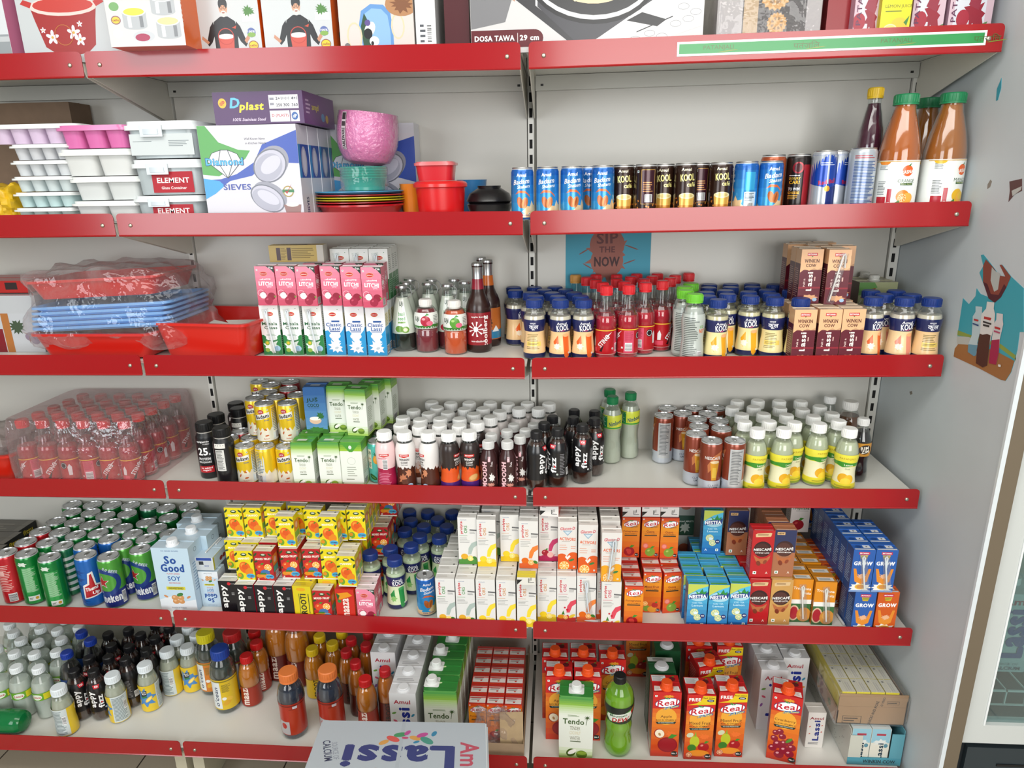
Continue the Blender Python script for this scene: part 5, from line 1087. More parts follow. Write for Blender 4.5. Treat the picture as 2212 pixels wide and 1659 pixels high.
def mk_tendo1l():
 a = tendo_art(85, 192); t = Art(); t.rect(-36, 10, 36, 12, '2c6a2c'); t.ell(-8, 30, 10, 4, 'c8d8a8')
 return make_carton('carton', .084, .056, .196, 'dfe6da', a, tendo_side(56, 192), t, cols=dict(top='2f7a34', rings=['a8c47c', 'dfe6da', 'dfe6da', 'dfe6da', 'dfe6da', 'c4d8a8', '5c9e50']), bulge=.022, cap=(-24, 30, .0120, .018, 'dcdedb', True))
kind('tendo1l', 'litre_coconut_water_carton', 'drink carton', .196, .042, .028, False, mk_tendo1l)
def mk_tendo1l_r():
 a = tendo_art(85, 192)
 return make_carton('carton', .084, .056, .196, 'dfe6da', a, tendo_side(56, 192), None, cols=dict(top='2f7a34', rings=['a8c47c', 'dfe6da', 'dfe6da', 'dfe6da', 'dfe6da', 'c4d8a8', '5c9e50']), bulge=.022, cap=(.024, 26, .0120, .018, 'dcdedb', True))
kind('tendo1l_turned', 'litre_coconut_water_carton', 'drink carton', .196, .042, .028, False, mk_tendo1l_r)
def mk_amul1l():
 H = 190; a = Art(); a.rect(-34, 0, 34, H, 'd9d9da'); a.text('Amul', -2, H-26, 42, 12, 'a51f34', 0, .03); a.text('Lassi', 2, H-94, 100, 28, '1f2f8a', 90, .09)
 for u, v, r, c in ((-24, H-60, 20, '6a9a4a'), (-22, H-84, -30, 'c8506a'), (24, H-66, 50, '3a8aa8'), (24, H-92, 10, 'd8943a'), (-26, H-110, 70, '8a5aa0')): a.ell(u, v, 6, 3, c, r)
 t = Art(); t.rect(-33, 40, 33, 41, 'b8b8b8'); t.fine(-24, 46, 24, 56, '8a8a8c', 2, .6)
 return make_carton('carton', .068, .062, .190, 'd6d6d8', a, None, t, cols=dict(top='d2d2d4'), cap=(0, 18, .0135, .008, 'd9dadc', False))
kind('amul1l', 'litre_lassi_carton', 'drink carton', .190, .034, .031, False, mk_amul1l)
def mk_masti():
 H = 190; a = Art(); a.rect(-34, 0, 34, H, '1b4a2c'); a.text('MASTI', 0, H*.6, 50, 14, 'd8e0d4', 0, .05); a.text('Amul', 0, H*.8, 34, 10, 'c8d0c4', 0, .03); a.ell(0, H*.25, 24, 22, 'a8b8a0')
 t = Art(); t.rect(-33, 44, 33, 60, 'd3d6d3'); t.fine(-20, 47, 20, 57, '6a706a', 2)
 return make_carton('carton', .068, .062, .190, '1b4a2c', a, Art().fine(-24, 60, 20, 150, 'a8c0a4', 8, .7), t, cols=dict(top='1f5230'), cap=(0, 24, .0145, .009, 'c9cacc', False))
kind('masti1l', 'litre_buttermilk_carton', 'drink carton', .190, .034, .031, False, mk_masti)
def mk_masti_s():
 H = 126; a = Art(); a.rect(-24, 0, 24, H, '8e9490'); a.rect(-24, 0, 24, 58, '22402e'); a.text('Spiced MASTI', 0, 40, 42, 6, 'c8d0c8', 0, .02); a.ell(0, 88, 15, 13, '8a4a34'); a.splash(0, 22, 16, '9aa49a', 8, 3)
 return make_carton('carton', .048, .036, .126, '2a4434', a, None, None, cols=dict(top='3a4a40'))
kind('masti_small', 'buttermilk_carton', 'drink carton', .126, .024, .018, False, mk_masti_s)
def mk_sogood(small=False, flip=False):
 W, H, D = (97, 184, 62) if not small else (52, 104, 38); a = Art(); s = W / 97; F = (lambda v: H - v) if flip else (lambda v: v); ro = 180 if flip else 0
 a.rect(-W/2, 0, W/2, H, 'bcd3e2'); a.poly([(-W/2, F(0)), (W/2, F(0)), (W/2, F(36*s)), (W*.2, F(30*s)), (-W*.1, F(46*s)), (-W/2, F(34*s))], 'dde4e9')
 a.text('So', -3*s, F(H*.815), 30*s, H*.12, '1c4a94', ro, .07); a.text('Good', 0, F(H*.69), 60*s, H*.12, '1c4a94', ro, .07); a.text('PLANT-BASED', 0, F(H*.60), 34*s, H*.022, 'c8605a', ro, .02); a.text('SOY', 0, F(H*.525), 34*s, H*.075, '1f57a0', ro, .02); a.text('BEVERAGE', 0, F(H*.455), 30*s, H*.022, 'c8605a', ro, .02)
 a.rect(-25*s, F(H*.395), 25*s, F(H*.345), 'd0c83c'); a.text('UNSWEETENED', 0, F(H*.37), 40*s, H*.03, '3a3a1c', ro, .03); a.text('NO ADDED SUGARS', 0, F(H*.955), 46*s, H*.02, '4a6a9a', ro, .01)
 for u, v, r in ((-7, .22, 9), (9, .22, 9), (-5, .16, 9), (10, .16, 8)): a.ell(u*s, F(H*v), r*s, r*s*.85, 'c9915a'); a.ell((u-2)*s, F(H*v)+2*s, r*s*.4, r*s*.3, 'e0b48a', 0, 8)
 a.ell(8*s, F(H*.27), 9*s, 5*s, '3c7a3c', 20); a.ell(-30*s, F(H*.24), 6*s, 3*s, 'c98a5a', -30); a.ell(30*s, F(H*.23), 6*s, 3*s, 'c98a5a', 30); a.text('Source of Protein', 0, F(H*.06), 40*s, H*.022, '5a6a7a', ro, .01)
 sd = Art(); sd.fine(-D*.35, H*.3, D*.3, H*.75, '7a9ab8', 10, .6); sd.ring(0, H*.9, D*.1, 1, '3a4a5a')
 if small: sd.rect(-D/2, 0, D/2, H, 'c3d8e6'); sd.text('SOY', 0, H*.4, 24, 7, '1f57a0', ro, .03)
 t = Art(); t.fine(-W*.42, D*.5, W*.3, D*.62, '8aa0b0', 2)
 return make_carton('carton', W/1000, D/1000, H/1000, 'bcd3e2', a, sd, t, cols=dict(top='bccfdc'), cap=None if small else (.018, 18, .0125, .017, 'e4e8ec', False))
kind('sogood', 'litre_soy_milk_carton', 'drink carton', .184, .0485, .031, False, mk_sogood)
kind('sogood_small', 'soy_milk_carton', 'drink carton', .104, .026, .019, False, lambda: mk_sogood(True, True))
def mk_lassi_prisma():
 H = 110; a = Art(); a.rect(-21, 0, 21, H, 'd6d2cc'); a.text('Amul', 0, H-18, 34, 8, '8e2a34', 0, .03); a.text('Lassi', 2, 54, 62, 15, '1f2f7a', 90, .08); a.fine(-15, 10, 14, 18, '5a5a60', 2)
 for u, v in ((-15, 66), (-14, 44), (15, 70), (15, 50)): a.ell(u, v, 2.4, 1.4, 'b5483a', 40)
 return make_carton('carton', .044, .036, .110, 'd2cec8', a, None, None, cols=dict(top='c8c4be'))
kind('lassi_small', 'lassi_carton', 'drink carton', .110, .022, .018, False, mk_lassi_prisma)
# ================================================================= the shop: shelving, walls, floor
M_RED = mat('red_enamel', '9c0a12', 0.18, spec=0.5, coat=0.4)
M_WHITE = mat('white_enamel', 'dddcd5', 0.34, spec=0.45)
M_PANEL = mat('white_back_panel', 'c8c6bf', 0.30, spec=0.5)
M_WALLP = mat('painted_partition', 'c6cdd0', 0.55, var=0.05, bscale=6)
M_DARK = mat('dark_slot', '0b0b0b', 0.8)
M_SCREW = mat('screw_steel', 'b9b4a4', 0.3, metal=0.9)
def simple(name, m, fn, parent=None):
 mb = MB(); fn(mb); return mb.obj(name, m, parent)
def tilted(mb):
 for i, v in enumerate(mb.v): v = Vector(v); mb.v[i] = Vector((v.x, v.y, v.z + tilt(v.x)))
XL = -0.0045; XM = 0.91310; XR = 1.8271; XW = 1.840
PIECES = [(-0.915, -0.0077, 'left'), (0.0, 0.905, 'middle'), (0.9212, 1.8266, 'right')]
ORDS = ['top', 'second', 'third', 'fourth', 'fifth', 'bottom']
def make_shelf(si, x0, x1, bay):
 t = empty('shelf', (0, 0, 0)); z = SZ[si]; D = SD[si]
 tag(t, f"red-fronted white metal shelf, {ORDS[si]} level of the {bay} bay" if si not in (0, 5) else f"{ORDS[si]} red-fronted white metal shelf of the {bay} bay", 'shelf', 'red-fronted wall shelves')
 mb = MB(); e0 = x0 + (-.003 if bay == 'left' else 0) ; zc = lambda v: v
 n = 8; a, b = x0 - (.004 if bay != 'left' else 0), x1 + (.004 if bay != 'right' else 0)
 for k in range(n):
  xa, xb = a + (b-a)*k/n, a + (b-a)*(k+1)/n
  mb.face([(xa, -D+.001, z), (xb, -D+.001, z), (xb, -.004, z), (xa, -.004, z)], 'cfcdc4')
  mb.face([(xa, -D+.001, z-.001), (xa, -.004, z-.001), (xb, -.004, z-.001), (xb, -D+.001, z-.001)], 'cfcdc4')
  mb.face([(xa, -.004, z), (xb, -.004, z), (xb, -.004, z-.03), (xa, -.004, z-.03)], 'cfcdc4')
 tilted(mb); mb.obj('deck', M_WHITE, t)
 fb = MB(); zt, zb = z + .02, z + .02 - FH; R = .009; nn = 12
 def outline():
  pts = []
  for cx, cz, a0 in ((x1-R, zt-R, 0), (x0+R, zt-R, 90)):
   for i in range(5):
    an = math.radians(a0 + 90*i/4); pts.append((cx + R*math.cos(an), cz + R*math.sin(an)))
  pts += [(x0, zb+.003), (x0+.003, zb), (x1-.003, zb), (x1, zb+.003)]
  return pts
 q = outline(); yf, yb = -D, -D + .0016
 # long straight edges are cut so that the panel can follow the sunken post
 def dens(q):
  o = []
  for i, p in enumerate(q):
   r = q[(i+1) % len(q)]; o.append(p)
   if abs(r[0]-p[0]) > .2:
    for k in range(1, nn): o.append((p[0] + (r[0]-p[0])*k/nn, p[1] + (r[1]-p[1])*k/nn))
  return o
 q = dens(q); tr = tessellate_polygon([[Vector((x, y, 0)) for x, y in q]])
 for t3 in tr:
  P3 = [Vector((q[i][0], yf, q[i][1])) for i in t3]
  if (P3[1]-P3[0]).cross(P3[2]-P3[0]).y > 0: P3.reverse()
  fb.face(P3, 'b90f17'); fb.face([Vector((p.x, yb, p.z)) for p in reversed(P3)], 'b90f17')
 for i in range(len(q)):
  p, r = q[i], q[(i+1) % len(q)]; fb.face([Vector((p[0], yf, p[1])), Vector((p[0], yb, p[1])), Vector((r[0], yb, r[1])), Vector((r[0], yf, r[1]))], 'b90f17')
 # rolled lower hem
 for k in range(nn):
  xa, xb = x0 + (x1-x0)*k/nn, x0 + (x1-x0)*(k+1)/nn
  for (y0, z0), (y1, z1) in (((yf, zb+.004), (yf-.0015, zb+.002)), ((yf-.0015, zb+.002), (yf, zb))):
   fb.face([(xa, y1, z1), (xb, y1, z1), (xb, y0, z0), (xa, y0, z0)], 'b90f17')
 tilted(fb); fp = fb.obj('front_panel', M_RED, t)
 fp['label'] = 'red enamelled front panel'
 for sx in (x0 + (.030 if bay != 'left' else .030), x1 - .027):
  sb = MB(); sb.lathe([(.0046, 0), (.0044, .0012), (.0032, .0024), (.0012, .0028), (0, .0028)], 'b9b4a4', 14)
  sb.box(-.0022, .0022, -.0003, .0003, .0027, .0031, '3a3834'); sb.box(-.0003, .0003, -.0022, .0022, .0027, .0031, '3a3834')
  sb.xf(Matrix.Translation((sx, yf, z - .006 + tilt(sx))) @ Matrix.Rotation(math.pi/2, 4, 'X')); sb.obj('screw', M_SCREW, fp)
 # stiffening beam under the back edge and the two side brackets
 bb = MB(); bb.box(x0+.004, x1-.004, -.020, -.005, z-.036, z-.002, 'c2c2bb'); bb.box(x0+.004, x1-.004, -D+.002, -D+.02, z-.022, z-.002, 'c2c2bb')
 for hx in (x0+.02, x1-.02): bb.box(hx-.0035, hx+.0035, -.0206, -.0200, z-.026, z-.021, '1a1a1a')
 tilted(bb); bb.obj('beam', mat('beam_enamel', None, .35), t)
 if si < 5:
  for bx, w in ((x0+.0005, 0), (x1-.0025, 0)):
   b = MB(); T = .002
   q2 = [(-.004, z-.002), (-.004, z-.098), (-.03, z-.098), (-D+.012, z-.030), (-D+.003, z-.018), (-D+.003, z-.002)]
   L_ = [Vector((bx, y, zz)) for y, zz in q2]; R_ = [Vector((bx+T, y, zz)) for y, zz in q2]
   b.face(list(reversed(L_)), 'd6d3c8'); b.face(R_, 'd6d3c8')
   for i in range(len(q2)): j = (i+1) % len(q2); b.face([L_[i], L_[j], R_[j], R_[i]], 'd6d3c8')
   b.box(bx-.003 if bx > x0+.1 else bx, bx+T if bx > x0+.1 else bx+.005, -D+.03, -.02, z-.004, z-.002, 'd6d3c8')
   tilted(b); b.obj('bracket', mat('bracket_enamel', None, .38), t)
 else:
  for bx in (x0+.006, x1-.036):
   b = MB(); b.box(bx, bx+.03, -D+.02, -.03, .001, z-.031, 'b9b39c'); tilted(b); b.obj('foot', mat('foot_enamel', None, .45), t)
 return t
SH = {}
for si in range(6):
 for x0, x1, bay in PIECES: SH[si, bay] = make_shelf(si, x0, x1, bay)
ZT = 2.45
for x0, x1, bay in PIECES:
 mb = MB(); mb.box(x0+.006, x1-.002 if bay != 'right' else x1-.013, -.004, .002, .03, ZT, 'c8c6bf'); o = mb.obj('back_panel', M_PANEL)
 tag(o, f"white metal back panel behind the {bay} bay of shelves", 'panel', 'shelving back panels')
for X, nm in ((XL, 'left and middle'), (XM, 'middle and right')):
 t = empty('upright_post', (0,0,0)); tag(t, f"white slotted upright post between the {nm} bays", 'post', 'slotted uprights')
 mb = MB(); w = .0072; mb.box(X-w, X+w, -.012, .003, 0, ZT, 'c6c4bd'); p = mb.obj('post_body', M_WHITE, t)
 sb = MB(); z = .10
 while z < ZT - .05: sb.box(X-.0038, X+.0038, -.0123, -.0119, z, z+.0215, '0b0b0b'); z += .0362
 s = sb.obj('slots', M_DARK, t); s['kind'] = 'stuff'
t = empty('upright_post', (0,0,0)); tag(t, "white slotted upright post against the right-hand partition", 'post', 'slotted uprights')
mb = MB(); mb.box(XR-.011, XR+.012, -.012, .003, 0, ZT, 'c6c4bd'); mb.obj('post_body', M_WHITE, t)
sb = MB(); z = .10
while z < ZT - .05: sb.box(XR-.0045, XR+.0035, -.0123, -.0119, z, z+.0215, '0b0b0b'); z += .0362
s = sb.obj('slots', M_DARK, t); s['kind'] = 'stuff'

def struct(name, m, fn): return tag(simple(name, m, fn), None, None, None, 'structure')
WY = -0.527                                   # where the partition ends towards the shop
def atX(w, x, y, X):
 d = rayd(*px(w, x, y)); return CAM + d * ((X - CAM.x) / d.x)
struct('wall_back', mat('wall_paint', 'b9b8b0', .7), lambda b: b.box(-3.0, 4.4, .012, .112, 0, 3.0, 'b9b8b0'))
struct('wall_right', M_WALLP, lambda b: b.box(XW+.001, XW+.038, WY, .010, 0, 2.98, 'b5b8b3'))
struct('trim_1', mat('edge_trim', 'd6dde0', .3), lambda b: (b.box(XW-.001, XW+.008, WY-.007, WY-.0005, 0, 2.98, 'd6dde0')))
struct('trim_2', mat('edge_trim_tan', '6e6250', .5), lambda b: (b.box(XW+.0085, XW+.038, WY-.006, WY, 0, 2.98, 'a99c84')))
# floor tiles
def floor_mat():
 m = bpy.data.materials.new('floor_tiles'); m.use_nodes = True; N = m.node_tree.nodes; L = m.node_tree.links; b = N['Principled BSDF']
 tc = N.new('ShaderNodeTexCoord'); mp = N.new('ShaderNodeMapping'); br = N.new('ShaderNodeTexBrick'); br.offset = 0; br.inputs['Scale'].default_value = 1
 mp.inputs['Location'].default_value = (0.21, 0.12, 0)
 br.inputs['Brick Width'].default_value = .42; br.inputs['Row Height'].default_value = .42; br.inputs['Mortar Size'].default_value = .0022
 br.inputs['Color1'].default_value = (*lin('b4a896'), 1); br.inputs['Color2'].default_value = (*lin('ada08e'), 1); br.inputs['Mortar'].default_value = (*lin('3a322a'), 1)
 L.new(tc.outputs['Object'], mp.inputs[0]); L.new(mp.outputs[0], br.inputs['Vector']); L.new(br.outputs['Color'], b.inputs['Base Color']); b.inputs['Roughness'].default_value = .35
 return m
fl = simple('floor', floor_mat(), lambda b: b.box(-3.0, 4.4, -5.2, .012, -.05, 0, 'b4a896')); tag(fl, None, None, None, 'structure')
struct('ceiling', mat('ceiling_paint', 'd8d8d2', .8), lambda b: b.box(-3.0, 4.4, -5.2, .112, 3.0, 3.06, 'd8d8d2'))
struct('wall_left', mat('wall_paint_left', 'b8b6ae', .75), lambda b: b.box(-3.1, -3.0, -5.2, .112, 0, 3.0, 'b8b6ae'))
# dirt and bits of old poster stuck to the partition
def flat_on_wall(name, polys, label, cat, grp=None, d=.0006, thick=.0006):
 """polys: [(pixel outline, colour)] drawn where they stick on the partition"""
 mb = MB(); X = XW + .001
 for k, (pts, c) in enumerate(polys):
  P3 = [atX('F', x, y, X) for x, y in pts]; tr = tessellate_polygon([[Vector((p.y, p.z, 0)) for p in P3]])
  h = d + k * .00012
  for t3 in tr:
   q = [Vector((X - h, P3[i].y, P3[i].z)) for i in t3]
   if (q[1]-q[0]).cross(q[2]-q[0]).x > 0: q.reverse()
   mb.face(q, c)
  if k == 0:
   for i in range(len(P3)):
    j = (i+1) % len(P3); mb.face([Vector((X, P3[i].y, P3[i].z)), Vector((X, P3[j].y, P3[j].z)), Vector((X-h, P3[j].y, P3[j].z)), Vector((X-h, P3[i].y, P3[i].z))], c)
 o = mb.obj(name, M_PAPER); tag(o, label, cat, grp); return o
Zp = lambda pts: [(1980 + x*.2411, 500 + y*.2411) for x, y in pts]
poster = [
 (Zp([(418,598),(470,652),(530,580),(540,510),(575,560),(652,590),(590,440),(565,370),(600,310),(578,212),(600,206),(640,255),(690,320),(745,395),(800,405),(748,300),(770,298),(850,405),(962,510),(962,900),(925,900),(905,1060),(880,1160),(850,1260),(800,1338),(760,1330),(560,1225),(335,1120),(345,1050),(375,1010),(368,930)]), '3f9fae'),
 (Zp([(368,930),(480,950),(740,1040),(890,1150),(880,1165),(905,1060),(890,1110),(760,1010),(600,960),(480,925),(372,885)]), '8a9a44'),
 (Zp([(345,1050),(375,1010),(460,1012),(560,1020),(740,1085),(880,1160),(850,1260),(800,1338),(760,1330),(560,1225),(335,1120)]), '9c6a3c'),
 (Zp([(366,938),(470,945),(520,965),(560,1018),(460,1014),(366,1008)]), 'b5b8b3'),
 (Zp([(600,310),(625,250),(690,320),(745,395),(800,405),(748,300),(770,298),(850,405),(810,500),(760,590),(705,638),(650,600),(600,450)]), '8a4638'),
 (Zp([(680,320),(705,350),(755,380),(735,520),(700,540),(668,440)]), 'b5b8b3'),
 (Zp([(600,450),(640,470),(670,560),(740,570),(790,470),(810,500),(760,590),(705,638),(650,600)]), '54242a'),
 (Zp([(535,670),(595,675),(592,720),(603,760),(575,900),(550,1000),(538,1110),(520,1118),(465,1080),(470,1010),(500,930),(510,760),(535,720)]), 'b9cdd2'),
 (Zp([(470,1010),(560,1020),(538,1110),(520,1118),(465,1080)]), '5f93a8'),
 (Zp([(725,730),(782,740),(780,790),(785,830),(755,960),(745,1080),(720,1195),(655,1180),(665,1080),(680,980),(700,830),(722,790)]), 'd3cfcf'),
 (Zp([(680,975),(752,965),(745,1080),(720,1195),(655,1180),(665,1080)]), 'a01f48'),
 (Zp([(640,628),(706,636),(700,690),(712,740),(705,840),(665,1000),(640,1200),(600,1218),(540,1180),(545,1080),(575,920),(590,740),(632,690)]), 'dad8d4'),
 (Zp([(575,915),(600,925),(640,918),(672,930),(655,1080),(640,1200),(600,1218),(540,1180),(548,1060)]), '4a2820'),
 (Zp([(615,760),(680,775),(672,798),(612,783)]), 'b5302c'), (Zp([(605,800),(680,822),(678,838),(604,815)]), '33302e'), (Zp([(606,828),(664,842),(660,860),(606,846)]), '33302e'),
 (Zp([(525,780),(566,792),(562,808),(523,796)]), 'b5302c'), (Zp([(712,850),(762,864),(758,882),(710,868)]), 'b5302c'), (Zp([(514,818),(568,836),(566,850),(514,830)]), '2f4a7a'), (Zp([(706,885),(760,902),(757,916),(705,899)]), 'b04868'),
 (Zp([(745,1190),(768,1195),(766,1216),(744,1210)]), 'e0e0da')]
poster_ob = flat_on_wall('wall_poster', poster, 'torn poster of three milkshake bottles on the side partition', 'poster')
flat_on_wall('poster_scrap', [([(2164,168),(2163,190),(2156,216),(2152,218),(2154,192)], '3a93a4')], 'thin teal scrap of poster above the squash bottles', 'paper scrap', 'poster scraps on the partition')
flat_on_wall('poster_scrap', [([(2181,392),(2208,386),(2208,412),(2192,420),(2179,436),(2182,412)], '5a3a38'), ([(2186,412),(2208,402),(2206,410),(2188,424)], 'b9bab5')], 'brown torn scrap of poster beside the second shelf end', 'paper scrap', 'poster scraps on the partition')
flat_on_wall('dirt_mark', [([(2134,398),(2140,388),(2143,392),(2139,404),(2133,408)], '857c72')], 'small grey smudge on the partition near the second shelf', 'mark', 'marks on the partition')
flat_on_wall('dirt_mark', [([(1965,846),(1970,845),(1971,851),(1967,853)], '7a746a')], 'small grey dot on the partition beside the fourth shelf', 'mark', 'marks on the partition')
# blue poster behind the third shelf
def art_poster():
 a = Art(); W, H = 175, 120; a.rect(-W/2, 0, W/2, H, '3c93ab'); a.splash(-2, 62, 44, '92584c', 13, 21, 62); a.ell(-2, 50, 34, 34, '92584c'); a.ell(-2, 84, 36, 34, '8f5449')
 for u, v, r, l in ((-50, 70, 30, 12), (48, 78, -20, 16), (44, 48, 20, 14), (-42, 40, -30, 12)): a.ell(u, v, l, 1.4, '7a4a44', r, 8)
 a.text('SIP', -2, 97, 44, 22, '5c2c2e', 2, .03); a.text('THE', -2, 74, 32, 12, '5a2a2c', 0, .04); a.text('NOW', -2, 49, 52, 20, '3a1a1e', 0, .05); a.poly([(W/2, H), (W/2, H-10), (W/2-30, H)], 'b0a698')
 return a
pa, pb = atY('F', 1222, 560, -.006), atY('F', 1405, 560, -.006); zt_ = atY('F', 1300, 490, -.006).z
mb = MB(); cx = (pa.x+pb.x)/2; Wp = (pb.x-pa.x); a = art_poster(); k = Wp/.175; a.put(mb, lambda u, v, d: Vector((cx + u/1000*k, -.0052 - d, zt_ - .120*k + v/1000*k))); mb.box(pa.x, pb.x, -.0052, -.0042, zt_-.17, zt_, '3c93ab')
tag(mb.obj('wall_poster', M_PAPER), 'blue poster reading SIP THE NOW behind the red-capped bottles', 'poster')
# green brand strip on the top right shelf front
D0 = SD[0]; p0 = atY('F', 1462, 116, -D0); p1 = atY('F', 2130, 84, -D0); L_ = (p1.x - p0.x)*1000; mb = MB(); a = Art(); Hs = 26
a.rect(-L_/2, 0, L_/2, Hs, 'dfe6e2'); a.rect(-L_/2+4, 4, L_/2-4, Hs-4, '1f8a44')
for i, (tx, wd) in enumerate((('PATANJALI', 58), ('पतंजिल', 50), ('PATANJALI', 58), ('पतंजिल', 50))): a.text(tx, -L_/2 + 80 + i*168, Hs/2, wd, 10 if i % 2 == 0 else 13, '4a5a24', 0, .0); a.ell(-L_/2+98+i*168, Hs/2-6, 20, .9, '7a8a2c', 6, 8)
zc0 = SZ[0] + .02 - FH/2 + .001
a.put(mb, lambda u, v, d: Vector(((p0.x+p1.x)/2 + u/1000, -D0 - .0008 - d, zc0 - Hs/2000 + v/1000 + tilt((p0.x+p1.x)/2 + u/1000))), (60, 100))
s_ = mb.obj('brand_strip', M_FILM, SH[0, 'right']); s_['label'] = 'green and white sticker strip'

# ---- fridge to the right of the partition
def lassi_pack_art(W, H, rot=-90):
 a = Art(); a.rect(-W/2, 0, W/2, H, 'c9d8dc'); return a
fx = XW + .043; c0 = atX('F', 2149, 1220, fx); FY = c0.y; zb = atY('F', 2083, 1604, FY).z
t = empty('display_fridge', (0, 0, 0)); tag(t, 'white-framed glass-door display fridge beyond the partition', 'fridge')
FW = .62; FT = 1.75
def cab(b):
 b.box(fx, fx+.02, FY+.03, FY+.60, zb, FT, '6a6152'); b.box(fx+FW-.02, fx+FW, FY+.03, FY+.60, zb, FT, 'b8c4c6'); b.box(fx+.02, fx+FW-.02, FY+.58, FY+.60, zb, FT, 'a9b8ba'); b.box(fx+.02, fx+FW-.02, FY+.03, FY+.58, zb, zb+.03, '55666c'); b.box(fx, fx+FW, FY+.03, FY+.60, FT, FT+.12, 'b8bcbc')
simple('cabinet', mat('fridge_cabinet', None, .4), cab, t)
dr = simple('door', mat('fridge_door_frame', None, .3), lambda b: (b.box(fx, fx+.046, FY, FY+.028, zb, FT, 'c9cdca'), b.box(fx+FW-.046, fx+FW, FY, FY+.028, zb, FT, 'c9cdca'), b.box(fx+.046, fx+FW-.046, FY, FY+.028, zb, zb+.05, 'c9cdca'), b.box(fx+.046, fx+FW-.046, FY, FY+.028, FT-.05, FT, 'c9cdca'), b.box(fx+.046, fx+.050, FY-.002, FY, zb+.05, FT-.05, 'e6eaea')), t)
simple('glass_pane', mat('fridge_glass', 'dfe9ea', .04, clear=.9, tint='dcebea'), lambda b: b.box(fx+.046, fx+FW-.046, FY+.010, FY+.016, zb+.05, FT-.05, 'dfe9ea'), dr)
simple('base', mat('fridge_base', None, .45), lambda b: (b.box(fx-.006, fx+FW, FY+.02, FY+.60, .0, zb-.002, '20262a'), b.box(fx+.03, fx+FW-.03, FY+.008, FY+.02, .02, zb-.02, '2c363b'), [b.box(fx+.10, fx+FW-.1, FY+.006, FY+.008, zk, zk+.006, '0c0f11') for zk in [.06+i*.022 for i in range(int(max(zb-.1, .1)/.022))]]), t)
sz_ = atY('F', 2180, 1478, FY+.10).z
def wires(b):
 for i in range(12): x = fx+.05+i*.045; b.box(x-.0015, x+.0015, FY+.08, FY+.55, sz_-.003, sz_, 'dfe6e6'); b.box(x-.0015, x+.0015, FY+.078, FY+.082, sz_-.04, sz_, 'dfe6e6')
 for y in (FY+.08, FY+.3, FY+.55): b.box(fx+.02, fx+FW-.02, y-.002, y+.002, sz_-.004, sz_, 'dfe6e6')
 b.box(fx+.02, fx+FW-.02, FY+.078, FY+.082, sz_-.042, sz_-.039, 'dfe6e6')
sh_ = simple('wire_shelf', M_CAP, wires, t)
# jug-like lassi pouch pack seen through the glass
t2 = empty('lassi_pack', (fx+.17, FY+.14, sz_+.001)); tag(t2, 'pale lassi litre pack on the wire shelf inside the fridge', 'drink carton')
a = Art(); a.text('Amul', 0, 195, 76, 18, 'a85a68', 0, .03); a.text('Lassi', 0, 108, 128, 60, '4a5f9c', 90, .09); a.text('SOURCE OF', -4, 24, 62, 6, '8a9aa4', 0, 0); a.text('CALCIUM', 0, 12, 66, 9, '5a6a80', 0, .02)
for u, v, r, c in ((-48, 128, 20, '6aa88a'), (-50, 108, -30, 'c8606a'), (-50, 88, 50, '4a9aa8'), (-46, 70, 10, 'd8705a')): a.ell(u, v, 9, 5, c, r)
mb = MB(); mb.rbox(-.062, .062, 0, .10, 0, .215, 'bccfd2', r=.018, taper=.04); a.put(mb, f_front(-.0008)); mb.obj('pack_body', M_CARTON, t2)
mb = MB(); mb.lathe([(.014, .215), (.014, .233), (0, .233)], 'd9dfe0', 18, .012, .05); mb.obj('screw_cap', M_CAP, t2)

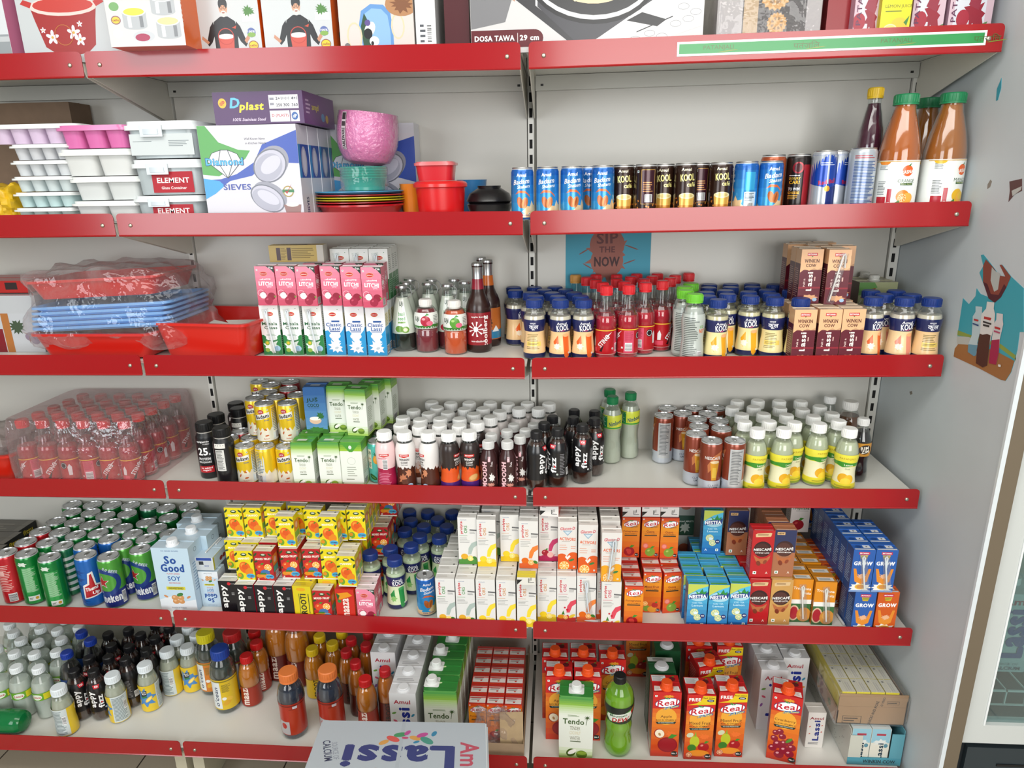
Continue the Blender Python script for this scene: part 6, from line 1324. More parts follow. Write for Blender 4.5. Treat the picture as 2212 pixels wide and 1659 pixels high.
# ---- big lassi shipping carton in front, bottom of the picture
def lassi_box():
 YB = -.56; A0 = atY('F', 697, 1556, YB); A1 = atY('F', 1048, 1562, YB + .040)
 ex = (A1-A0).normalized(); w = (A1-A0).length; dv = rayd(1000, 674).normalized(); ey = (dv - ex*dv.dot(ex)).normalized(); ez = ex.cross(ey)
 mid = (A0+A1)/2; cx, zt = mid.x, mid.z
 t = empty('lassi_shipping_carton', mid); tag(t, 'large white cardboard carton printed Lassi upside down, in front of shelves', 'box')
 L = .52*w/.33; Hb = .22; W = w*1000; a = Art()
 # printing reads from the far side: everything turned by half a circle
 a.text('Lassi', 0, -W*.335, W*.62, W*.20, '3a4680', 180, .085); a.text('Amul', W*.405, -W*.36, W*.33, W*.11, 'c0566a', -90, .03); a.text('SOURCE OF', -W*.365, -W*.29, W*.16, W*.032, '8792a4', -75, .0); a.text('CALCIUM', -W*.41, -W*.29, W*.19, W*.045, '3a4664', -75, .02)
 rnd = random.Random(3)
 for sgn in (1, -1):
  for u, v, r, c, k in ((-.10, .30, 40, 'd9a45a', 1), (-.05, .255, -30, 'd8605a', 1.3), (-.01, .20, 15, '4c9a6a', 1.2), (.03, .175, 60, 'c0559a', .8), (.08, .24, -20, 'd8a45a', 1.1), (.12, .20, 30, 'c0559a', 1.1), (.15, .27, -40, '4c9a8a', 1.4), (.19, .18, 70, '3a8ab0', .8), (.02, .24, 0, 'c8507a', .6), (.09, .29, 30, '3a8ab0', .6)):
   a.ell(u*W, -W*.335 + sgn*W*((.47-v)*.75), W*.034*k, W*.018*k, c, r*sgn)
 mb = MB(); mb.box(-w/2, w/2, -L, 0, -Hb, 0, 'b9c6cf'); a.put(mb, lambda u, v, d: Vector((u/1000, v/1000, d)), None)
 o = mb.obj('carton_body', mat('white_board_print', None, .5), t)
 fb = MB(); fb.box(w/2, w/2+.003, -L, -.004, -Hb, .001, 'd3dde2'); fb.box(w/2+.0035, w/2+.006, -L, -.012, -Hb*.5, -.002, 'c3cdd2'); fb.obj('side_flap', mat('white_board', None, .6), t)
 fb = MB(); fb.box(-.004, .004, -L, 0, 0, .0002, 'b3c0c9'); fb.obj('seam', mat('white_board', None, .6), t)
 t.rotation_euler = Matrix((ex, ey, ez)).transposed().to_euler()
 # plain cartons below carry it
 zlow = zt - .27
 st = simple('shipping_carton', M_CARD, lambda b: b.box(cx-w*.42, cx+w*.46, YB-.40, YB-.10, 0, zlow, 'a98a64')); tag(st, 'plain brown carton under the white lassi carton', 'box')
 return t
lassi_box()
# ================================================================= goods in place
S2, S3, S4, S5, S6 = 1, 2, 3, 4, 5
# ---- second shelf, right bay: row of slim cans
def putY(kd, sh, w, xs, ys, Y, desc, grp=None, row='', **k): put(kd, sh, w, [(x, y) for x, y in zip(xs, ys)], desc, grp, Y=Y, row=row, **k)
putY('badam_can', S2, 'A7', [190, 405, 615, 900, 2265], [225]*5, -.285, 'blue almond milk can', 'blue almond milk cans, second shelf', 'in front row, second shelf', jit=8)
putY('badam_can', S2, 'A7', [760], [225], -.225, 'blue almond milk can half hidden behind two others, second shelf', 'blue almond milk cans, second shelf')
putY('badam_can_back', S2, 'A7', [2090], [225], -.283, 'blue can turned with pale back panel forward, second shelf', 'blue almond milk cans, second shelf')
putY('cafe_can', S2, 'A7', [1085, 1430, 1570, 1885], [225]*4, -.270, 'brown iced coffee can with frothy glass', 'brown iced coffee cans', 'second shelf', jit=4)
putY('cafe_can_side', S2, 'A7', [1275], [225], -.285, 'brown coffee can turned to its bordered side panel, left one', 'brown iced coffee cans')
putY('cafe_can_side', S2, 'A7', [1710], [225], -.262, 'brown coffee can turned to its bordered side panel, right one', 'brown iced coffee cans')
putY('cafe_can', S2, 'A7', [1140, 1800], [225]*2, -.205, 'brown iced coffee can standing behind the front row', 'brown iced coffee cans', 'second shelf')
putY('tea_can', S2, 'A8', [215], [590], -.225, 'tall orange brown peach iced tea can, second shelf')
putY('prize_can', S2, 'A8', [390], [590], -.230, 'black and red prize can beside energy drinks')
putY('energy_can', S2, 'A8', [530], [590], -.235, 'blue and silver energy drink can, front text towards room', 'blue and silver energy cans')
putY('energy_can_side', S2, 'A8', [648], [590], -.235, 'blue and silver energy drink can turned half away', 'blue and silver energy cans')
putY('energy_can_back', S2, 'A8', [815], [590], -.245, 'silver energy can with its back print forward')
putY('syrup_bottle', S2, 'A8', [1010], [60], -.19, 'dark purple syrup bottle with yellow cap')
putY('orange_squash', S2, 'A8', [1240], [170], -.245, 'orange squash bottle with green cap, left of the three', 'green-capped squash bottles')
putY('mango_squash', S2, 'A8', [1565], [170], -.150, 'squash bottle with green cap, behind the other two', 'green-capped squash bottles')
putY('mango_squash', S2, 'A8', [1745], [170], -.245, 'mango squash bottle with green cap, rightmost on shelf', 'green-capped squash bottles')

# ---- third shelf, middle bay
for i, (x, y) in enumerate([(185, 645), (360, 645), (540, 645)]):
 put('chaas', S3, 'B2', [(x, y)], f"white and green buttermilk carton with straw, {ORD[i]} in bottom front row", 'buttermilk cartons', jit=1.5)
for i, (x, y) in enumerate([(715, 645), (890, 648), (1062, 648)]):
 put('lassi', S3, 'B2', [(x, y)], f"white and blue lassi carton, {ORD[i]} in bottom front row, third shelf", 'white and blue lassi cartons', jit=1.5)
YC = at('B2', 540, 645, SZ[S3] + .124).y
LX = [at('B2', x, 645, SZ[S3] + .124).x for x in (185, 360, 540, 715, 890, 1062)]
block('lassi', S3, [(LX[3], YC+.0385), (LX[4], YC+.0385), (LX[5], YC+.0385)], 4, 'lassi carton stacked behind the front ones', 'white and blue lassi cartons')
block('chaas', S3, [(LX[1], YC+.0385), (LX[2], YC+.0385)], 2, 'buttermilk carton stacked behind the front ones', 'buttermilk cartons')
for i, (x, y) in enumerate([(150, 325), (318, 325), (485, 328), (690, 325), (860, 330), (1030, 335)]):
 put('litchi', S3, 'B2', [(x, y)], f"pink litchi juice carton, {ORD[i]} of six along the stack front, third shelf", 'pink litchi cartons', z0=.1255, jit=2)
block('litchi', S3, [(LX[3]-.004, YC+.0385), (LX[4]-.004, YC+.0385), (LX[5]-.004, YC+.0385)], 1, 'pink litchi carton behind the front ones', 'pink litchi cartons', z0=.1255)
block('litchi', S3, [(LX[2], YC+.0385)], 2, 'pink litchi carton stacked under the gold pack', 'pink litchi cartons', z0=.1255)
block('litchi', S3, [(LX[2]+.004, YC+.116)], 1, 'pink litchi carton behind the gold pack', 'pink litchi cartons', z0=.1255)
block('chaas', S3, [(LX[3]+.010, YC+.078), (LX[4]+.004, YC+.078), (LX[5]-.002, YC+.078)], 3, 'buttermilk carton at rear of upper layer', 'buttermilk cartons', z0=.1255)
# glass and plastic bottles
def one(kd, sh, w, x, y, lb, grp=None, **k): put(kd, sh, w, [(x, y)], lb, grp, **k)
one('basil_kiwi', S3, 'B2', 1275, 470, 'green kiwi basil seed glass bottle at stack corner', 'basil seed glass bottles')
for i, (x, y, k) in enumerate([(1480, 452, 'basil_berry'), (1340, 435, 'basil_berry'), (1680, 462, 'basil_berry'), (1755, 430, 'basil_kiwi'), (1560, 415, 'basil_kiwi'), (1425, 390, 'basil_kiwi'), (1735, 385, 'basil_kiwi')]):
 one(k, S3, 'B2', x, y, ('red' if 'berry' in k else 'green') + f" basil seed glass bottle, {ORD[i]} back from the kiwi one", 'basil seed glass bottles')
one('uji_raspberry', S3, 'B2', 1482, 590, 'purple raspberry drink bottle with white cap, third shelf', 'white-capped fruit drink bottles')
one('uji_guava', S3, 'B2', 1722, 597, 'orange guava drink bottle with white cap, third shelf', 'white-capped fruit drink bottles')
one('beer_red', S3, 'B2', 1892, 293, 'brown beer bottle with red label, front one', 'gold-capped beer bottles')
one('beer_orange', S3, 'B2', 1972, 262, 'brown beer bottle with orange neck label behind red one', 'gold-capped beer bottles')
one('beer_orange', S3, 'B2', 1925, 235, 'brown beer bottle mostly hidden, rearmost of three', 'gold-capped beer bottles')

# ---- third shelf, right bay
G = 'saffron milk bottles, third shelf'
put('kool_saffron_back', S3, 'B3', [(257, 612)], 'milk bottle with blue cap standing in the gap between bays', G)
put('kool_saffron', S3, 'B3', [(480, 615), (665, 610)], 'blue-capped saffron milk bottle', G, row='in front, left group', jit=14)
R_ = [[(280, 583), (455, 585), (640, 587)], [(265, 550), (435, 552), (612, 554)], [(415, 524), (592, 525)], [(160, 525), (335, 493), (505, 490)], [(160, 493)]]
for i, r in enumerate(R_): put('kool_saffron' if i % 2 else 'kool_saffron_back', S3, 'B3', r, 'blue-capped saffron milk bottle', G, row=f"{ORD[i+1]} row, left group", jit=40)
G = 'red-capped energy drink bottles, third shelf'
R_ = [[(855, 485), (1065, 480), (1225, 468), (1430, 448)], [(823, 460), (1030, 463), (1183, 443), (1430, 437)], [(793, 432), (985, 435), (1275, 415)], [(760, 400), (950, 400), (1145, 397), (1350, 388)], [(860, 360), (1045, 360), (1230, 355), (1423, 353)]]
for i, r in enumerate(R_):
 for j, p in enumerate(r): put('sting%d' % ((0, 1, 2, 3)[j % 4] if i == 0 else (i + j) % 4), S3, 'B3', [p], f"red-capped pink energy drink bottle, {ORD[j]} from left, {ORD[i]} row", G)
one('gold_cap', S3, 'B3', 675, 372, 'clear bottle with gold cap behind the red-capped ones')
one('coconut_bottle', S3, 'B3', 1625, 572, 'clear drink bottle with bright green cap, front one', 'green-capped clear bottles')
for i, (x, y) in enumerate([(1555, 532), (1535, 492), (1592, 450)]): one('coconut_bottle', S3, 'B3', x, y, f"clear drink bottle with green cap, {ORD[i+1]} from the front", 'green-capped clear bottles')
G = 'mango milk bottles, third shelf'
R_ = [[(1810, 612)], [(1925, 565), (2110, 575)], [(1790, 577), (1865, 530), (2070, 547)], [(1725, 550), (2010, 512)], [(1690, 510), (1925, 480), (2110, 485)], [(1762, 483)]]
for i, r in enumerate(R_): put('kool_mango' if i < 2 else 'kool_mango_back', S3, 'B3', r, 'blue-capped mango milk bottle', G, row=f"{ORD[i]} row right of green caps", jit=20)
R_ = [[(170, 597), (360, 602)], [(85, 565), (270, 570)], [(35, 527), (195, 547)], [(90, 475), (175, 512)]]
for i, r in enumerate(R_): put('kool_mango_back' if i < 2 else 'kool_mango', S3, 'B4', r, 'blue-capped mango milk bottle', G, row=f"{ORD[i]} row before the cow cartons", jit=20)
G = 'saffron milk bottles, right end'
one('kool_saffron', S3, 'B4', 975, 600, 'blue-capped milk bottle tucked right against the lassi cartons', G)
one('kool_rose', S3, 'B4', 1245, 597, 'blue-capped rose coloured milk bottle near shelf end', G)
one('kool_saffron_back', S3, 'B4', 1465, 612, 'last blue-capped milk bottle, beside the partition', G)
for i, (x, y) in enumerate([(1085, 573), (1280, 570), (985, 548), (1185, 548)]): one('kool_rose', S3, 'B4', x, y, f"blue-capped milk bottle behind the right end ones, {ORD[i]}", G)
put('winklassi', S3, 'B4', [(645, 722), (837, 722)], 'maroon and cream lassi carton', 'maroon lassi cartons', row='at the shelf front', jit=1)
WA, WB = at('B4', 645, 722, SZ[S3] + .122), at('B4', 837, 722, SZ[S3] + .122)
block('winklassi', S3, [(WA.x, WA.y+.0365), (WB.x, WB.y+.0365)], 6, 'maroon lassi carton in bottom layer', 'maroon lassi cartons')
block('winklassi', S3, [(WA.x-.0508, WA.y+.035)], 3, 'maroon lassi carton beside the bottom layer', 'maroon lassi cartons')
U0 = at('B4', 490, 237, SZ[S3] + .2445); U1 = at('B4', 708, 240, SZ[S3] + .2445)
ub = WA.y + .075
ITEMS.append(dict(k='winklassi', sh=S3, x=WA.x-.026, y=ub+.0175, z0=.1230, yaw=0, label='maroon lassi carton without straw, front of upper layer', grp='maroon lassi cartons', x0=0, y0=0))
ITEMS.append(dict(k='winklassi_straw', sh=S3, x=WA.x+.028, y=ub+.0175, z0=.1230, yaw=-.03, label='maroon lassi carton with straw, front of upper layer', grp='maroon lassi cartons', x0=0, y0=0))
block('winklassi', S3, [(WA.x-.026, ub+.0365), (WA.x+.028, ub+.0365)], 4, 'maroon lassi carton in upper layer', 'maroon lassi cartons', z0=.1230)
MX = atY('B4', 1055, 345, -.110)
for i in range(2): ITEMS.append(dict(k='mixedbox', sh=S3, x=MX.x-.004, y=-.085+i*.0515, z0=0.0, yaw=0, label=['green mixed fruit juice box behind the milk bottles', 'green mixed fruit juice box, rear of the two'][i], grp='green mixed fruit boxes', x0=0, y0=0, raise_=True))
KIND['mixedbox']['H'] = .150

# ---- fourth shelf, middle bay
one('protein_bottle', S4, 'B6', 190, 533, 'black protein shake bottle reading 25, front left', 'black protein shake bottles')
one('protein_bottle_back', S4, 'B6', 385, 583, 'black protein bottle with its white nutrition panel forward', 'black protein shake bottles')
for i, (x, y) in enumerate([(315, 450), (547, 397), (522, 332)]): one('protein_bottle_back', S4, 'B6', x, y, f"black protein shake bottle, {ORD[i]} behind the front two", 'black protein shake bottles')
G = 'yellow almond drink cans'
one('yellow_can', S4, 'B6', 640, 768, 'yellow almond drink can at left of bottom layer', G)
one('yellow_can_back', S4, 'B6', 838, 768, 'almond drink can showing pale back panel, bottom layer', G)
one('yellow_can', S4, 'B6', 1012, 768, 'yellow almond drink can beside the green cartons, bottom layer', G)
for i, (x, y) in enumerate([(560, 690), (690, 695), (570, 620)]): one('red_can' if i == 2 else 'yellow_can_back', S4, 'B6', x, y, f"almond drink can behind bottom layer, {ORD[i]}", G)
yb_ = at('B6', 838, 768, SZ[S4]+.101).y
block('yellow_can_back', S4, [(at('B6', 730, 768, SZ[S4]+.101).x + .003, yb_+.020), (at('B6', 930, 768, SZ[S4]+.101).x, yb_+.020)], 3, 'almond drink can hidden in bottom layer', G, gap=.002)
one('yellow_can', S4, 'B6', 820, 332, 'yellow almond drink can, left front of upper layer', G, z0=.1015)
one('yellow_can', S4, 'B6', 1072, 332, 'yellow almond drink can, right front of upper layer', G, z0=.1015)
one('yellow_can', S4, 'B6', 730, 278, 'yellow almond drink can peeping out left in upper layer', G, z0=.1015)
for i, (x, y, k) in enumerate([(950, 268, 'yellow_can_back'), (1148, 248, 'yellow_can_back'), (868, 215, 'yellow_can_back'), (1065, 185, 'red_can'), (890, 142, 'yellow_can'), (1090, 108, 'red_can'), (775, 103, 'yellow_can')]):
 one(k, S4, 'B6', x, y, ('red' if k == 'red_can' else 'yellow') + f" drink can in rear of upper layer, {ORD[i]}", G, z0=.1015)
put('tendo_small', S4, 'B6', [(1190, 745), (1480, 748)], 'green and white coconut water carton', 'small coconut water cartons', row='in bottom layer', jit=2)
one('tendo_small_back', S4, 'B6', 1735, 742, 'coconut water carton with heart on its back, bottom layer', 'small coconut water cartons')
T0 = [at('B6', x, 745, SZ[S4]+.122) for x in (1190, 1480, 1735)]
block('tendo_small', S4, [(p.x, p.y+.050) for p in T0], 2, 'coconut water carton behind in bottom layer', 'small coconut water cartons')
one('jus_coco', S4, 'B6', 1345, 175, 'blue coconut water carton on the upper layer', z0=.1225)
one('tendo_small', S4, 'B6', 1560, 165, 'coconut water carton right of the blue one, upper layer', 'small coconut water cartons', z0=.1225)
one('tendo_small', S4, 'B6', 1760, 190, 'coconut water carton at front of upper layer', 'small coconut water cartons', z0=.1225, yaw=-6)
one('tendo_small', S4, 'B6', 1905, 140, 'coconut water carton second from right, upper layer', 'small coconut water cartons', z0=.1225, yaw=-6)
one('tendo_small', S4, 'B6', 2030, 95, 'coconut water carton at far right rear, upper layer', 'small coconut water cartons', z0=.1225, yaw=-6)
one('pineapple_can', S4, 'B6', 1962, 692, 'turquoise pineapple drink can')
for i, (x, y) in enumerate([(75, 525), (140, 472), (195, 414), (238, 352), (372, 300)]): one('pineapple_can' if i == 0 else 'dark_can', S4, 'B7', x, y, f"silver-lidded can in the column behind pineapple can, {ORD[i]}", 'cans behind the pineapple can')
G = 'milkshake bottles, fourth shelf'
for k, x, y, lb in (('shake_pink', 210, 515, 'pink strawberry shake bottle at left of the white caps'), ('shake_choco', 335, 542, 'white and brown chocolate shake bottle, front face showing'), ('shake_choco_side', 522, 525, 'chocolate shake bottle turned aside, third in front'),
 ('shake_bourbon_side', 695, 537, 'orange and brown shake bottle turned to its side'), ('shake_bourbon', 866, 512, 'dark bourbon shake bottle with purple foot')): one(k, S4, 'B7', x, y, lb, G)
R_ = [[(265, 462), (388, 492), (560, 477), (728, 482)], [(318, 405), (432, 437), (595, 417), (760, 427), (903, 452)], [(373, 338), (485, 382), (650, 362), (858, 377), (1003, 402)], [(540, 328), (795, 330), (950, 327), (1103, 347)], [(530, 275), (680, 277), (843, 273), (1023, 273), (1268, 322), (1437, 322)], [(1175, 282), (1340, 275), (1523, 280)]]
for i, r in enumerate(R_):
 put('shake_plain' if i != 1 else 'shake_bourbon', S4, 'B7', r, 'white-capped milkshake bottle', G, row=f"{ORD[i+1]} row", jit=30)
G = 'small pink-lettered milk bottles'
R_ = [[(996, 648), (1187, 648)], [(1025, 585), (1238, 587)], [(1127, 530), (1292, 522)], [(1218, 472)], [(1405, 470), (1605, 420)]]
for i, r in enumerate(R_): put('moodh_bottle', S4, 'B7', r, 'small brown milk bottle with pink lettering', G, row=f"{ORD[i]} row", jit=8)
G = 'black-capped apple fizz bottles, fourth shelf'
for i, (x, y) in enumerate([(1370, 512), (1580, 492), (1812, 460), (1915, 407), (1440, 437), (1555, 377), (1728, 397), (1715, 337), (1898, 342)]):
 one('fizz%d' % (3, 2, 0, 1, 2, 3, 1, 0, 2)[i], S4, 'B7', x, y, ('apple fizz bottle', 'black-labelled apple fizz bottle')[i % 2] + f", {ORD[i]} counted from front", G)
one('nimbooz', S4, 'B7', 2060, 222, 'clear lemonade bottle with green cap, front left of three', 'green-capped lemonade bottles')
one('nimbooz', S4, 'B7', 2045, 162, 'clear lemonade bottle with green cap, behind the front left one', 'green-capped lemonade bottles')
one('nimbooz', S4, 'B3', 1078, 1412, 'clear lemonade bottle with green cap, right of three', 'green-capped lemonade bottles')
G = 'silver coffee cans'
one('coffee_can_back', S4, 'B8', 295, 378, 'tall coffee can standing apart at left, white panel forward', G)
one('coffee_can', S4, 'B8', 460, 365, 'tall brown and silver coffee can, second from left', G)
for i, (x, y) in enumerate([(330, 313), (545, 313), (735, 313), (665, 368), (585, 413), (768, 425), (600, 472), (787, 484)]): one('coffee_can' if i % 2 else 'coffee_can_back', S4, 'B8', x, y, f"tall coffee can in the rear cluster, {ORD[i]}", G)
one('coffee_can', S4, 'B8', 585, 528, 'tall coffee can half hidden behind front can', G)
one('coffee_can', S4, 'B8', 690, 587, 'tall brown and silver coffee can at the front edge', G)
one('coffee_can_back', S4, 'B8', 905, 592, 'tall coffee can, white panel forward, beside lemon bottles', G)
G = 'yellow lemon drink bottles'
R_ = [[(1075, 490), (1305, 485), (1618, 447), (1868, 482)], [(978, 437), (1203, 432), (1405, 437), (1790, 425)], [(957, 372), (1145, 370), (1340, 378), (1568, 387)], [(873, 318), (1055, 314), (1297, 318), (1500, 328), (1725, 363)], [(920, 258), (1095, 254), (1280, 258), (1468, 263), (1648, 298)]]
for i, r in enumerate(R_): put('lemon_bottle_back' if i == 9 else 'lemon_bottle', S4, 'B8', r, 'white-capped lemon drink bottle', G, row=f"{ORD[i]} row, fourth shelf", jit=30)
one('clear_bottle', S4, 'B8', 1690, 240, 'clear bottle with small white cap at the back')
one('tea_bottle', S4, 'B8', 1868, 258, 'wide peach tea bottle with white cap')
one('rimzim', S4, 'B8', 2000, 407, 'dark cola bottle with orange label, rightmost')

# ---- fifth shelf, left bay cans
G = 'soda cans, fifth shelf'
for k, x, y, lb in (('red_soda_can', 80, 600, 'red cola can, leftmost at the shelf front'), ('green_can', 275, 602, 'green soda can, left of the front two'), ('green_can', 505, 642, 'green soda can, right of the front two'),
 ('blue_can', 850, 632, 'blue cola can with red thumb logo, front row'), ('beer_can', 1080, 642, 'green alcohol-free beer can, foremost'), ('beer_can', 1220, 532, 'green beer can behind the foremost one'), ('beer_can_turned', 1395, 572, 'green beer can beside the soy carton'),
 ('red_soda_can', 265, 492, 'red cola can in the second row'), ('green_can', 465, 507, 'green soda can in the second row'), ('striped_can', 620, 542, 'green and white striped can'), ('blue_can', 840, 537, 'blue cola can in the second row'),
 ('blue_can', 1085, 467, 'blue cola can in the third row'), ('red_soda_can', 410, 392, 'red cola can in the third row'), ('striped_can', 600, 402, 'striped can in the third row')): one(k, S5, 'C1', x, y, lb, G)
for i, (x, y) in enumerate([(755, 437), (980, 412), (1220, 372), (1325, 427), (1455, 467), (1660, 422), (555, 302), (745, 307), (890, 337), (1115, 307), (1450, 312), (1565, 367), (1675, 262)]):
 one('green_can', S5, 'C1', x, y, f"green soda can seen from above, {ORD[i]} in the middle rows", G)
for i, (x, y) in enumerate([(700, 207), (885, 217), (1035, 247), (1250, 222), (1645, 167), (1900, 207), (760, 112), (945, 122), (1130, 127), (1320, 132), (1490, 152), (1915, 132)]):
 one('green_can' if i != 10 else 'striped_can', S5, 'C1', x, y, f"soda can seen from above, {ORD[i]} in the rear rows", G)
G = 'pale blue soy milk cartons'
one('sogood', S5, 'C1', 1705, 568, 'pale blue litre soy milk carton at the shelf front', G, jit=1)
one('sogood', S5, 'C1', 1868, 452, 'pale blue litre soy carton, second back', G, jit=1)
one('sogood', S5, 'C1', 1915, 345, 'pale blue litre soy carton, rearmost', G, jit=1)
one('sogood_small', S5, 'C1', 2055, 795, 'small soy milk carton standing upside down', 'small soy milk cartons', jit=1)

# ---- fifth shelf, middle bay
G = 'juice cartons, bottom layer, fifth shelf'
for k, x, y, lb, yw in (('appybox', 230, 900, 'black apple juice carton, leftmost of four', 0), ('appybox', 375, 962, 'black apple juice carton, second of four', 0), ('appybox', 572, 972, 'black apple juice carton, third of four', 0), ('appybox', 775, 972, 'black apple juice carton, fourth of four', 0),
 ('frootibox', 965, 985, 'yellow mango drink carton with dark lettering', -3), ('mixed_red', 1165, 935, 'red mixed fruit carton between the yellow and orange-red cartons', 0), ('maazabox', 1392, 990, 'orange-red mango juice carton', 0), ('litchi', 1625, 935, 'pink litchi carton at the right end of bottom layer', 0)): one(k, S5, 'C2', x, y, lb, G, yaw=yw, jit=1.5)
one('litchi', S5, 'C2', 1650, 862, 'pink litchi carton behind the right end one', G)
AX = [at('C2', x, 968, SZ[S5] + .097) for x in (375, 572, 775, 965, 1170, 1392)]
block('appybox', S5, [(AX[0].x, AX[0].y+.040), (AX[1].x, AX[1].y+.040), (AX[2].x, AX[2].y+.040)], 5, 'black apple carton in bottom layer', 'juice cartons hidden in bottom layer')
block('frootibox', S5, [(AX[3].x, AX[0].y+.042), (AX[4].x+.002, AX[0].y+.042), (AX[5].x+.004, AX[0].y+.042)], 5, 'yellow mango drink carton in bottom layer', 'juice cartons hidden in bottom layer')
G = 'small yellow and red juice cartons'
L1, L2 = .0975, .184
for i, (k, x, y) in enumerate([('mango', 385, 600), ('mixed_red', 580, 605), ('mixed_red', 850, 562), ('mixed_red', 1065, 578), ('mango', 1245, 582), ('mango', 1430, 612)]):
 one(k, S5, 'C2', x, y, ('yellow mango' if k == 'mango' else 'red mixed fruit') + f" carton, {ORD[i]} of six in middle layer front", G, z0=L1, jit=4)
one('mango', S5, 'C2', 300, 495, 'yellow mango carton behind at left of middle layer', G, z0=L1)
MXp = [at('C2', x, 590, SZ[S5] + L1 + .0855) for x in (385, 580, 850, 1065, 1245, 1430)]
block('mixed_red', S5, [(MXp[1].x, MXp[1].y+.036), (MXp[2].x-.006, MXp[2].y+.036), (MXp[3].x, MXp[3].y+.036)], 5, 'red mixed fruit carton in middle layer', 'small cartons in the middle layer', z0=L1)
block('mango', S5, [(MXp[0].x, MXp[0].y+.036), (MXp[4].x, MXp[4].y+.036), (MXp[5].x, MXp[5].y+.036)], 5, 'yellow mango carton in middle layer', 'small cartons in the middle layer', z0=L1)
UPX = [(285, 172), (472, 172), (680, 160), (795, 258), (1075, 190), (1225, 262), (1320, 196), (1505, 192), (925, 152)]
for i, (x, y) in enumerate(sorted(UPX)): one('mango', S5, 'C2', x, y, f"yellow mango carton, {ORD[i]} from left in top layer", G, z0=L2, jit=4)
UB = at('C2', 1505, 192, SZ[S5] + L2 + .0855)
block('mango', S5, [(UB.x+.001, UB.y+.0345)], 4, 'yellow mango carton at right side of top layer', 'small cartons in the top layer', z0=L2)
block('mixed_red', S5, [(UB.x+.049, -.150)], 3, 'red mixed fruit carton at right edge of top layer', 'small cartons in the top layer', z0=L2)
block('mixed_red', S5, [(UB.x+.049, -.150)], 3, 'red mixed fruit carton under the right edge stack', 'small cartons in the middle layer', z0=L1)
block('mixed_red', S5, [(UB.x+.049, -.150)], 3, 'red mixed fruit carton at foot of the right edge stack', 'juice cartons hidden in bottom layer', z0=0.0)
G = 'mint green milk bottles, fifth shelf'
R_ = [[(35, 1512)], [(92, 1432), (246, 1402), (400, 1407), (560, 1402)], [(142, 1362), (290, 1327), (440, 1322), (592, 1332)], [(182, 1277), (340, 1252), (490, 1252)], [(222, 1202), (368, 1172), (515, 1172), (640, 1180)]]
for i, r in enumerate(R_): put('kool_green', S5, 'B7', r, 'blue-capped mint milk bottle', G, row=f"{ORD[i]} row, fifth shelf", jit=14)
one('badam_can', S5, 'C3', 175, 832, 'blue almond milk can alone at the fifth shelf front', yaw=22)
# ORS cartons
G = 'white rehydration drink cartons'
PL = [('litchi', 365, 893), ('litchi', 562, 913), ('lemon', 765, 930), ('lemon', 972, 935), ('lemon', 1178, 955), ('lemon', 1383, 850), ('mixed', 1585, 853), ('straw', 1785, 850), ('mixed', 2042, 958)]
for i, (f_, x, y) in enumerate(PL): one('prolyte_' + f_, S5, 'C3', x, y, dict(litchi='green-footed', lemon='yellow-footed', mixed='red-footed', straw='orange-footed strawed')[f_] + f" white rehydration carton, {ORD[i]} along bottom layer", G, jit=1.5)
PP = [at('C3', x, y, SZ[S5] + .131) for f_, x, y in PL]
block('prolyte_litchi', S5, [(PP[0].x, PP[0].y+.040), (PP[1].x, PP[1].y+.040)], 6, 'green-footed rehydration carton in bottom layer', G)
block('prolyte_lemon', S5, [(PP[2].x, PP[2].y+.040), (PP[3].x, PP[3].y+.040), (PP[4].x+.002, PP[4].y+.040)], 5, 'yellow-footed rehydration carton in bottom layer', G)
block('prolyte_apple', S5, [(PP[5].x, PP[5].y+.040), (PP[6].x, PP[6].y+.040), (PP[7].x, PP[7].y+.040)], 4, 'pink-footed rehydration carton in bottom layer', G)
block('prolyte_orange', S5, [(PP[7].x+.050, PP[7].y+.004)], 5, 'orange-footed rehydration carton in bottom layer', G)
L3 = .1325
for i, (k, x, y, lb) in enumerate([('prolyte_litchi', 600, 268, 'green-footed rehydration carton, leftmost of upper layer'), ('prolyte_lemon', 768, 290, 'yellow-footed rehydration carton standing forward on upper layer'), ('prolyte_lemon', 1010, 243, 'yellow-footed rehydration carton, third of upper layer'), ('prolyte_orange', 1205, 305, 'orange-footed rehydration carton standing forward on upper layer'),
 ('prolyte_apple', 1405, 240, 'pink-footed rehydration carton, upper layer'), ('glucon', 1595, 310, 'white and orange glucose drink carton, left one'), ('glucon', 1802, 343, 'white and orange glucose drink carton, right one'), ('glucon_straw', 2050, 492, 'glucose drink carton with straw leaning at the front')]): one(k, S5, 'C3', x, y, lb, G, z0=L3, jit=3)
UP = {n: at('C3', x, y, SZ[S5] + L3 + .131) for n, x, y in (('a', 600, 268), ('b', 800, 240), ('c', 1010, 243), ('d', 1205, 305), ('e', 1405, 240), ('f', 1595, 310), ('g', 1802, 343), ('h', 2030, 340))}
block('prolyte_litchi', S5, [(UP['a'].x, UP['a'].y+.040), (UP['b'].x+.006, UP['b'].y+.03)], 3, 'green-footed rehydration carton in upper layer', G, z0=L3)
block('prolyte_lemon', S5, [(UP['c'].x, UP['c'].y+.040)], 3, 'yellow-footed rehydration carton in upper layer', G, z0=L3)
block('prolyte_orange', S5, [(UP['d'].x, UP['d'].y+.040)], 4, 'orange-footed rehydration carton in upper layer', G, z0=L3)
block('prolyte_apple', S5, [(UP['e'].x, UP['e'].y+.040)], 2, 'pink-footed rehydration carton in upper layer', G, z0=L3)
block('glucon', S5, [(UP['f'].x, UP['f'].y+.040), (UP['g'].x, UP['g'].y+.040), (UP['h'].x, UP['h'].y+.02)], 4, 'glucose drink carton in upper layer', G, z0=L3)
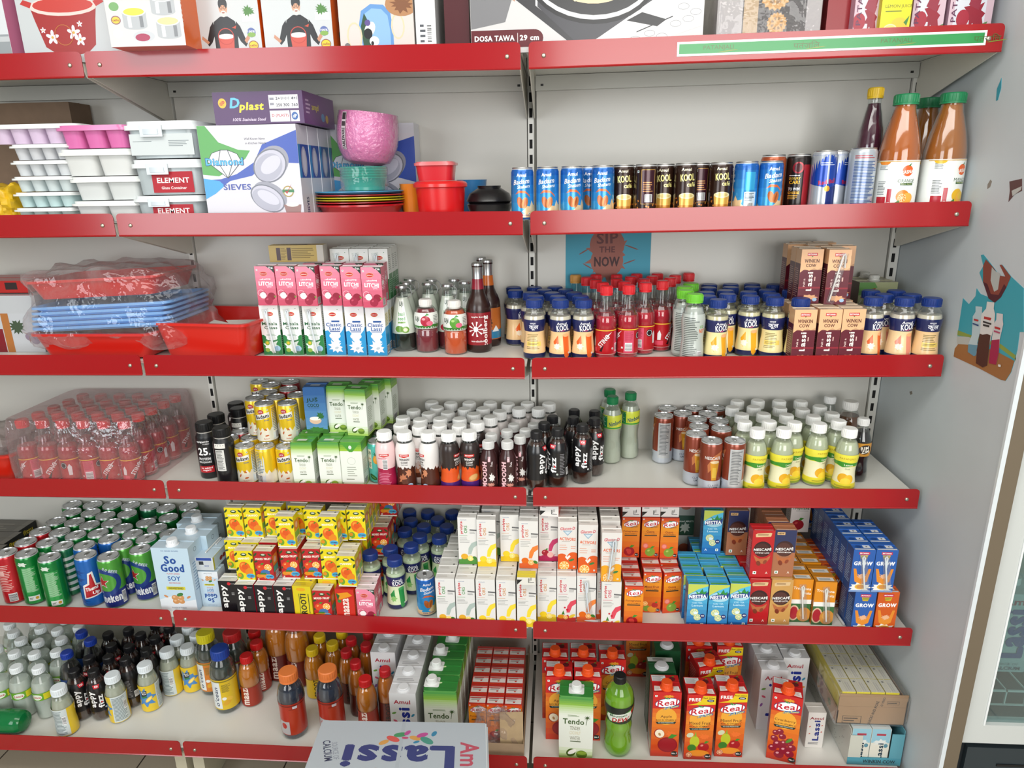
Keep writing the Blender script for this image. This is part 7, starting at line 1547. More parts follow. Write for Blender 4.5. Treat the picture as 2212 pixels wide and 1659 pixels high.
# small juice cartons
G = 'orange and red small juice cartons'
one('real_pom', S5, 'C4', 500, 1147, 'orange pomegranate juice carton at the front, bottom layer', G)
one('real_mixed', S5, 'C4', 722, 983, 'orange mixed fruit juice carton, bottom layer', G)
one('real_guava', S5, 'C4', 950, 985, 'orange guava juice carton turned slightly, bottom layer', G, yaw=10)
RR = [at('C4', x, y, SZ[S5] + .115) for x, y in ((500, 1147), (722, 983), (950, 985))]
block('real_pom', S5, [(RR[0].x-.002, RR[0].y+.040)], 6, 'pomegranate juice carton in bottom layer', G)
block('real_mixed', S5, [(RR[1].x, RR[1].y+.040)], 4, 'mixed fruit juice carton in bottom layer', G)
block('real_guava', S5, [(RR[2].x, RR[2].y+.043)], 4, 'guava juice carton in bottom layer', G)
one('real_pom', S5, 'C4', 465, 320, 'orange pomegranate juice carton, left of upper three', G, z0=.1165)
one('real_guava', S5, 'C4', 703, 322, 'orange guava juice carton, middle of upper three', G, z0=.1165)
one('real_guava', S5, 'C4', 930, 330, 'orange guava juice carton, right of upper three', G, z0=.1165)
RU = [at('C4', x, 322, SZ[S5] + .2315) for x in (465, 703, 930)]
block('real_guava', S5, [(p.x, p.y+.040) for p in RU], 2, 'orange juice carton behind the upper three', G, z0=.1165)
XD = atY('C4', 1095, 500, -.12).x
block('masti_small', S5, [(XD, -.125)], 3, 'dark green spiced buttermilk carton, lower', 'dark buttermilk cartons')
block('masti_small', S5, [(XD, -.125)], 3, 'dark green spiced buttermilk carton, upper', 'dark buttermilk cartons', z0=.1275)
G = 'blue iced tea cartons'
put('nestea', S5, 'C4', [(1268, 1118), (1520, 1128), (1778, 1112)], 'blue lemon iced tea carton', G, row='at shelf front', jit=1.5)
NN = [at('C4', x, y, SZ[S5] + .124) for x, y in ((1268, 1118), (1520, 1128), (1778, 1112))]
block('nestea', S5, [(NN[0].x, NN[0].y+.040), (NN[1].x, NN[1].y+.040), (NN[2].x, NN[2].y+.040)], 3, 'blue iced tea carton in bottom layer', G)
block('nestea', S5, [(NN[1].x-.010, NN[1].y+.156)], 2, 'blue iced tea carton far back', G)
one('nestea', S5, 'C4', 1452, 238, 'blue lemon iced tea carton on top of the others', G, z0=.1255)
G = 'coffee drink cartons'
one('nescbox_red', S5, 'C5', 295, 888, 'red coffee carton in bottom layer', G); one('nescbox_tan', S5, 'C5', 505, 888, 'tan chilled latte carton', G)
one('nescbox_red', S5, 'C5', 330, 398, 'red coffee carton on upper layer', G, z0=.1275); one('nescbox_mocha', S5, 'C5', 548, 393, 'blue and brown choco mocha carton on upper layer', G, z0=.1275)
one('nescbox_mocha', S5, 'C4', 1752, 242, 'choco mocha carton standing back in shadow', G, z0=.1275)
CC = [at('C5', x, 888, SZ[S5] + .126) for x in (295, 505)]
block('nescbox_red', S5, [(CC[0].x, CC[0].y+.039)], 6, 'red coffee carton in bottom layer', G)
block('nescbox_tan', S5, [(CC[1].x, CC[1].y+.039)], 6, 'tan latte carton in bottom layer', G)
CU = at('C5', 548, 393, SZ[S5] + .2535)
block('nescbox_mocha', S5, [(CU.x-.006, CU.y+.039)], 4, 'choco mocha carton in upper layer', G, z0=.1275)
G = 'orange fruit juice cartons with straws'
one('tropicana', S5, 'C5', 722, 885, 'yellow and orange fruit juice carton with straw, left', G); one('tropicana', S5, 'C5', 945, 907, 'yellow and orange fruit juice carton with straw, right', G)
TT = [at('C5', x, y, SZ[S5] + .120) for x, y in ((722, 885), (945, 907))]
block('tropicana', S5, [(TT[0].x, TT[0].y+.042), (TT[1].x, TT[1].y+.042)], 5, 'yellow and orange juice carton in bottom layer', G, gap=.004)
TW = atY('C5', 690, 200, -.10)
ITEMS.append(dict(k='tropicana_white', sh=S5, x=TW.x, y=-.085, z0=.1265, yaw=0, label='red and white fruit juice carton on upper layer', grp=None, x0=0, y0=0))
G = 'milk cartons with raised arms print'
one('grow_blue', S5, 'C5', 1345, 1012, 'blue milk carton in bottom layer beside the orange one', G); one('grow_orange', S5, 'C5', 1572, 1010, 'orange milk carton at right end of fifth shelf', G)
GG = [at('C5', x, 1012, SZ[S5] + .112) for x in (1345, 1572)]
block('grow_blue', S5, [(GG[0].x, GG[0].y+.040)], 6, 'blue milk carton in bottom layer', G)
block('grow_orange', S5, [(GG[1].x, GG[1].y+.040)], 5, 'orange milk carton in bottom layer', G)
block('grow_orange', S5, [(GG[0].x-.052, GG[0].y+.10)], 4, 'orange milk carton beside the straw bundle', G)
one('grow_blue_straw', S5, 'C5', 1345, 600, 'blue milk carton with straw, upper layer left', G, z0=.1135); one('grow_blue_straw', S5, 'C5', 1562, 598, 'blue milk carton with straw, upper layer right', G, z0=.1135)
GU = [at('C5', x, 600, SZ[S5] + .2255) for x in (1345, 1562)]
block('grow_blue', S5, [(GU[0].x, GU[0].y+.040), (GU[1].x, GU[1].y+.040)], [6, 3], 'blue milk carton in upper layer', G, z0=.1135)
GX = atY('C5', 845, 200, -.08)
ITEMS.append(dict(k='grow_blue', sh=S5, x=GX.x, y=-.06, z0=.1215, yaw=0, label='blue milk carton behind the red and white carton', grp=G, x0=0, y0=0))

# ---- sixth shelf, left bay
G = 'white-capped clear lemonade bottles'
R_ = [[(110, 642), (378, 582)], [(0, 592), (282, 507), (527, 442)], [(140, 452), (397, 367)], [(30, 362), (252, 317), (627, 307)], [(165, 202), (397, 187), (530, 237), (757, 172)], [(100, 132), (350, 130), (620, 130)]]
for i, r in enumerate(R_): put('limca', S6, 'C6', r, 'white-capped clear lemonade bottle', G, row=f"{ORD[i]} row, bottom shelf", jit=20)
put('bluecap', S6, 'C6', [(757, 370), (855, 240), (992, 285)], 'dark bottle with dark blue cap', 'dark blue-capped bottles', row='bottom shelf')
G = 'dark apple fizz bottles, bottom shelf'
one('fizz3', S6, 'C6', 775, 625, 'dark apple fizz bottle, left of the front pair, bottom shelf', G); one('fizz1', S6, 'C6', 1005, 605, 'dark apple fizz bottle, right of the front pair, bottom shelf', G)
for i, (x, y) in enumerate([(900, 492), (1100, 470), (1400, 445), (1180, 360), (1320, 330), (1540, 385), (1480, 250), (1180, 250), (1650, 260), (1300, 220), (1720, 215), (1600, 180)]):
 one('fizz%d' % (i % 4), S6, 'C6', x, y, f"dark fizz bottle in the shade, {ORD[i]} behind the front pair", G)
G = 'lemon drink bottles with blue and yellow labels'
for k, x, y, lb in (('minute_back', 655, 762, 'lemon drink bottle standing alone near the shelf edge'), ('minute_side', 1235, 592, 'lemon drink bottle half turned, left of the labelled one'), ('minute', 1525, 548, 'lemon drink bottle with its label facing forward'), ('minute_back', 1665, 388, 'lemon drink bottle showing its pale back print'),
 ('minute', 1957, 368, 'lemon drink bottle beside the yellow-capped water'), ('minute', 1865, 278, 'lemon drink bottle behind, white cap only partly hidden'), ('minute_back', 2045, 248, 'lemon drink bottle tucked behind yellow-capped water'), ('minute_back', 1885, 190, 'lemon drink bottle furthest back under the shelf')): one(k, S6, 'C6', x, y, lb, G)
# ---- sixth shelf, middle bay
G = 'fruit water bottles, bottom shelf'
for k, x, y, lb in (('ocean_orange', 1083, 625, 'orange-capped fruit water bottle standing alone'), ('ocean_orange', 1500, 602, 'orange-capped fruit water bottle behind the white shipping carton'), ('ocean_blue', 395, 362, 'blue-capped fruit water bottle'), ('ocean_yellow', 205, 215, 'yellow-capped fruit water bottle'), ('ocean_red', 500, 222, 'red-capped dark fruit water bottle')): one(k, S6, 'C7', x, y, lb, G, jit=0)
G = 'mango drink bottles, bottom shelf'
for k, x, y, lb in (('maaza', 655, 427, 'red-capped mango drink bottle beside the blue-capped water'), ('maaza_turned', 835, 288, 'red-capped mango drink bottle, second behind'), ('maaza', 730, 218, 'red-capped mango drink bottle under the shelf above'), ('maaza', 1908, 702, 'red-capped mango drink bottle by the lassi cartons'),
 ('frooti', 1350, 377, 'yellow-capped mango drink bottle, foremost of three'), ('frooti', 1415, 258, 'yellow-capped mango drink bottle, second of three'), ('frooti', 1570, 312, 'yellow-capped mango drink bottle, right of three'), ('frooti', 1640, 222, 'yellow-capped mango drink bottle almost hidden at the back')): one(k, S6, 'C7', x, y, lb, G, jit=0)
for i, (x, y) in enumerate([(1700, 402), (1797, 522), (2100, 602), (1905, 335), (1775, 272), (1900, 225)]): one('swirl', S6, 'C7', x, y, f"slim mango drink bottle with printed red cap, {ORD[i]}", G)
for i, (x, Y) in enumerate([(950, -.17), (1145, -.15), (1300, -.12)]):
 ITEMS.append(dict(k='maaza_big', sh=S6, x=atY('C7', x, 400, Y).x, y=Y, z0=0, yaw=0, label=f"large brown mango drink bottle in the shade, {ORD[i]}", grp=G, x0=0, y0=0))
G = 'white litre lassi cartons, middle bay'
AF = at('C8', 922, 790, SZ[S6] + .190); A2_ = at('C8', 735, 395, SZ[S6]+.190)
for r, lb in enumerate(('front', 'second', 'third')): ITEMS.append(dict(k='amul1l', sh=S6, x=AF.x, y=AF.y+.031+r*.0635, z0=0, yaw=0, label=f"white litre lassi carton with round white cap, {lb} in right column", grp=G, x0=0, y0=0))
ITEMS.append(dict(k='amul1l', sh=S6, x=AF.x, y=AF.y+.031+3*.0635, z0=0, yaw=0, label="white litre lassi carton, rearmost in right column", grp=G, x0=0, y0=0))
ITEMS.append(dict(k='amul1l', sh=S6, x=A2_.x, y=A2_.y+.031, z0=0, yaw=0, label="white litre lassi carton with round cap, left column", grp=G, x0=0, y0=0))
ITEMS.append(dict(k='amul1l', sh=S6, x=A2_.x, y=A2_.y+.095, z0=0, yaw=0, label="white litre lassi carton at back of left column", grp=G, x0=0, y0=0))
G = 'green litre coconut water cartons'
TF = at('C8', 1282, 765, SZ[S6] + .196)
for r in range(5): ITEMS.append(dict(k='tendo1l' if r != 3 else 'tendo1l_turned', sh=S6, x=TF.x+r*.001, y=TF.y+.028+r*.060, z0=0, yaw=0, label=f"green litre coconut water carton beside the lassi, {ORD[r]} back", grp=G, x0=0, y0=0))
# shrink-wrapped pack of small juice cartons
G = 'small juice cartons inside the torn pack'
P0 = at('C8', 1640, 745, SZ[S6] + .155); PW = [at('C8', x, 745, SZ[S6] + .155).x for x in (1640, 1800, 1960)]
for c, x in enumerate(PW):
 for r in range(6): ITEMS.append(dict(k='real_pom', sh=S6, x=PW[0] + c*.0465, y=P0.y - .012 + .020 + r*.0385, z0=.04 - .04 + .0, yaw=0, label=f"small red juice carton in torn pack, {ORD[c]} column, {ORD[r]} row", grp=G, x0=0, y0=0))
# ---- sixth shelf, right bay
G = 'litre fruit juice cartons, bottom shelf'
for k, w, x, y, lb, yw in (('real1l_apple', 'D1', 1675, 860, 'litre apple juice carton, frontmost one', 0), ('real1l_mixed', 'D1', 2038, 888, 'litre mixed fruit carton marked FREE, left of pair', 0), ('real1l_mixed', 'D2', 662, 862, 'litre mixed fruit carton marked FREE, right of pair', 0),
 ('real1l_cran', 'D2', 1275, 905, 'litre cranberry juice carton turned to show its side', -16), ('real1l_apple', 'D1', 528, 700, 'litre apple juice carton behind the coconut water, left', 0), ('real1l_apple', 'D1', 832, 705, 'litre apple juice carton behind the coconut water, right', 0),
 ('real1l_orange', 'D1', 1095, 515, 'litre orange juice carton behind the green soda bottle', 0), ('real1l_apple', 'D1', 485, 495, 'litre juice carton in rear row, leftmost', 0), ('real1l_apple', 'D1', 785, 498, 'litre juice carton in rear row, second', 0),
 ('real1l_mixed', 'D2', 405, 590, 'litre mixed fruit carton leaning back, in second row', 12), ('real1l_mixed', 'D2', 625, 375, 'litre mixed fruit carton marked FREE in the shade', 0), ('real1l_apple', 'D2', 300, 375, 'litre juice carton behind the second row', 0)): one(k, S6, w, x, y, lb, G, yaw=yw, jit=.5)
one('tendo1l_turned', S6, 'D1', 715, 905, 'litre coconut water carton standing before the apple juice', yaw=-3, jit=0)
one('dew', S6, 'D1', 1172, 672, 'green soda bottle with black cap', jit=0)
ITEMS.append(dict(k='real1l_mixed', sh=S6, x=atY('D1', 1350, 420, -.08).x, y=-.07, z0=0, yaw=0, label='litre juice carton turned dark against the back panel', grp=G, x0=0, y0=0))
one('masti1l', S6, 'D1', 1625, 655, 'dark green litre buttermilk carton with white cap, front', 'dark green litre buttermilk cartons', jit=.5)
one('masti1l', S6, 'D1', 1680, 425, 'dark green litre buttermilk carton with white cap, rear', 'dark green litre buttermilk cartons', jit=.5)
put('amul1l', S6, 'D2', [(1098, 625)], 'white litre lassi carton in the shade, front of right bay', 'white litre lassi cartons, right bay', jit=.5)
LR = at('D2', 1098, 625, SZ[S6] + .19)
for r in range(2): ITEMS.append(dict(k='amul1l', sh=S6, x=LR.x, y=LR.y+.0955+r*.0635, z0=0, yaw=0, label=f"white litre lassi carton in the shade, {ORD[r+1]} back of right bay", grp='white litre lassi cartons, right bay', x0=0, y0=0))
for r in range(2): ITEMS.append(dict(k='amul1l', sh=S6, x=LR.x+.071, y=LR.y+.080+r*.0635, z0=0, yaw=0, label=f"white litre lassi carton beside the brown tray box, {ORD[r]}", grp='white litre lassi cartons, right bay', x0=0, y0=0))
one('lassi_small', S6, 'D2', 1550, 1075, 'small white lassi carton in front of the brown tray box', jit=.5)
# ================================================================= single things and boxes
def X_at(xp, yp, Y): return atY('F', xp, yp, Y).x
def box_thing(name, cat, label, x0, x1, y0, y1, z0, z1, body, cols=None, front=None, right=None, top=None, left=None, bottom=None, yaw=0, pitch=0, m=None, grp=None, pn='box_body', roll=0):
 """box with printed faces, drawings in mm centred on each face's foot"""
 w, d, h = x1-x0, y1-y0, z1-z0; t = empty(name, ((x0+x1)/2, (y0+y1)/2, z0)); mb = MB(); mb.box(-w/2, w/2, -d/2, d/2, 0, h, body, cols)
 A_, B_, H_ = w*499, d*499, h*999
 if front: front.put(mb, f_front(-d/2), clip=(-A_, 0, A_, H_))
 if right: right.put(mb, f_right(w/2), clip=(-B_, 0, B_, H_))
 if left: left.put(mb, f_left(-w/2), clip=(-B_, 0, B_, H_))
 if top: top.put(mb, f_top(h, -d/2), clip=(-A_, 0, A_, d*999))
 if bottom: bottom.put(mb, lambda u, v, dd: Vector((u/1000, -d/2 + v/1000, -dd)))
 mb.obj(pn, m or M_CARTON, t)
 fb = MB(); e = .0008                                   # glued lid flap lines
 fb.box(-w/2, w/2, -.0008, .0008, h, h+.0006, (cols or {}).get('top', body)); fb.obj('lid_flap', m or M_CARTON, t)
 t.rotation_euler = (math.radians(pitch), math.radians(roll), math.radians(yaw)); tag(t, label, cat, grp); return t
Z1 = SZ[0] + .0006
def tl(x): return tilt(x)
def top_box(xl, xr, label, body, Y=-.300, d=.2, h=.24, **k):
 x0, x1 = X_at(xl, 95, Y), X_at(xr, 95, Y); return box_thing(k.pop('name', 'product_box'), k.pop('cat', 'box'), label, x0, x1 - .001, Y, Y+d, Z1 + max(tl(x0), tl(x1)) + .0004, Z1 + h, body, **k)
def dims(xl, xr, Y=-.300): return (X_at(xr, 95, Y) - X_at(xl, 95, Y)) * 1000
# far left teal bottle box with pink side
W = dims(-120, 22); a = Art().rect(-W/2, 0, W/2, 240, 'c9cdd0').rect(-W/2, 0, W/2, 60, '8d9396').rect(W/2-50, 60, W/2-24, 240, '5fc0b8').ell(W/2-36, 64, 14, 16, '4fb8b0').rect(-W/2, 46, W/2, 56, 'b6babc')
top_box(-120, 24, 'white box with teal bottle print and pink side', 'd0d2d3', h=.25, front=a, cols=dict(right='cf7a9c'))
# casserole box
W = dims(52, 262); a = Art().rect(-W/2, 0, W/2, 250, 'b9bec0'); cx = -6
a.poly([(cx-72, 110), (cx-66, 84), (cx-52, 34), (cx-30, 20), (cx+10, 16), (cx+40, 22), (cx+58, 36), (cx+66, 84), (cx+72, 110)], '97221f'); a.ell(cx, 110, 74, 18, 'd8c4bd'); a.ell(cx, 112, 66, 14, 'b8352b'); a.poly([(cx-72, 108), (cx-92, 116), (cx-84, 124), (cx-66, 118)], 'b3302a'); a.poly([(cx+72, 108), (cx+90, 116), (cx+84, 124), (cx+66, 118)], 'b3302a')
for u, v, s in ((-34, 52, 14), (14, 60, 14), (26, 46, 12), (-52, 66, 6), (30, 76, 6)):
 for k in range(5): an = math.radians(k*72+15); a.ell(cx+u+s*.55*math.cos(an), v+s*.55*math.sin(an), s*.5, s*.26, 'd9d2da', math.degrees(an), 10)
 a.ell(cx+u, v, s*.2, s*.2, 'c9a03a', 0, 8)
a.ring(cx-8, 56, 20, 1.2, 'b5702e', 18); a.text('2', W/2-14, 4, 6, 9, '3a3a3c')
top_box(50, 264, 'white box printed with a red flowered casserole', 'b9bec0', front=a, Y=-.295, h=.26)
# tilted box of steel tiffin pots, orange ends
Yt = -.372; x0, x1 = X_at(238, 84, Yt), X_at(399, 84, Yt); W = (x1-x0)*1000
a = Art().rect(-W/2, 0, W/2, 240, 'c6c5c4')
for u, v, r, c in ((-20, 62, 24, 'c9c83a'), (40, 86, 24, 'b8b8ba'), (46, 44, 24, 'c9bf8a')):
 a.rect(u-r, v-26, u+r, v, 'a8abae'); a.ell(u, v-26, r, 6, 'a8abae'); a.ell(u, v, r, 8.5, 'dcdddf'); a.ell(u, v, r*.88, 6.8, c)
 a.rect(u-r*.6, v-28, u-r*.3, v-8, 'd5d7d9'); a.rect(u+r*.4, v-28, u+r*.7, v-8, '77797c')
a.ell(-6, 18, 22, 10, 'b9bcc0'); a.ell(-9, 16, 15, 7, '9a2448');
for i, (v, c) in enumerate(((72, '6a9a5a'), (48, 'd8b82c'), (24, 'd9d9dc'))): a.ell(-W/2+18, v, 10, 8, '8a5a5a' if i == 1 else c); a.ell(-W/2+18, v, 8, 6, c)
a.text('cello', -W/2+18, 48, 13, 4, '8c2a2a', 0, .03)
rs = Art().rect(-95, 0, 95, 240, 'dd6317').text('tiffin', -40, 60, 60, 16, 'e9dcd0', 90, .03)
zb = Z1 + .0206
box_thing('product_box', 'box', 'box of steel tiffin pots with orange ends, jutting out over shelf edge', x0, x1, Yt, Yt+.068, zb, zb+.24, 'c6c5c4', dict(right='dd6317', bottom='c9541a', left='dd6317'), a, rs, roll=0, yaw=1)
# two boxes with a person holding out hands over a red ice bucket
def person_art(W):
 a = Art().rect(-W/2, 0, W/2, 250, 'bfc3c5'); a.rect(-W/2, 0, W/2, 12, 'dfe0df')
 a.poly([(-24, 6), (-25, 60), (-22, 72), (-8, 81), (8, 81), (22, 72), (25, 60), (24, 6)], '1b191b'); a.poly([(-32, 62), (-24, 72), (-22, 50), (-30, 34), (-38, 26), (-42, 32)], '1b191b'); a.poly([(32, 62), (24, 72), (22, 50), (30, 34), (40, 24), (44, 30)], '1b191b')
 a.poly([(-40, 30), (-52, 40), (-50, 46), (-40, 38), (-36, 34)], 'b98468'); a.poly([(42, 30), (50, 40), (46, 46), (38, 36)], 'b98468')
 a.ell(0, 97, 9, 13, 'c49478'); a.ell(0, 104, 9.5, 12, '2f2e30'); a.ell(0, 93, 7.6, 9, 'c49478'); a.ell(0, 86, 6.5, 6, 'c9c6c2'); a.ell(0, 88, 3.4, 1.2, '9a5a4a', 0, 8); a.ring(-3.6, 97, 3, .8, '1c1c1e', 10); a.ring(3.6, 97, 3, .8, '1c1c1e', 10)
 a.poly([(14, 60), (24, 64), (22, 58)], 'b5432c')
 a.poly([(-17, 44), (17, 44), (14, 12), (-14, 12)], 'c04a3a'); a.ell(0, 44, 17, 5, 'e3dedb'); a.ring(0, 44, 17, 1.8, 'b23c30', 20, 16); a.ell(-14, 8, 14, 5, 'c9c832'); a.rect(16, 6, 34, 20, 'b8bcc0')
 a.rect(38, 70, 68, 84, 'e3e3e2'); a.splash(52, 90, 14, '4a7a3a', 12, 4, 10); a.ell(54, 50, 9, 9, '5a6aa0'); a.ell(54, 46, 8.6, 4.6, '7aa04a'); a.text('100%', 54, 52, 15, 4, 'e3e3e8', 0, .03); a.ell(56, 26, 10.5, 9, '8a4a3a'); a.ell(56, 26, 9, 7.4, 'd3bf2c'); a.text('cello', 56, 26, 15, 4.4, '9a3a2c', 0, .04); a.ell(56, 8, 9, 4, '8fa03a'); return a
W = dims(417, 566); top_box(416, 567, 'white box showing person in black suit, left of the pair', 'bfc3c5', Y=-.303, d=.15, front=person_art(W), cols=dict(left='dd6317', right='dd6317'), grp='boxes showing a person in black')
W = dims(574, 722); top_box(573, 722, 'white box showing person in black suit, orange side visible', 'bfc3c5', Y=-.303, d=.15, front=person_art(W), cols=dict(left='dd6317', right='dd6317'), right=Art().rect(-75, 0, 75, 240, 'dd6317').ell(-20, 80, 12, 7, 'e8d8cc').ell(-20, 50, 14, 8, '2a2c30').ell(-20, 26, 10, 6, '8aa8c8'), grp='boxes showing a person in black')
# lunch box carton
W = dims(737, 896); a = Art().rect(-W/2, 0, W/2, 250, 'ccc4bf')
a.poly([(-28, 0), (-36, 60), (-30, 86), (-10, 98), (16, 96), (30, 82), (34, 50), (34, 0)], '5f8ec4'); a.poly([(-22, 0), (-30, 58), (-24, 80), (-8, 90), (12, 88), (24, 76), (28, 48), (28, 0)], '86aedd')
a.poly([(-28, 14), (-32, 58), (-24, 82), (-18, 70), (-14, 30), (-10, 0), (-26, 0)], '2c4a34'); a.ell(-14, 52, 10, 15, 'e6e6e6', -30); a.ell(-18, 44, 9, 10, '1a1a1c'); a.ell(-6, 30, 10, 9, 'ececec'); a.ell(-10, 26, 3, 4, '1a1a1c'); a.ell(0, 10, 9, 8, 'ececec'); a.ell(-8, 4, 7, 8, '1a1a1c'); a.ell(-18, 64, 6, 6, '5a4a86')
a.ring(-46, 40, 16, 3, 'd8c3a0', 14, 26); a.ring(44, 56, 14, 3, 'd8c3a0', 14, 24); a.ell(54, 96, 34, 22, 'a97c56'); a.splash(54, 96, 26, '7a4f34', 11, 4, 16); a.rect(W/2-24, 0, W/2-4, 14, 'a8222a'); a.ell(-W/2+14, 22, 6, 6, '6a6a6c')
top_box(736, 897, 'white carton printed with blue lunch box', 'ccc4bf', front=a, d=.17, h=.23)
# barcode carton with side label, dark gap, maroon box, flat pan box
W = dims(900, 944); a = Art().rect(-W/2, 0, W/2, 250, 'd3d5d6').rect(-14, 22, 14, 66, 'e3e4e4').barcode(2, 24, 12, 62, True).fine(-12, 24, 0, 62, '50545a', 4)
top_box(900, 944, 'slim white carton with barcode sticker', 'cfd1d2', front=a, d=.2, Y=-.298)
W = dims(962, 1016); top_box(962, 1016, 'plain maroon box beside the flat pan box', '471018', d=.2, Y=-.285)
W = dims(1018, 1518, -.306); a = Art().rect(-W/2, 0, W/2, 260, 'c6c5c5')
a.poly([(-W/2, 250), (-W/2, 44), (-W/2+70, 56), (-W/2+92, 120), (-W/2+100, 250)], '77777a'); a.poly([(-W/2+60, 110), (-W/2+90, 92), (-W/2+96, 120), (-W/2+70, 128)], 'b8907c'); a.poly([(-W/2+5, 130), (-W/2+30, 96), (-W/2+62, 116), (-W/2+66, 200), (-W/2+5, 200)], '6a6a6e')
a.poly([(-130, 100), (20, -6), (70, -6), (W/2, 60), (W/2, 250), (-110, 250)], 'cbcbcc'); a.poly([(-140, 96), (-8, -2), (14, -2), (-100, 84), (-100, 110)], '3a3a3d'); a.poly([(-96, 82), (-8, 6), (96, 60), (230, 140), (230, 250), (-90, 250)], '45454a'); a.poly([(-6, 4), (80, -4), (W/2, 40), (W/2, 110), (200, 130)], 'd3d4d5')
a.ell(10, 130, 126, 82, '2a2a2c', -6, 30); a.ell(10, 136, 122, 80, 'c9cacb', -6, 30); a.ell(10, 140, 117, 76, '3a3a3c', -6, 30); a.ell(10, 146, 92, 62, 'e0c9a4', -6, 28)
rnd = random.Random(5)
for i in range(70):
 t_, r_ = rnd.uniform(0, 6.28), rnd.uniform(0, 1)**.5; a.ell(10+86*r_*math.cos(t_), 146+57*r_*math.sin(t_), rnd.uniform(3, 8), rnd.uniform(2, 4), rnd.choice(('d98f70', 'f0e2c4', 'c96a4a', 'e8d9b0', '8a9a4c')), rnd.uniform(0, 180), 7)
for u, v in ((70, 10), (98, 18), (126, 28), (150, 22), (176, 44), (200, 52), (190, 74), (214, 64)): a.ring(u, v, 11, .9, '8a8a8c', 14, 6)
a.poly([(100, 30), (170, 56), (170, 58), (100, 32)], '333335'); a.poly([(80, 52), (140, 40), (158, 52), (110, 66)], '2c2c2f')
a.rect(-W/2, 10, -W/2+128, 42, '5b1720'); a.ell(-W/2+128, 26, 18, 16, '5b1720'); a.text('DOSA TAWA', -W/2+48, 27, 80, 10, 'f0ecec', 0, .06); a.rect(-W/2+94, 16, -W/2+95, 36, 'e0d8d8'); a.text('29 cm', -W/2+118, 27, 38, 10, 'f0ecec', 0, .06)
top_box(1018, 1518, 'large flat pan box lettered DOSA TAWA 29 cm', 'cfcdcc', front=a, Y=-.306, d=.06, h=.26, cols=dict(right='5a1a22', left='5a1a22'))
W = dims(1548, 1774); x0, x1 = X_at(1548, 80, -.295), X_at(1772, 80, -.295)
# foil wrapped box with golden gears
a = Art().rect(-W/2, 0, W/2, 240, 'a9a9a8').rect(-W/2+50, 0, W/2-30, 240, '30302e').rect(-W/2+52, 0, -W/2+80, 240, 'b09a74')
for u, v, r in ((10, 92, 30), (16, 40, 20)):
 q = []
 for i in range(36): k = r if i % 2 else r*.86; q.append((u + k*math.cos(i*math.pi/18), v + k*math.sin(i*math.pi/18)))
 a.poly(q, 'c89a52'); a.ell(u, v, r*.6, r*.6, '8a6a38'); a.ell(u, v, r*.3, r*.3, 'd3a860')
 for k in range(4): a.rect(u-r*.62, v-1.6, u+r*.62, v+1.6, 'c89a52', k*45)
t = box_thing('gift_box', 'box', 'film wrapped silver box with golden gear print', x0, x1, -.288, -.12, Z1+tilt(x1)+.0004, Z1+.23, '9a9a98', None, a)
mb = MB(); w_ = x1-x0; mb.rbox(-w_/2-.003, w_/2+.003, -.087, .086, 0.0003, .235, 'ffffff', r=.01); mb.obj('clear_film', M_BAG, t)
top_box(1780, 1834, 'plain dark red box on the top shelf', '86141c', Y=-.27, d=.2)
def rose_box(xl, xr, label, Y=-.292, nm=''):
 W = dims(xl, xr, Y); a = Art().rect(-W/2, 0, W/2, 240, 'c3a9b4').rect(-W/2+10, 20, W/2-14, 240, 'c9ccd4'); a.splash(8, 44, W*.26, '8a1c2e', 9, 4, 32); a.poly([(-6, 60), (16, 120), (24, 110), (14, 50)], '8a2a3c'); a.ell(-14, 36, 12, 16, '9c2436'); a.poly([(-10, 14), (2, 20), (0, 8)], '4a7a44'); a.poly([(24, 26), (34, 30), (30, 20)], '4a7a44'); a.text('PATANJALI', -W/2+11, 80, 100, 12, '5a2a4a', 90, .02)
 return top_box(xl, xr, label, 'b995a6', front=a, Y=Y, d=.1, h=.22, grp='pink fruit print cartons', cat='drink carton', name='litre_drink_carton')
rose_box(1838, 1894, 'pink fruit carton at left of the lemon juice')
rose_box(1962, 2032, 'pink fruit carton right of the lemon juice', Y=-.285); rose_box(2040, 2134, 'pink fruit carton at the far right end of top shelf', Y=-.285)
W = dims(1895, 1960, -.300); a = Art().rect(-W/2, 0, W/2, 240, 'd3c81e').rect(-W/2, 76, W/2, 110, '3a7a34'); a.rect(-2, 74, 18, 86, 'c9d0e0'); a.text('KEYA', 8, 80, 17, 7, '2a3a7a', 0, .05); a.text('79/-', -W/2+14, 80, 16, 8, '2c6a34', 0, .04, .2); a.text('LEMON JUICE', 4, 58, 50, 7, '5a6a1c', 0, .0); a.fine(-20, 48, 22, 52, '6a7a2c', 1); a.ell(8, 24, 16, 15, 'e3b838'); a.ell(-8, 18, 13, 10, 'efe3a8'); a.ell(-8, 18, 11, 8, 'e9d070'); a.poly([(16, 30), (26, 42), (22, 24)], '3a7a34'); a.rect(18, 2, 30, 12, 'd8dcd4')
top_box(1895, 1960, 'yellow lemon juice carton', 'cfc41e', front=a, Y=-.306, d=.06, h=.22, name='litre_drink_carton', cat='drink carton')

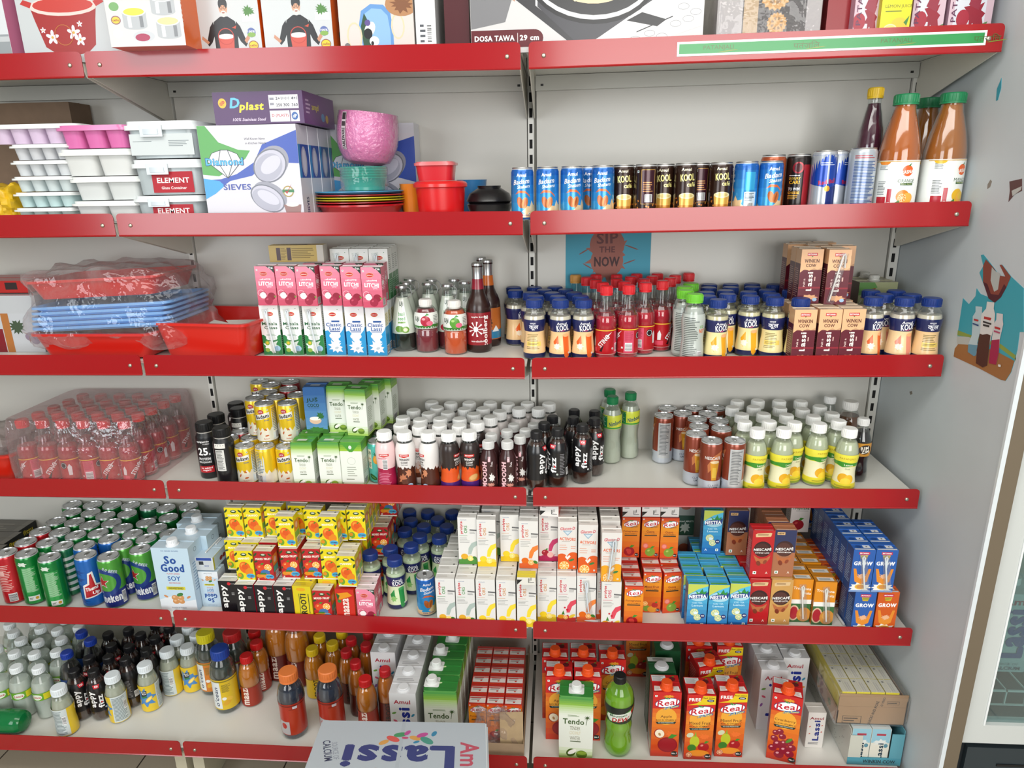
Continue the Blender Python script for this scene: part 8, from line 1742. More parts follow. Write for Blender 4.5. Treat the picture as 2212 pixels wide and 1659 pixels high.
# ---------------- second shelf, left and middle bays
Z2 = SZ[1] + .0006
GC = 'plastic food containers with clipped lids'
def lid_box(x0, x1, y0, y1, z0, z1, bodyc, lidc, label, compart=3, clip=False, red=False, m=None, grp=GC, name='food_container'):
 t = empty(name, ((x0+x1)/2, (y0+y1)/2, z0)); w, d, h = x1-x0, y1-y0, z1-z0; mb = MB()
 if compart:
  n = compart; s = w*.90/n
  for i in range(n): xa = -w*.45 + i*s; mb.rbox(xa+.002, xa+s-.002, -d*.44, d*.44, 0, h*.74, bodyc, r=.012, taper=.10)
 else: mb.rbox(-w*.46, w*.46, -d*.46, d*.46, 0, h*.80, bodyc, r=.02, taper=.06)
 mb.obj('tub', m or M_PLAST, t)
 lb = MB(); lb.rbox(-w/2, w/2, -d/2, d/2, h*.74, h*.86, lidc, r=.018); lb.rbox(-w*.47, w*.47, -d*.47, d*.47, h*.86, h*.97, lidc, r=.018); l = lb.obj('lid', M_PLAST, t)
 if clip:
  cb = MB(); cb.rbox(-w*.24, w*.06, -d/2-.004, -d/2-.0005, h*.56, h*.86, 'd4dde2', r=.001); cb.rbox(-w*.19, w*.01, -d/2-.0055, -d/2-.004, h*.62, h*.76, 'c3cdd4', r=.001); cb.obj('clip', M_PLAST, l)
  if red:
   rb = MB(); a = Art(); a.rect(-34, h*60, 60, h*640, 'a91d2b'); a.text('ELEMENT', 14, h*400, 74, 11, 'f0e8e8', 0, .03); a.text('Glass Container', 14, h*190, 58, 6, 'ecdede', 0, .03); a.put(rb, f_front(-d*.462)); rb.obj('paper_label', M_PAPER, t)
  else:
   rb = MB(); a = Art(); a.rect(-w*420, h*80, w*430, h*640, 'c8cfd0'); a.fine(-w*380, h*430, -w*80, h*460, '7a8488', 1); a.fine(w*100, h*300, w*380, h*480, '7a8488', 4); a.put(rb, f_front(-d*.462)); rb.obj('paper_label', M_PAPER, t)
 return tag(t, label, 'food container', grp)
for i in range(6):
 Y = -.285 + (.004 if i % 2 else 0); py = 455 - 35*i; x0, x1 = X_at(22 - 3*i, py, Y), X_at(158 - 4*i, py, Y); h = .0335
 if i == 5: x0, x1 = X_at(-40, py, Y), X_at(172, py, Y); h = .042
 lid_box(x0, x1, Y, Y+.13, Z2 + i*.0342 + tilt(x0), Z2 + i*.0342 + h + tilt(x0), ['b9c9c6', 'b6cfcf', 'c3cfd0', 'c8cccf', 'c4c6ca', 'cdb8d0'][i], 'dfe1e0', f"flat white compartment tray, {['lowest', 'second', 'third', 'fourth', 'fifth', 'wide topmost'][i]} of left stack", 4 if i < 5 else 5)
zz = Z2
for i, (h, bc, lc, lb) in enumerate(((.047, 'ccd0cf', 'e0e2e0', 'white food container, lowest of second stack'), (.052, 'ccd0cf', 'e0e2e0', 'white food container, middle of second stack'), (.058, 'd0d2d0', 'e0e2e0', 'white food container under the pink one'), (.049, 'cf6aa4', 'd477ac', 'pink food container on second stack'))):
 Y = -.288; py = 458 - 50*i; x0, x1 = X_at((150, 146, 122, 118)[i], py, Y), X_at((300, 300, 286, 276)[i], py, Y)
 lid_box(x0, x1, Y, Y+.14, zz + tilt(x0), zz + h + tilt(x0), bc, lc, lb, 2 if i < 3 else 3); zz += h + .0006
zz = Z2
for i, lb in enumerate(('glass container with red label, bottom of third stack', 'glass container with red label, middle of third stack', 'glass container with pale sleeve, top of third stack')):
 Y = -.290; h = (.057, .077, .079)[i]; py = 440 - 80*i; x0, x1 = X_at((282, 276, 260)[i], py, Y), X_at((434, 432, 422)[i], py, Y)
 lid_box(x0, x1, Y, Y+.13, zz + tilt(x0), zz + h + tilt(x0), 'a9b3b6', 'dfe4e5', lb, 0, True, i < 2); zz += h + .0006
mb = MB(); x0 = X_at(-60, 250, -.1); box_thing('cardboard_box', 'box', 'open brown cardboard box behind the tray stacks', x0, X_at(153, 250, -.10), -.10, -.02, Z2+.0044, atY('F', 60, 222, -.10).z, '6f5a48', m=M_CARD)
def bag(name, x0, x1, y0, y1, z0, z1, c, m, label, cat, seed=1, grp=None, amp=.006, nx=14, ny=8, nz=8, taper=0):
 rnd = random.Random(seed); mb = MB(); ph = [rnd.uniform(0, 6.28) for _ in range(12)]
 def P(u, v, w):
  # u,v,w in -1..1 on the shell of a soft box
  s = (abs(u)**6 + abs(v)**6 + abs(w)**6) ** (1/6); u, v, w = u/s, v/s, w/s
  n = amp*(math.sin(u*5+ph[0]) * math.cos(w*6+ph[1]) + .6*math.sin(v*9+ph[2]+w*4) + .5*math.sin(u*13+v*7+ph[3]) + .35*math.sin(w*17+u*9+ph[4]))
  k = 1 - taper*(w+1)/2
  return Vector(((x0+x1)/2 + u*k*((x1-x0)/2 + n), (y0+y1)/2 + v*k*((y1-y0)/2 + n), max((z0+z1)/2 + w*((z1-z0)/2 + n*.8), z0)))
 N_ = 12
 for ax in range(3):
  for sg in (-1, 1):
   for i in range(N_):
    for j in range(N_):
     q = []
     for di, dj in ((0,0), (1,0), (1,1), (0,1)):
      a_, b_ = -1 + 2*(i+di)/N_, -1 + 2*(j+dj)/N_; p = [0,0,0]; p[ax] = sg; p[(ax+1)%3] = a_; p[(ax+2)%3] = b_; q.append(P(*p))
     if sg < 0: q.reverse()
     mb.face(q, c, True)
 o = mb.obj(name, m); tag(o, label, cat, grp); return o
xb0, xb1 = X_at(-60, 420, -.28), X_at(17, 420, -.28)
bag('snack_bag', xb0, xb1, -.27, -.14, Z2+.0044, Z2+.085, 'd9b01f', M_PLAST, 'yellow plastic bag at the left end of second shelf', 'bag', 3)
# sieve boxes
def sieve_art(W, H, rear=False):
 a = Art(); a.rect(-W/2, 0, W/2, H, 'cbc9d1'); L = -W/2
 a.poly([(L, H), (L+18, H), (L+44, H*.83), (L+86, H*.75), (L+112, H*.74), (L+100, H*.66), (L+70, H*.56), (L+36, H*.48), (L, H*.50)], '4f9a48')
 a.poly([(L, H*.44), (L+40, H*.45), (L+76, H*.50), (L+118, H*.62), (L+140, H*.80), (W/2, H*.94), (W/2, H*.60), (L+150, H*.62), (L+110, H*.48), (L+60, H*.43), (L+30, H*.34), (L, H*.26)], '3550a8') if not rear else a.poly([(10, H*.6), (40, H*.85), (W/2, H*.96), (W/2, H*.40), (40, H*.5)], '3550a8')
 a.poly([(L, H*.46), (L+36, H*.43), (L+46, H*.38), (L+24, H*.30), (L, H*.24)], '3a97d0')
 for cx, cy, rx, ry, r in ((W*.20, H*.58, W*.17, H*.15, 35), (W*.14, H*.24, W*.17, H*.12, -28)):
  a.ell(cx+W*.03, cy+H*.035, rx*1.05, ry*1.05, '8f909c', r, 26); a.ell(cx, cy, rx*1.08, ry*1.1, '6b6d78', r, 26); a.ell(cx, cy, rx, ry, 'b9b8c6', r, 26); a.ell(cx-3, cy-3, rx*.9, ry*.88, 'a3a3b2', r, 26); a.ell(cx+2, cy+2, rx*.7, ry*.5, 'c2c1ce', r, 20)
 dx, dy = L+W*.24, H*.62; a.poly([(dx-38, dy+2), (dx-26, dy+20), (dx-6, dy+26), (dx+10, dy+26), (dx+30, dy+18), (dx+38, dy+2), (dx+4, dy-32)], 'd9dce0')
 for p, q in (((-38, 2), (-26, 20)), ((-26, 20), (-6, 26)), ((-6, 26), (10, 26)), ((10, 26), (30, 18)), ((30, 18), (38, 2)), ((38, 2), (4, -32)), ((4, -32), (-38, 2)), ((-14, 0), (4, -32)), ((18, 0), (4, -32)), ((-14, 0), (-6, 26)), ((18, 0), (10, 26))):
  v = Vector((q[0]-p[0], q[1]-p[1])); n = Vector((-v.y, v.x)).normalized()*.6; a.poly([(dx+p[0]+n.x, dy+p[1]+n.y), (dx+q[0]+n.x, dy+q[1]+n.y), (dx+q[0]-n.x, dy+q[1]-n.y), (dx+p[0]-n.x, dy+p[1]-n.y)], '2c3038')
 a.text('Diamond', dx, dy+2, 84, 16, '1f4a86', 0, .08); a.text('Diamond', dx, dy+2, 82, 14, '4aa6d0', 0, .05); a.text('SIEVES', L+W*.34, H*.365, 62, 12, '3a4a9a', 0, .03); a.text('STAINLESS STEEL', L+W*.33, H*.075, 66, 5, '2a2a34', 0, .01)
 a.text('Well Known Name', 16, H*.86, 46, 4.6, '2a2a34', 0, .0, .3); a.text('in Kitchen Needs', 18, H*.815, 46, 4.6, '2a2a34', 0, .0, .3)
 a.ell(W*.36, H*.31, 12, 12, 'a08a4a'); a.ell(W*.36, H*.31, 9.5, 9.5, 'e0dcd0'); a.rect(W*.36-13, H*.30, W*.36+13, H*.33, '3a7a4a'); a.poly([(W*.36-8, H*.32), (W*.36-3, H*.28), (W*.36+9, H*.39), (W*.36-2, H*.31)], 'a82a2c')
 a.poly([(W*.30, H*.17), (W*.33, H*.03), (W*.46, H*.03), (W*.48, H*.17)], '8e6a66'); a.ell(W*.39, H*.17, 14, 4.5, 'e3dfd6'); a.poly([(L, H*.02), (0, H*.045), (W*.3, 0), (L, 0)], '3550a8'); return a
def sieve_side(D, H):
 a = Art(); a.rect(-D/2, 0, D/2, H, 'cfcfd8'); a.rect(-D/2, H*.45, D/2, H*.80, '2c4a9c'); a.rect(-D/2, H*.45, -D*.3, H*.8, '3a86c0'); a.ell(0, H*.62, D*.26, H*.16, 'a9a8bc'); a.ell(0, H*.62, D*.16, H*.13, 'c8c6d6'); a.text('SIEVES', 0, H*.16, 34, D*.22, '2a3a6a', 90, .03); return a
YS = -.300; xs0, xs1 = X_at(436, 360, YS), X_at(647, 360, YS); Ws = (xs1-xs0)*1000; Hs = .200; Ds = .066
for i in range(4):
 box_thing('sieve_box', 'box', f"white and blue box of steel sieves, {['front', 'second', 'third', 'rearmost'][i]} of four", xs0+.001*i, xs1+.001*i, YS+i*(Ds+.001), YS+i*(Ds+.001)+Ds, Z2+tilt(xs0), Z2+Hs+tilt(xs0), 'd3d3da', None, sieve_art(Ws, Hs*1000) if i == 0 else None, sieve_side(Ds*1000, Hs*1000), grp='boxes of steel sieves', m=M_CARTON)
xr0, xr1 = X_at(703, 360, -.075), X_at(898, 360, -.075); box_thing('sieve_box', 'box', 'box of steel sieves standing against the back panel', xr0, xr1, -.075, -.010, Z2+.0016, atY('F', 800, 267, -.075).z, 'c9cad2', dict(left='2c5a44'), sieve_art((xr1-xr0)*1000, 192, True), grp='boxes of steel sieves')
xd0, xd1 = X_at(461, 230, -.285), X_at(655, 230, -.285); Wd = (xd1-xd0)*1000; zd = Z2+Hs+tilt(xs0)+.0022; Hd = atY('F', 560, 197, -.285).z - zd; hh = Hd*1000
a = Art(); a.rect(-Wd/2, 0, Wd/2, hh, '4a2457'); a.ell(-Wd/2+20, hh*.66, 9, 10, 'dcb02c'); a.text('dP', -Wd/2+20, hh*.66, 11, 9, 'b5302c', 0, .03); a.text('D', -Wd/2+48, hh*.66, 20, 20, '5fb4dc', 0, .06, .2); a.text('plast', -Wd/2+84, hh*.52, 52, 20, 'd9c92c', 0, .06, .2); a.text('100% Stainless Steel', -Wd/2+76, hh*.15, 72, 6, 'd8c8dc', 0, .01, .3)
a.rect(Wd/2-74, hh*.46, Wd/2-10, hh*.88, 'd8d6dc'); a.text('2+1', Wd/2-52, hh*.77, 13, 6, '2a2a34', 0, .02); a.text('1+2+3', Wd/2-36, hh*.77, 14, 5, '2a2a34', 0, .01); a.text('4+1', Wd/2-18, hh*.77, 13, 6, '2a2a34', 0, .02); a.text('250', Wd/2-52, hh*.57, 13, 6, '2a2a34', 0, .02); a.text('300', Wd/2-36, hh*.57, 13, 6, '2a2a34', 0, .02); a.text('360', Wd/2-18, hh*.57, 13, 6, '2a2a34', 0, .02); a.fine(Wd/2-72, hh*.52, Wd/2-62, hh*.84, '8a8a94', 2)
a.rect(Wd/2-74, hh*.06, Wd/2-31, hh*.4, 'd8d6dc'); a.text('D (PLAST)', Wd/2-52, hh*.24, 36, 7, 'b03a3c', 0, .02); a.rect(Wd/2-29, hh*.06, Wd/2-10, hh*.4, 'd8d6dc'); a.ell(Wd/2-20, hh*.23, 7, 8, '2a5a9c'); a.text('dP', Wd/2-20, hh*.23, 9, 7, 'e0e4ea', 0, .03)
s = Art().rect(-110, 0, 110, hh, '683078'); s.text('plast', -30, hh*.55, 44, 16, 'cfc02c', 180, .05, .2); s.fine(-90, hh*.3, -60, hh*.8, 'b89ac0', 4); s.ell(20, hh*.3, 12, 9, '4f8abf'); s.ell(48, hh*.28, 10, 9, 'c9a03a')
box_thing('product_box', 'box', 'purple stainless steel box lying on the sieve boxes', xd0, xd1, -.285, -.075, zd, zd+Hd, '4a2457', dict(right='683078'), a, s)
# bowls and plates
def round_thing(name, cat, label, x, y, z, parts, grp=None, n=36):
 t = empty(name, (x, y, z));
 for pn, prof, c, m in parts:
  mb = MB(); mb.lathe(prof, c, n); mb.obj(pn, m, t)
 return tag(t, label, cat, grp)
xp = X_at(776, 430, -.18); yp = -.165; zp = Z2 + tilt(xp) + .001
round_thing('plastic_tub', 'tub', 'round red plastic tub under the plates', xp, yp, zp, [('tub_body', [(.080, 0), (.084, .002), (.097, .026), (.104, .027), (.104, .031), (.098, .031)], 'b0141f', M_PLAST)], 'round red tubs')
zz = zp + .0316
for i, (c, lb, h) in enumerate((('b3202c', 'red plate, lowest of the pile', .005), ('cfc62c', 'yellow plate, lower one', .005), ('cfc62c', 'yellow plate, upper one', .005), ('b3303a', 'red plate under the blue one', .005), ('4aa3cc', 'pale blue plate on top of the pile', .007))):
 round_thing('plastic_plate', 'plate', lb, xp + (.001 if i % 2 else -.001), yp, zz, [('plate_body', [(.075, 0), (.096, .001), (.106, h-.0015), (.106, h), (.098, h), (.078, h*.5)], c, M_PLAST)], 'coloured plastic plates'); zz += h + .0005
def wrapped_bowls(x, y, z, R, r0, H, c, n, label, tilt_=0, film=True):
 t = empty('bowl_stack', (x, y, z)); mb = MB()
 for i in range(1, n+1):
  zt = H*(.45 + .55*i/n) if n > 1 else H; mb2 = MB();
  mb2.lathe([(r0, zt-H*.45), (R*.92, zt-H*.25), (R, zt-.004), (R+.002, zt-.002), (R, zt), (R*.93, zt-.0015), (R*.84, zt-H*.24), (r0*.9, zt-H*.42)], c, 36, caps=False)
  mb.v += mb2.v[:0]; k = len(mb.v); mb.v += mb2.v; mb.f += [tuple(j+k for j in f) for f in mb2.f]; mb.c += mb2.c; mb.sm += mb2.sm
 mb.lathe([(r0*.98, 0), (r0, .001), (R*.9, H*.35)], c, 36)
 mb.obj('bowls', M_PLAST, t)
 fb = MB(); fb.lathe([(R*1.0, .001), (R*1.05, H*.2), (R*1.045, H*.6), (R*1.05, H*.98), (R*.8, H*1.01), (0, H*1.005)], 'ffffff', 32, caps=False); fb.obj('clear_film', M_BAG, t)
 t.rotation_euler = (0, math.radians(tilt_), 0); return tag(t, label, 'bowls')
xt = X_at(784, 380, yp-.04); wrapped_bowls(xt, yp-.03, zz+.0006, .052, .046, .052, '1f9c88', 5, 'film wrapped stack of teal bowls on the plates')
# pink bundle lies tipped on the teal ones
t = empty('bowl_stack', (X_at(790, 350, yp-.03), yp-.02, zz+.0565)); mb = MB()
pr = smooth_prof([(.030, 0), (.050, .008), (.064, .035), (.068, .07), (.066, .10), (.064, .112)], 4); mb.lathe(pr, 'd879b0', 40, caps=True); mb.obj('bowls', M_PLAST, t)
fb = MB(); fb.lathe([(r+.0022, z) for r, z in pr] + [(.03, .1145), (0, .1148)], 'ffffff', 40, caps=False); fb.obj('clear_film', mat('crinkled_film', 'f0e6ee', .1, clear=.82, tint='fbf2f8', bump=1.0, bscale=90), t)
tb = MB(); a = Art(); a.rect(-6, 30, 6, 108, 'b9aeb4'); a.rect(-5, 92, 5, 106, '2a2226'); a.rect(-5, 78, 5, 88, '3a3034'); a.text('TABLEWARE', 0, 52, 44, 8, '241c20', 90, .06); a.put(tb, f_round(.064, lambda z: prof_r(pr)(z)+.0028, -34), (3, 5)); tb.obj('paper_strip', M_PAPER, t)
t.rotation_euler = (0, math.radians(6), 0); tag(t, 'film wrapped pink bowls tipped on the teal stack', 'bowls')
xr = X_at(952, 420, -.235); zr = Z2 + tilt(xr)
round_thing('lidded_bowl', 'bowl', 'round bright red bowl with red lid', xr, -.235, zr, [('bowl_body', [(.048, 0), (.050, .002), (.0555, .070)], 'cc1418', M_PLAST), ('lid', [(.0575, .068), (.0605, .070), (.0605, .0765), (.057, .080), (.050, .0825), (.047, .081), (0, .081)], 'd3201f', M_PLAST)])
t = empty('square_container', (X_at(942, 355, -.235), -.235, zr+.0832)); mb = MB(); mb.rbox(-.042, .042, -.036, .036, 0, .034, 'c21a26', r=.016, taper=.10); mb.obj('container_body', M_PLAST, t); mb = MB(); mb.rbox(-.0455, .0455, -.0395, .0395, .032, .0375, 'cf6a6c', r=.018); mb.rbox(-.041, .041, -.035, .035, .0375, .040, 'cf6a6c', r=.016); mb.obj('lid', M_PLAST, t); tag(t, 'small square red container on top of the round bowl', 'food container')
round_thing('drinking_cup', 'cup', 'orange cup behind the red bowl', X_at(889, 420, -.15), -.15, zr, [('cup_body', [(.020, 0), (.027, .075), (.028, .077), (.026, .077)], 'd8791f', M_PLAST)])
xk = X_at(1056, 430, -.215); round_thing('bowl_stack', 'bowls', 'stack of black bowls beside the blue cans', xk, -.20, Z2+tilt(xk), [('lower_bowl', [(.026, 0), (.046, .012), (.052, .030), (.049, .033)], '141315', M_PLAST), ('upper_bowl', [(.046, .033), (.053, .038), (.046, .054), (.030, .064), (.026, .066), (.027, .071), (.0, .071)], '161517', M_PLAST)])
xk = X_at(1020, 400, -.08); round_thing('wrapped_disc', 'plate', 'blue film wrapped plates behind the black bowls', xk, -.085, Z2, [('plates', [(.03, 0), (.036, .078), (.037, .082), (0, .082)], '2c6a9c', M_PLAST)])

# ---------------- third shelf, left: tubs and trays
Z3 = SZ[2] + .0048
def tub(name, x0, x1, y0, y1, z0, z1, c, label, yaw=0, grp=None, r=.022, taper=.13, roll=0, lip=.006):
 t = MB(); w, d = x1-x0, y1-y0; t.tray(-w/2, w/2, -d/2, d/2, 0, z1-z0, c, r, taper, lip=lip); o = t.obj(name, M_PLAST); o.location = ((x0+x1)/2, (y0+y1)/2, z0); o.rotation_euler = (0, math.radians(roll), math.radians(yaw)); tag(o, label, 'tub', grp); return o
GT = 'red plastic tubs'
xa, xb = X_at(68, 735, -.285), X_at(322, 735, -.285)
tub('plastic_tub', xa, xb, -.284, -.070, Z3+.004, Z3+.066, 'c21c12', 'large red tub under the pale blue trays', grp=GT)
zz = Z3 + .067; xa2, xb2 = X_at(62, 670, -.26), X_at(395, 670, -.19)
for i in range(5):
 tub('plastic_tray', xa2+.002*i, xb2+.002*i, -.262, -.062, zz+i*.0125+.004, zz+i*.0125+.016, '74aee8', f"pale blue plastic tray, {['lowest', 'second', 'third', 'fourth', 'topmost'][i]} of five", grp='pale blue trays', yaw=0, taper=.04, roll=-2.5)
tub('plastic_tub', xa2+.0, xb2-.02, -.250, -.055, zz+.080, zz+.126, 'c6221a', 'red tub on top of the pale blue trays', grp=GT, roll=-2.5, taper=.1)
bag('plastic_bag', xa2-.025, xb2+.045, -.292, -.022, zz-.045, zz+.150, 'ffffff', M_BAG, 'crumpled clear plastic bag around the blue trays', 'bag', 5, amp=.010, taper=.12)
xc, xd = X_at(335, 735, -.28), X_at(550, 735, -.28)
tub('plastic_tub', xc, xd, -.276, -.050, Z3+.001, Z3+.088, 'c92014', 'red tub with papers, front of middle bay', grp=GT, yaw=-7, taper=.12)
for i, (dx, dy, rz, rx) in enumerate(((.02, -.02, 20, 24), (-.02, .01, -15, 12), (.045, .02, 50, 18))):
 o = simple('paper_card', M_PAPER, lambda b: b.box(-.04, .04, -.028, .028, 0, .0015, 'c9c4bd')); o.location = ((xc+xd)/2+dx, -.17+dy, Z3+.050+i*.004); o.rotation_euler = (math.radians(rx), math.radians(8), math.radians(rz)); tag(o, f"pale paper card inside the red tub, {ORD[i]}", 'card', 'paper cards in the red tub')
xe = X_at(84, 690, -.20); a = Art().rect(-120, 0, 120, 100, 'b9bcc0').splash(58, 66, 22, '3f4f3a', 12, 3, 20).ell(90, 40, 16, 12, '8a7a8a').rect(20, 0, 40, 100, 'a86a34').rect(-20, 0, 18, 60, '7a1c24').ell(100, 30, 12, 10, '7a6a80')
box_thing('product_box', 'box', 'pale photo printed box left of the red tub', xe-.24, xe, -.200, -.03, Z3, Z3+.145, 'b5b8bb', None, a)
xf_ = X_at(50, 575, -.17); a = Art().rect(-100, 0, 100, 34, 'b3201c').rect(40, 8, 72, 26, '2a1c1c')
box_thing('product_box', 'box', 'flat red box on top of the photo printed box', xf_-.2, xf_, -.170, -.05, Z3+.1475, Z3+.178, 'b3201c', None, a)
# gold carton lying on the litchi stack
p0 = at('B2', 200, 300, SZ[S3]+.2195); p1 = at('B2', 640, 300, SZ[S3]+.2195); L_ = p1.x-p0.x
a = Art(); W = L_*1000; a.rect(-W/2, 0, W/2, 40, 'c0a55a'); a.rect(-W/2+18, 4, -W/2+28, 34, '4a3034'); a.rect(-W/2+44, 4, -W/2+54, 34, '4a3034'); a.fine(-W/2+29, 5, -W/2+43, 34, '8a7438', 8); a.fine(-W/2+56, 8, W/2-18, 34, '8a7438', 6); a.rect(W/2-16, 0, W/2, 40, 'c9c4ba')
tp = Art().rect(-W/2, 0, W/2-10, 36, 'c0a55a').rect(-W/2+14, 6, W/2-40, 30, '3a241c').text('HERSHEY', -10, 18, 40, 10, 'd8c49a', 180, .03).ell(18, 18, 9, 8, '4a2c1c')
LYX = (p0.x+p1.x)/2; LYY = p0.y+.024
box_thing('milkshake_carton', 'drink carton', 'gold and brown milkshake carton lying on the litchi cartons', p0.x, p1.x, LYY-.020, LYY+.016, SZ[S3]+.2235, SZ[S3]+.2235+.040, 'bfa45a', dict(right='c9c4ba', left='b89c50'), a, None, tp, yaw=2, pn='carton_body')

# ---------------- fourth shelf, left: wrapped pack of red-capped bottles, tub
Z4 = SZ[3] + .0048
c00 = at('B5', 372, 330, SZ[3]+.17); c10 = at('B5', 1172, 355, SZ[3]+.17); c11 = at('B5', 1590, 172, SZ[3]+.17)
c00 = Vector((c00.x, max(c00.y, -.272), 0)); u_ = Vector((c10.x-c00.x, 0, 0))/5; v_ = Vector((.004, .0515, 0))
for r in range(5):
 for c in range(6):
  p = Vector((c00.x, -.270, 0)) + u_*c + v_*r
  ITEMS.append(dict(k='sting%d' % ((c*3+r) % 4), sh=S4, x=p.x, y=p.y, z0=.0, yaw=random.uniform(-.5, .5), label=f"pink drink bottle in wrapped pack, {ORD[c]} from left, {ORD[r]} row", grp='red-capped bottles in the wrapped pack', x0=0, y0=0))
bx0, bx1 = c00.x-.046, c10.x+.062
def wrap_pack(name, x0, x1, y0, y1, z0, z1, label, m=M_WRAP, shoulder=.72, seed=2, r=.026):
 rnd = random.Random(seed); mb = MB(); N_ = 20; w, d = x1-x0, y1-y0
 def ring(z, k, n=12):
  o = []
  for cx, cy, a0 in ((1,1,0), (-1,1,90), (-1,-1,180), (1,-1,270)):
   for i in range(n): an = math.radians(a0 + 90*i/(n-1)); o.append(Vector(((x0+x1)/2 + cx*(w/2*k-r) + r*math.cos(an) + rnd.uniform(-.0012, .0012), (y0+y1)/2 + cy*(d/2*k-r) + r*math.sin(an) + rnd.uniform(-.0012, .0012), z)))
  return o
 R = [ring(z0+.001, .985), ring(z0+(z1-z0)*.25, 1.0), ring(z0+(z1-z0)*shoulder, .995), ring(z0+(z1-z0)*.90, .975), ring(z1, .955)]
 for A, B in zip(R, R[1:]):
  for i in range(len(A)): j = (i+1) % len(A); mb.face([A[i], A[j], B[j], B[i]], 'e8d8da', True)
 mb.face(R[-1], 'e8d8da'); o = mb.obj(name, m); return tag(o, label, 'plastic wrap')
wrap_pack('shrink_wrap', bx0, bx1-.012, -.3000, -.012, Z4, Z4+.1722, 'clear shrink wrap around the red-capped bottle pack')
xt1 = X_at(90, 980, -.28); tub('plastic_tub', xt1-.30, xt1-.086, -.285, -.08, Z4, Z4+.075, 'c2200f', 'red tub at the left end of fourth shelf', grp=GT)
bag('plastic_bag', xt1-.28, xt1-.102, -.262, -.10, Z4+.012, Z4+.115, 'cfc9c8', mat('dusty_film', 'b9b0ac', .25, clear=.45, tint='d8d0cc', bump=.8, bscale=30), 'dusty clear bag lying in the left red tub', 'bag', 9, amp=.007)

# ---------------- fifth shelf, left: black boxes
Z5 = SZ[4] + .0048
e0 = at('C1', 235, 520, SZ[4]+.03); e1 = at('C1', 700, 95, SZ[4]+.03)
dxk = (e1.x-e0.x)/max(e1.y-e0.y, .01)
for r in range(4):
 for l in range(2):
  y0 = -.300 + r*.073; xr_ = e0.x + dxk*(y0 - e0.y) - .002; h = .036
  s = Art().rect(-36, 0, 36, 36, '141214').text('fittu', 0, 19, 38, 15, 'cdb51f', 0, .05); tp = Art().rect(-80, 2, 80, 70, '5a554e').fine(-40, 10, 60, 50, '7a756a', 3)
  t = box_thing('snack_box', 'box', f"flat black box with yellow lettering, {ORD[r]} back, {'lower' if l == 0 else 'upper'} layer", xr_-.20, xr_, y0, y0+.071, Z5+l*(h+.0012), Z5+l*(h+.0012)+h, '171416', dict(top='6a655c'), None, s, tp, grp='flat black boxes')
y0 = -.345; xn = at('C1', 215, 300, SZ[4]+.11).x
t = box_thing('snack_box', 'box', 'flat black box lying on top of the front ones', xn-.13, xn, -.300, -.225, Z5+.0756, Z5+.108, '171416', dict(top='6a655c'), None, Art().rect(-36, 0, 36, 32, '141214').text('fittu', 0, 17, 36, 13, 'cdb51f', 0, .05), Art().rect(-60, 3, 60, 70, '9a978c'), grp='flat black boxes')
# small soy carton lying on the upside-down one
ps = at('C1', 2045, 790, SZ[4]+.106)
a = Art().rect(-20, 0, 20, 36, 'c3c9cc').rect(-20, 28, 20, 36, '2c4a9a').rect(-14, 16, -2, 26, '30343a').text('soy', 6, 12, 12, 5, '2c4a9a')
t = box_thing('soy_milk_carton', 'drink carton', 'small soy milk carton lying flat with straw on top', ps.x-.022, ps.x+.026, ps.y-.004, ps.y+.098, Z5+.1065, Z5+.1435, 'c0d3df', dict(front='c9cfd2', right='c6d0a0'), a, Art().rect(-48, 0, 48, 34, 'bcd3e2').ell(-10, 14, 8, 6, '8a3a34').ell(6, 14, 8, 6, '8a3a34').rect(-50, 0, -44, 34, 'b9b82c'), pn='carton_body', grp='small soy milk cartons')
mb = MB(); mb.tube([(-.004, -.03, .0395), (-.004, .045, .0395), (-.001, .048, .0395), (.003, .044, .0395), (.003, .012, .0395)], .0019, 'e0e2e0'); mb.obj('straw', M_CAP, t)
# cartons lying with their ends facing forward
def end_box(px_, z, label, w=.046, h=.042, d=.115, body='cf3a20', endc='e3dedb', grp='small cartons lying on the others', rot=0, zo=0):
 p = px_; a = Art().rect(-w*500, 0, w*500, h*1000, endc).poly([(-w*500, 0), (-w*500, 14), (-9, 14)], '20201f').rect(5, 6, 19, 7.4, '1a1a1a').rect(5, 6, 6.4, 18, '1a1a1a').rect(8, 9, 9.4, 18, '1a1a1a').rect(11, 12, 12.4, 20, '1a1a1a').poly([(-6, 34), (0, 38), (2, 34)], 'b8402a').poly([(w*500-12, 40), (w*500-2, 36), (w*500-6, 40)], 'b8402a').fine(-18, 22, -4, 30, '7a7a78', 2)
 return box_thing('juice_carton', 'juice carton', label, p.x-w/2, p.x+w/2, p.y, p.y+d, z, z+h, body, dict(front=endc), a, pn='carton_body', grp=grp, yaw=rot)
for i, p in enumerate(RU): end_box(Vector((p.x-.001*i, p.y+.001, 0)), SZ[4]+tilt(p.x)+.1165+.1172, f"small juice carton lying on the upper three, {ORD[i]}", h=.036, d=.09)
p = UP['e']; end_box(Vector((p.x+.010, p.y-.012, 0)), SZ[4]+tilt(p.x)+L3+.1332, 'white ended carton lying on the pink rehydration carton', endc='e6e3df', h=.034, rot=-8)
p = at('C3', 1180, 800, SZ[4]+.150); end_box(Vector((PP[4].x+.001, PP[4].y+.004, 0)), SZ[4]+tilt(p.x)+.1334, 'yellow ended carton lying under the orange-footed one', body='d8c42a', endc='dedbd2', h=.020, w=.044, d=.03)
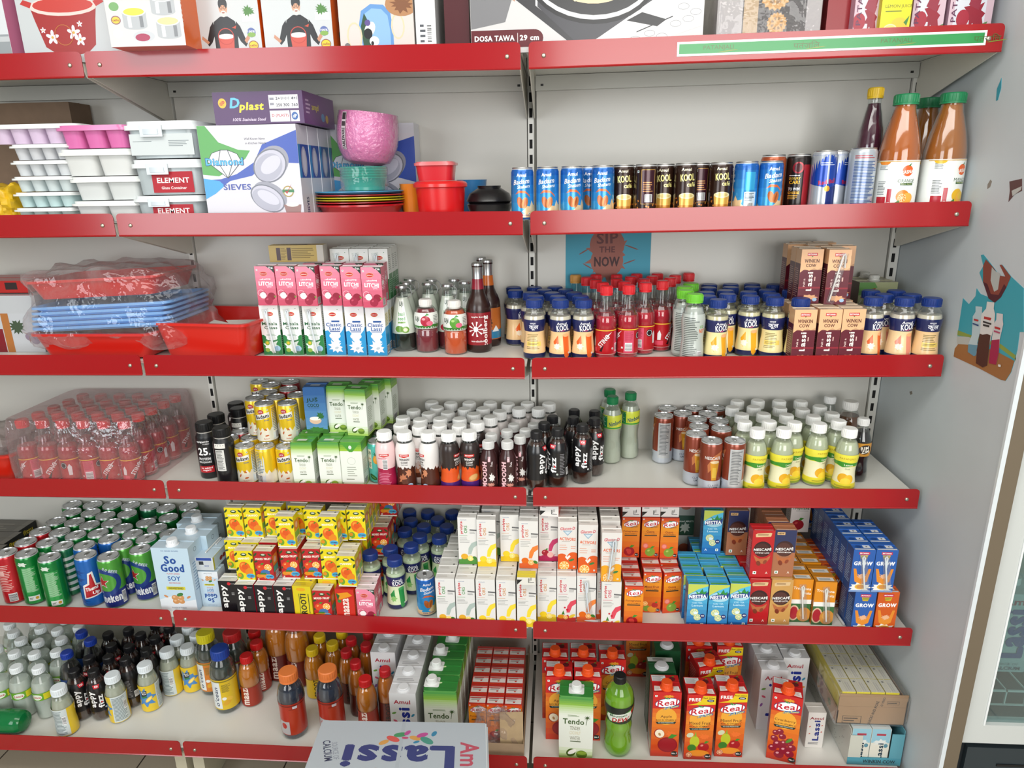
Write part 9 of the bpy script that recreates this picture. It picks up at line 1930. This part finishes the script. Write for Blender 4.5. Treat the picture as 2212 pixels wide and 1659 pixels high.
# loose straws
for i, (w, x0_, y0_, x1_, y1_) in enumerate((('C3', 1515, 1248, 1880, 1272), ('C3', 1515, 1262, 1900, 1300), ('C5', 1060, 1180, 1140, 1280), ('C5', 1050, 1230, 1120, 1330))):
 q0 = at(w, x0_, y0_, SZ[4]+.004); q1 = at(w, x1_, y1_, SZ[4]+.004)
 for q in (q0, q1): q.y = max(min(q.y, -.02), -.352)
 mb = MB(); mb.tube([q0, q0.lerp(q1, .5), q1], .0028, 'dfe3e4', 8); tag(mb.obj('drinking_straw', M_CAP), f"film wrapped white straw lying on the fifth shelf, {ORD[i]}", 'straw', 'loose drinking straws')

# ---------------- bottom shelf
Z6 = SZ[5] + .0048
# green bottle lying on its side
pr = smooth_prof([(.012, 0), (.024, .004), (.030, .018), (.031, .06), (.029, .08), (.031, .12), (.022, .165), (.0135, .185), (.0132, .195)], 4)
g = at('C6', 268, 1200, SZ[5]+.03)
t = empty('soda_bottle', (g.x-.004, -.392, Z6+.0318)); mb = MB(); mb.lathe(pr, '1c8a4c', 28); mb.obj('bottle_body', mat('green_bottle_plastic', None, .08, clear=.35, tint='3fc47a', coat=.5), t)
mb = MB(); mb.lathe([(max(r-.002, .001), z+.001) for r, z in pr if z < .17], '0f7a3c', 28); mb.obj('drink', mat('green_drink', None, .12, clear=.3, tint='4fd08a'), t)
mb = MB(); mb.lathe([(.0148, .186), (.0148, .204), (0, .204)], 'd8d8d6', 22); mb.obj('cap', M_CAP, t); t.rotation_euler = (0, math.radians(-90), 0); tag(t, 'green soda bottle lying on its side at the bottom left', 'bottle')
# base board and film of the torn pack
xk0, xk1 = PW[0]-.030, PW[0]+2*.0465+.030; yk0 = -.405
simp = simple('cardboard_tray', M_CARD, lambda b: (b.box(xk0, xk1, yk0, -.02, Z6-.0064, Z6+.0012-.0064, '9c8468'), b.box(xk0, xk0+.002, yk0, -.02, Z6-.0052, Z6+.029, '9c8468'), b.box(xk1-.002, xk1, yk0, -.02, Z6-.0052, Z6+.029, '9c8468'), b.box(xk0, xk1, yk0-.002, yk0, Z6-.0064, Z6+.029, 'a48c70'))); tag(simp, 'brown card tray under the torn pack of small juice cartons', 'tray')
for it in ITEMS:
 if it['grp'] == 'small juice cartons inside the torn pack': it['z0'] = .0022
bag('plastic_film', xk0+.016, xk1-.018, yk0+.018, P0.y-.008, Z6, Z6+.10, 'ffffff', M_BAG, 'torn clear film hanging from the juice carton pack', 'bag', 11, amp=.009, taper=.3)
tl_ = simple('cardboard_piece', M_CARD, lambda b: b.box(-.03, .03, 0, .0016, 0, .10, 'b59c78')); tl_.location = (xk1-.032, yk0+.010, Z6+.0014); tl_.rotation_euler = (math.radians(-12), 0, math.radians(4)); tag(tl_, 'loose piece of brown card inside the torn pack', 'card')
# brown tray of yellow cartons on the pale blue tray
F0, F1 = atY('D3', 945, 1200, -.335), atY('D3', 1738, 1170, -.335); zt0 = (F0.z+F1.z)/2
x0_, x1_ = F0.x-.006, 1.832; hb = .088
x1_ = min(F1.x+.01, 1.832)
zlow = Z6; zbx = zlow + .118
# pale blue winkin tray with lassi cartons
def trayart(W, H):
 a = Art(); a.poly([(-W/2, 0), (W/2, 0), (W/2, H), (W/2-24, H), (W/2-36, 22), (-W/2+36, 22), (-W/2+30, H*.86), (-W/2, H*.86)], '9fb3b0'); a.rect(-W/2, 0, W/2, 20, '4f97a8'); a.text('WINKIN COW', 24, 10, 74, 9, '24343a', 0, .03); a.poly([(W/2-24, 20), (W/2, 20), (W/2, H), (W/2-20, H)], '5f9fae'); return a
w0, w1 = x0_+.028, 1.834; WW = w1-w0; yw0, yw1 = -.400, -.04
def win_tray(b):
 H_ = .105
 b.box(w0, w1, yw0, yw1, Z6, Z6+.0012, 'bcc4bf'); b.box(w0, w0+.0015, yw0, yw1, Z6+.0012, Z6+H_, 'c4c4ba'); b.box(w1-.0015, w1, yw0, yw1, Z6+.0012, Z6+H_, '5f9fae'); b.box(w0, w1, yw0-.0015, yw0, Z6, Z6+.022, '4f97a8'); b.box(w0, w0+.030, yw0-.0015, yw0, Z6+.022, Z6+.088, 'c3c4b8'); b.box(w1-.030, w1, yw0-.0015, yw0, Z6+.022, Z6+H_-.01, '5f9fae')
 a = Art(); a.text('WINKIN COW', 12, 11, 78, 10, '24343a', 0, .03); a.put(b, f_front(yw0-.0015, (w0+w1)/2 ) if False else (lambda u, v, d: Vector(((w0+w1)/2+u/1000, yw0-.0015-d, Z6+v/1000))))
 rnd = random.Random(2); a = Art()
 for i in range(140): a.ell(rnd.uniform(-150, 150), rnd.uniform(6, 100), 1.6, 1.2, '6a6a62', rnd.uniform(0, 90), 6)
 a.put(b, lambda u, v, d: Vector((w0-d, (yw0+yw1)/2+u/1000, Z6+v/1000)))
tag(simple('display_tray', M_CARTON, win_tray), 'pale blue display tray of lassi cartons under the brown one', 'tray')
def mk_bluelassi():
 H = 104; a = Art(); a.rect(-22, 0, 22, 62, 'd9d6c8'); a.rect(-22, 62, 22, H, '8fbccb'); a.splash(0, 64, 20, 'd9dcd8', 8, 3, 10); a.rect(-11, 84, 11, 90, 'a83a4a'); a.text('Lassi', 2, 36, 50, 13, '1f3a4a', 90, .06); a.ell(14, 54, 5, 6, '5a8a9a')
 return make_carton('carton', .0455, .036, .104, 'cfd2c8', a, None, flap_print(45, 36), cols=dict(top='b9c4c6'))
kind('bluelassi', 'lassi_carton', 'drink carton', .104, .02275, .018, False, mk_bluelassi)
ncol = int((WW-.006)/.047)
for c in range(ncol):
 for r in range(7): ITEMS.append(dict(k='bluelassi', sh=S6, x=w0+.004+.0235+c*.047, y=yw0+.020+r*.0375, z0=.0036, yaw=0, label=f"pale lassi carton in blue tray, {ORD[c]} column, {ORD[r]} row", grp='lassi cartons in the blue tray', x0=0, y0=0))
# brown tray above
zb0 = Z6 + .1085; yb0, yb1 = -.385, -.022; q0, q1 = x0_-.004, 1.836
def btray(b):
 H_ = hb; c = 'a3805c'
 b.box(q0, q1, yb0, yb1, zb0, zb0+.002, c); b.box(q0, q1, yb0, yb0+.002, zb0, zb0+H_, c); b.box(q0, q0+.002, yb0, yb1, zb0+.002, zb0+H_*.45, c); b.box(q1-.002, q1, yb0, yb1, zb0+.002, zb0+H_*.8, c)
 a = Art(); W = (q1-q0)*1000
 a.text('SNACKS AND MORE', W*.02, 34, 72, 7, '3a2c20', 78, .03); a.text('O VINO', W*.14, 68, 26, 6, '3a2c20', 80, .04); a.rect(-W*.42, 2, -W*.14, 24, '4a3828'); a.rect(-W*.41, 3.2, -W*.15, 22.8, 'a3805c'); a.fine(-W*.40, 6, -W*.16, 20, '3a2a1e', 2); a.rect(W*.2, 60, W*.38, 70, '4a3828'); a.rect(W*.205, 61, W*.375, 69, 'a3805c'); a.fine(W*.21, 62, W*.37, 68, '3a2a1e', 1); a.rect(-W/2, 52, W/2, 53, '8a6a4a')
 a.put(b, lambda u, v, d: Vector(((q0+q1)/2+u/1000, yb0-d, zb0+v/1000)))
 for i in range(4): a2 = Art().splash(0, 0, 12, '5c6a34', 8, i, 12); a2.put(b, lambda u, v, d, i=i: Vector((q0-d, yb0+.05+i*.08+u/1000, zb0+.022+v/1000)))
tag(simple('cardboard_tray', mat('brown_corrugated', None, .7), btray), 'brown cardboard tray holding yellow juice cartons', 'tray')
nc = max(1, int((q1-q0-.008)/.0345)); kind('mango_side', 'juice_carton', 'juice carton', .0855, .016, .023, False, mk_mango)
for c in range(nc):
 for r in range(7): ITEMS.append(dict(k='mango_side', sh=S6, x=q0+.006+.0165+c*.0345, y=yb0+.027+r*.0475, z0=zb0-SZ[5]+.0030, yaw=math.pi/2, label=f"yellow juice carton in brown tray, {ORD[c]} column, {ORD[r]} row", grp='yellow cartons in the brown tray', x0=0, y0=0))
wf = wrap_pack('shrink_wrap', q0-.006, q1+.002, yb0-.007, yb1+.006, zb0-.0005, zb0+.0935, 'clear shrink wrap over the brown tray of yellow cartons', M_SLEEVE, .9, 8, .003)
build_items()
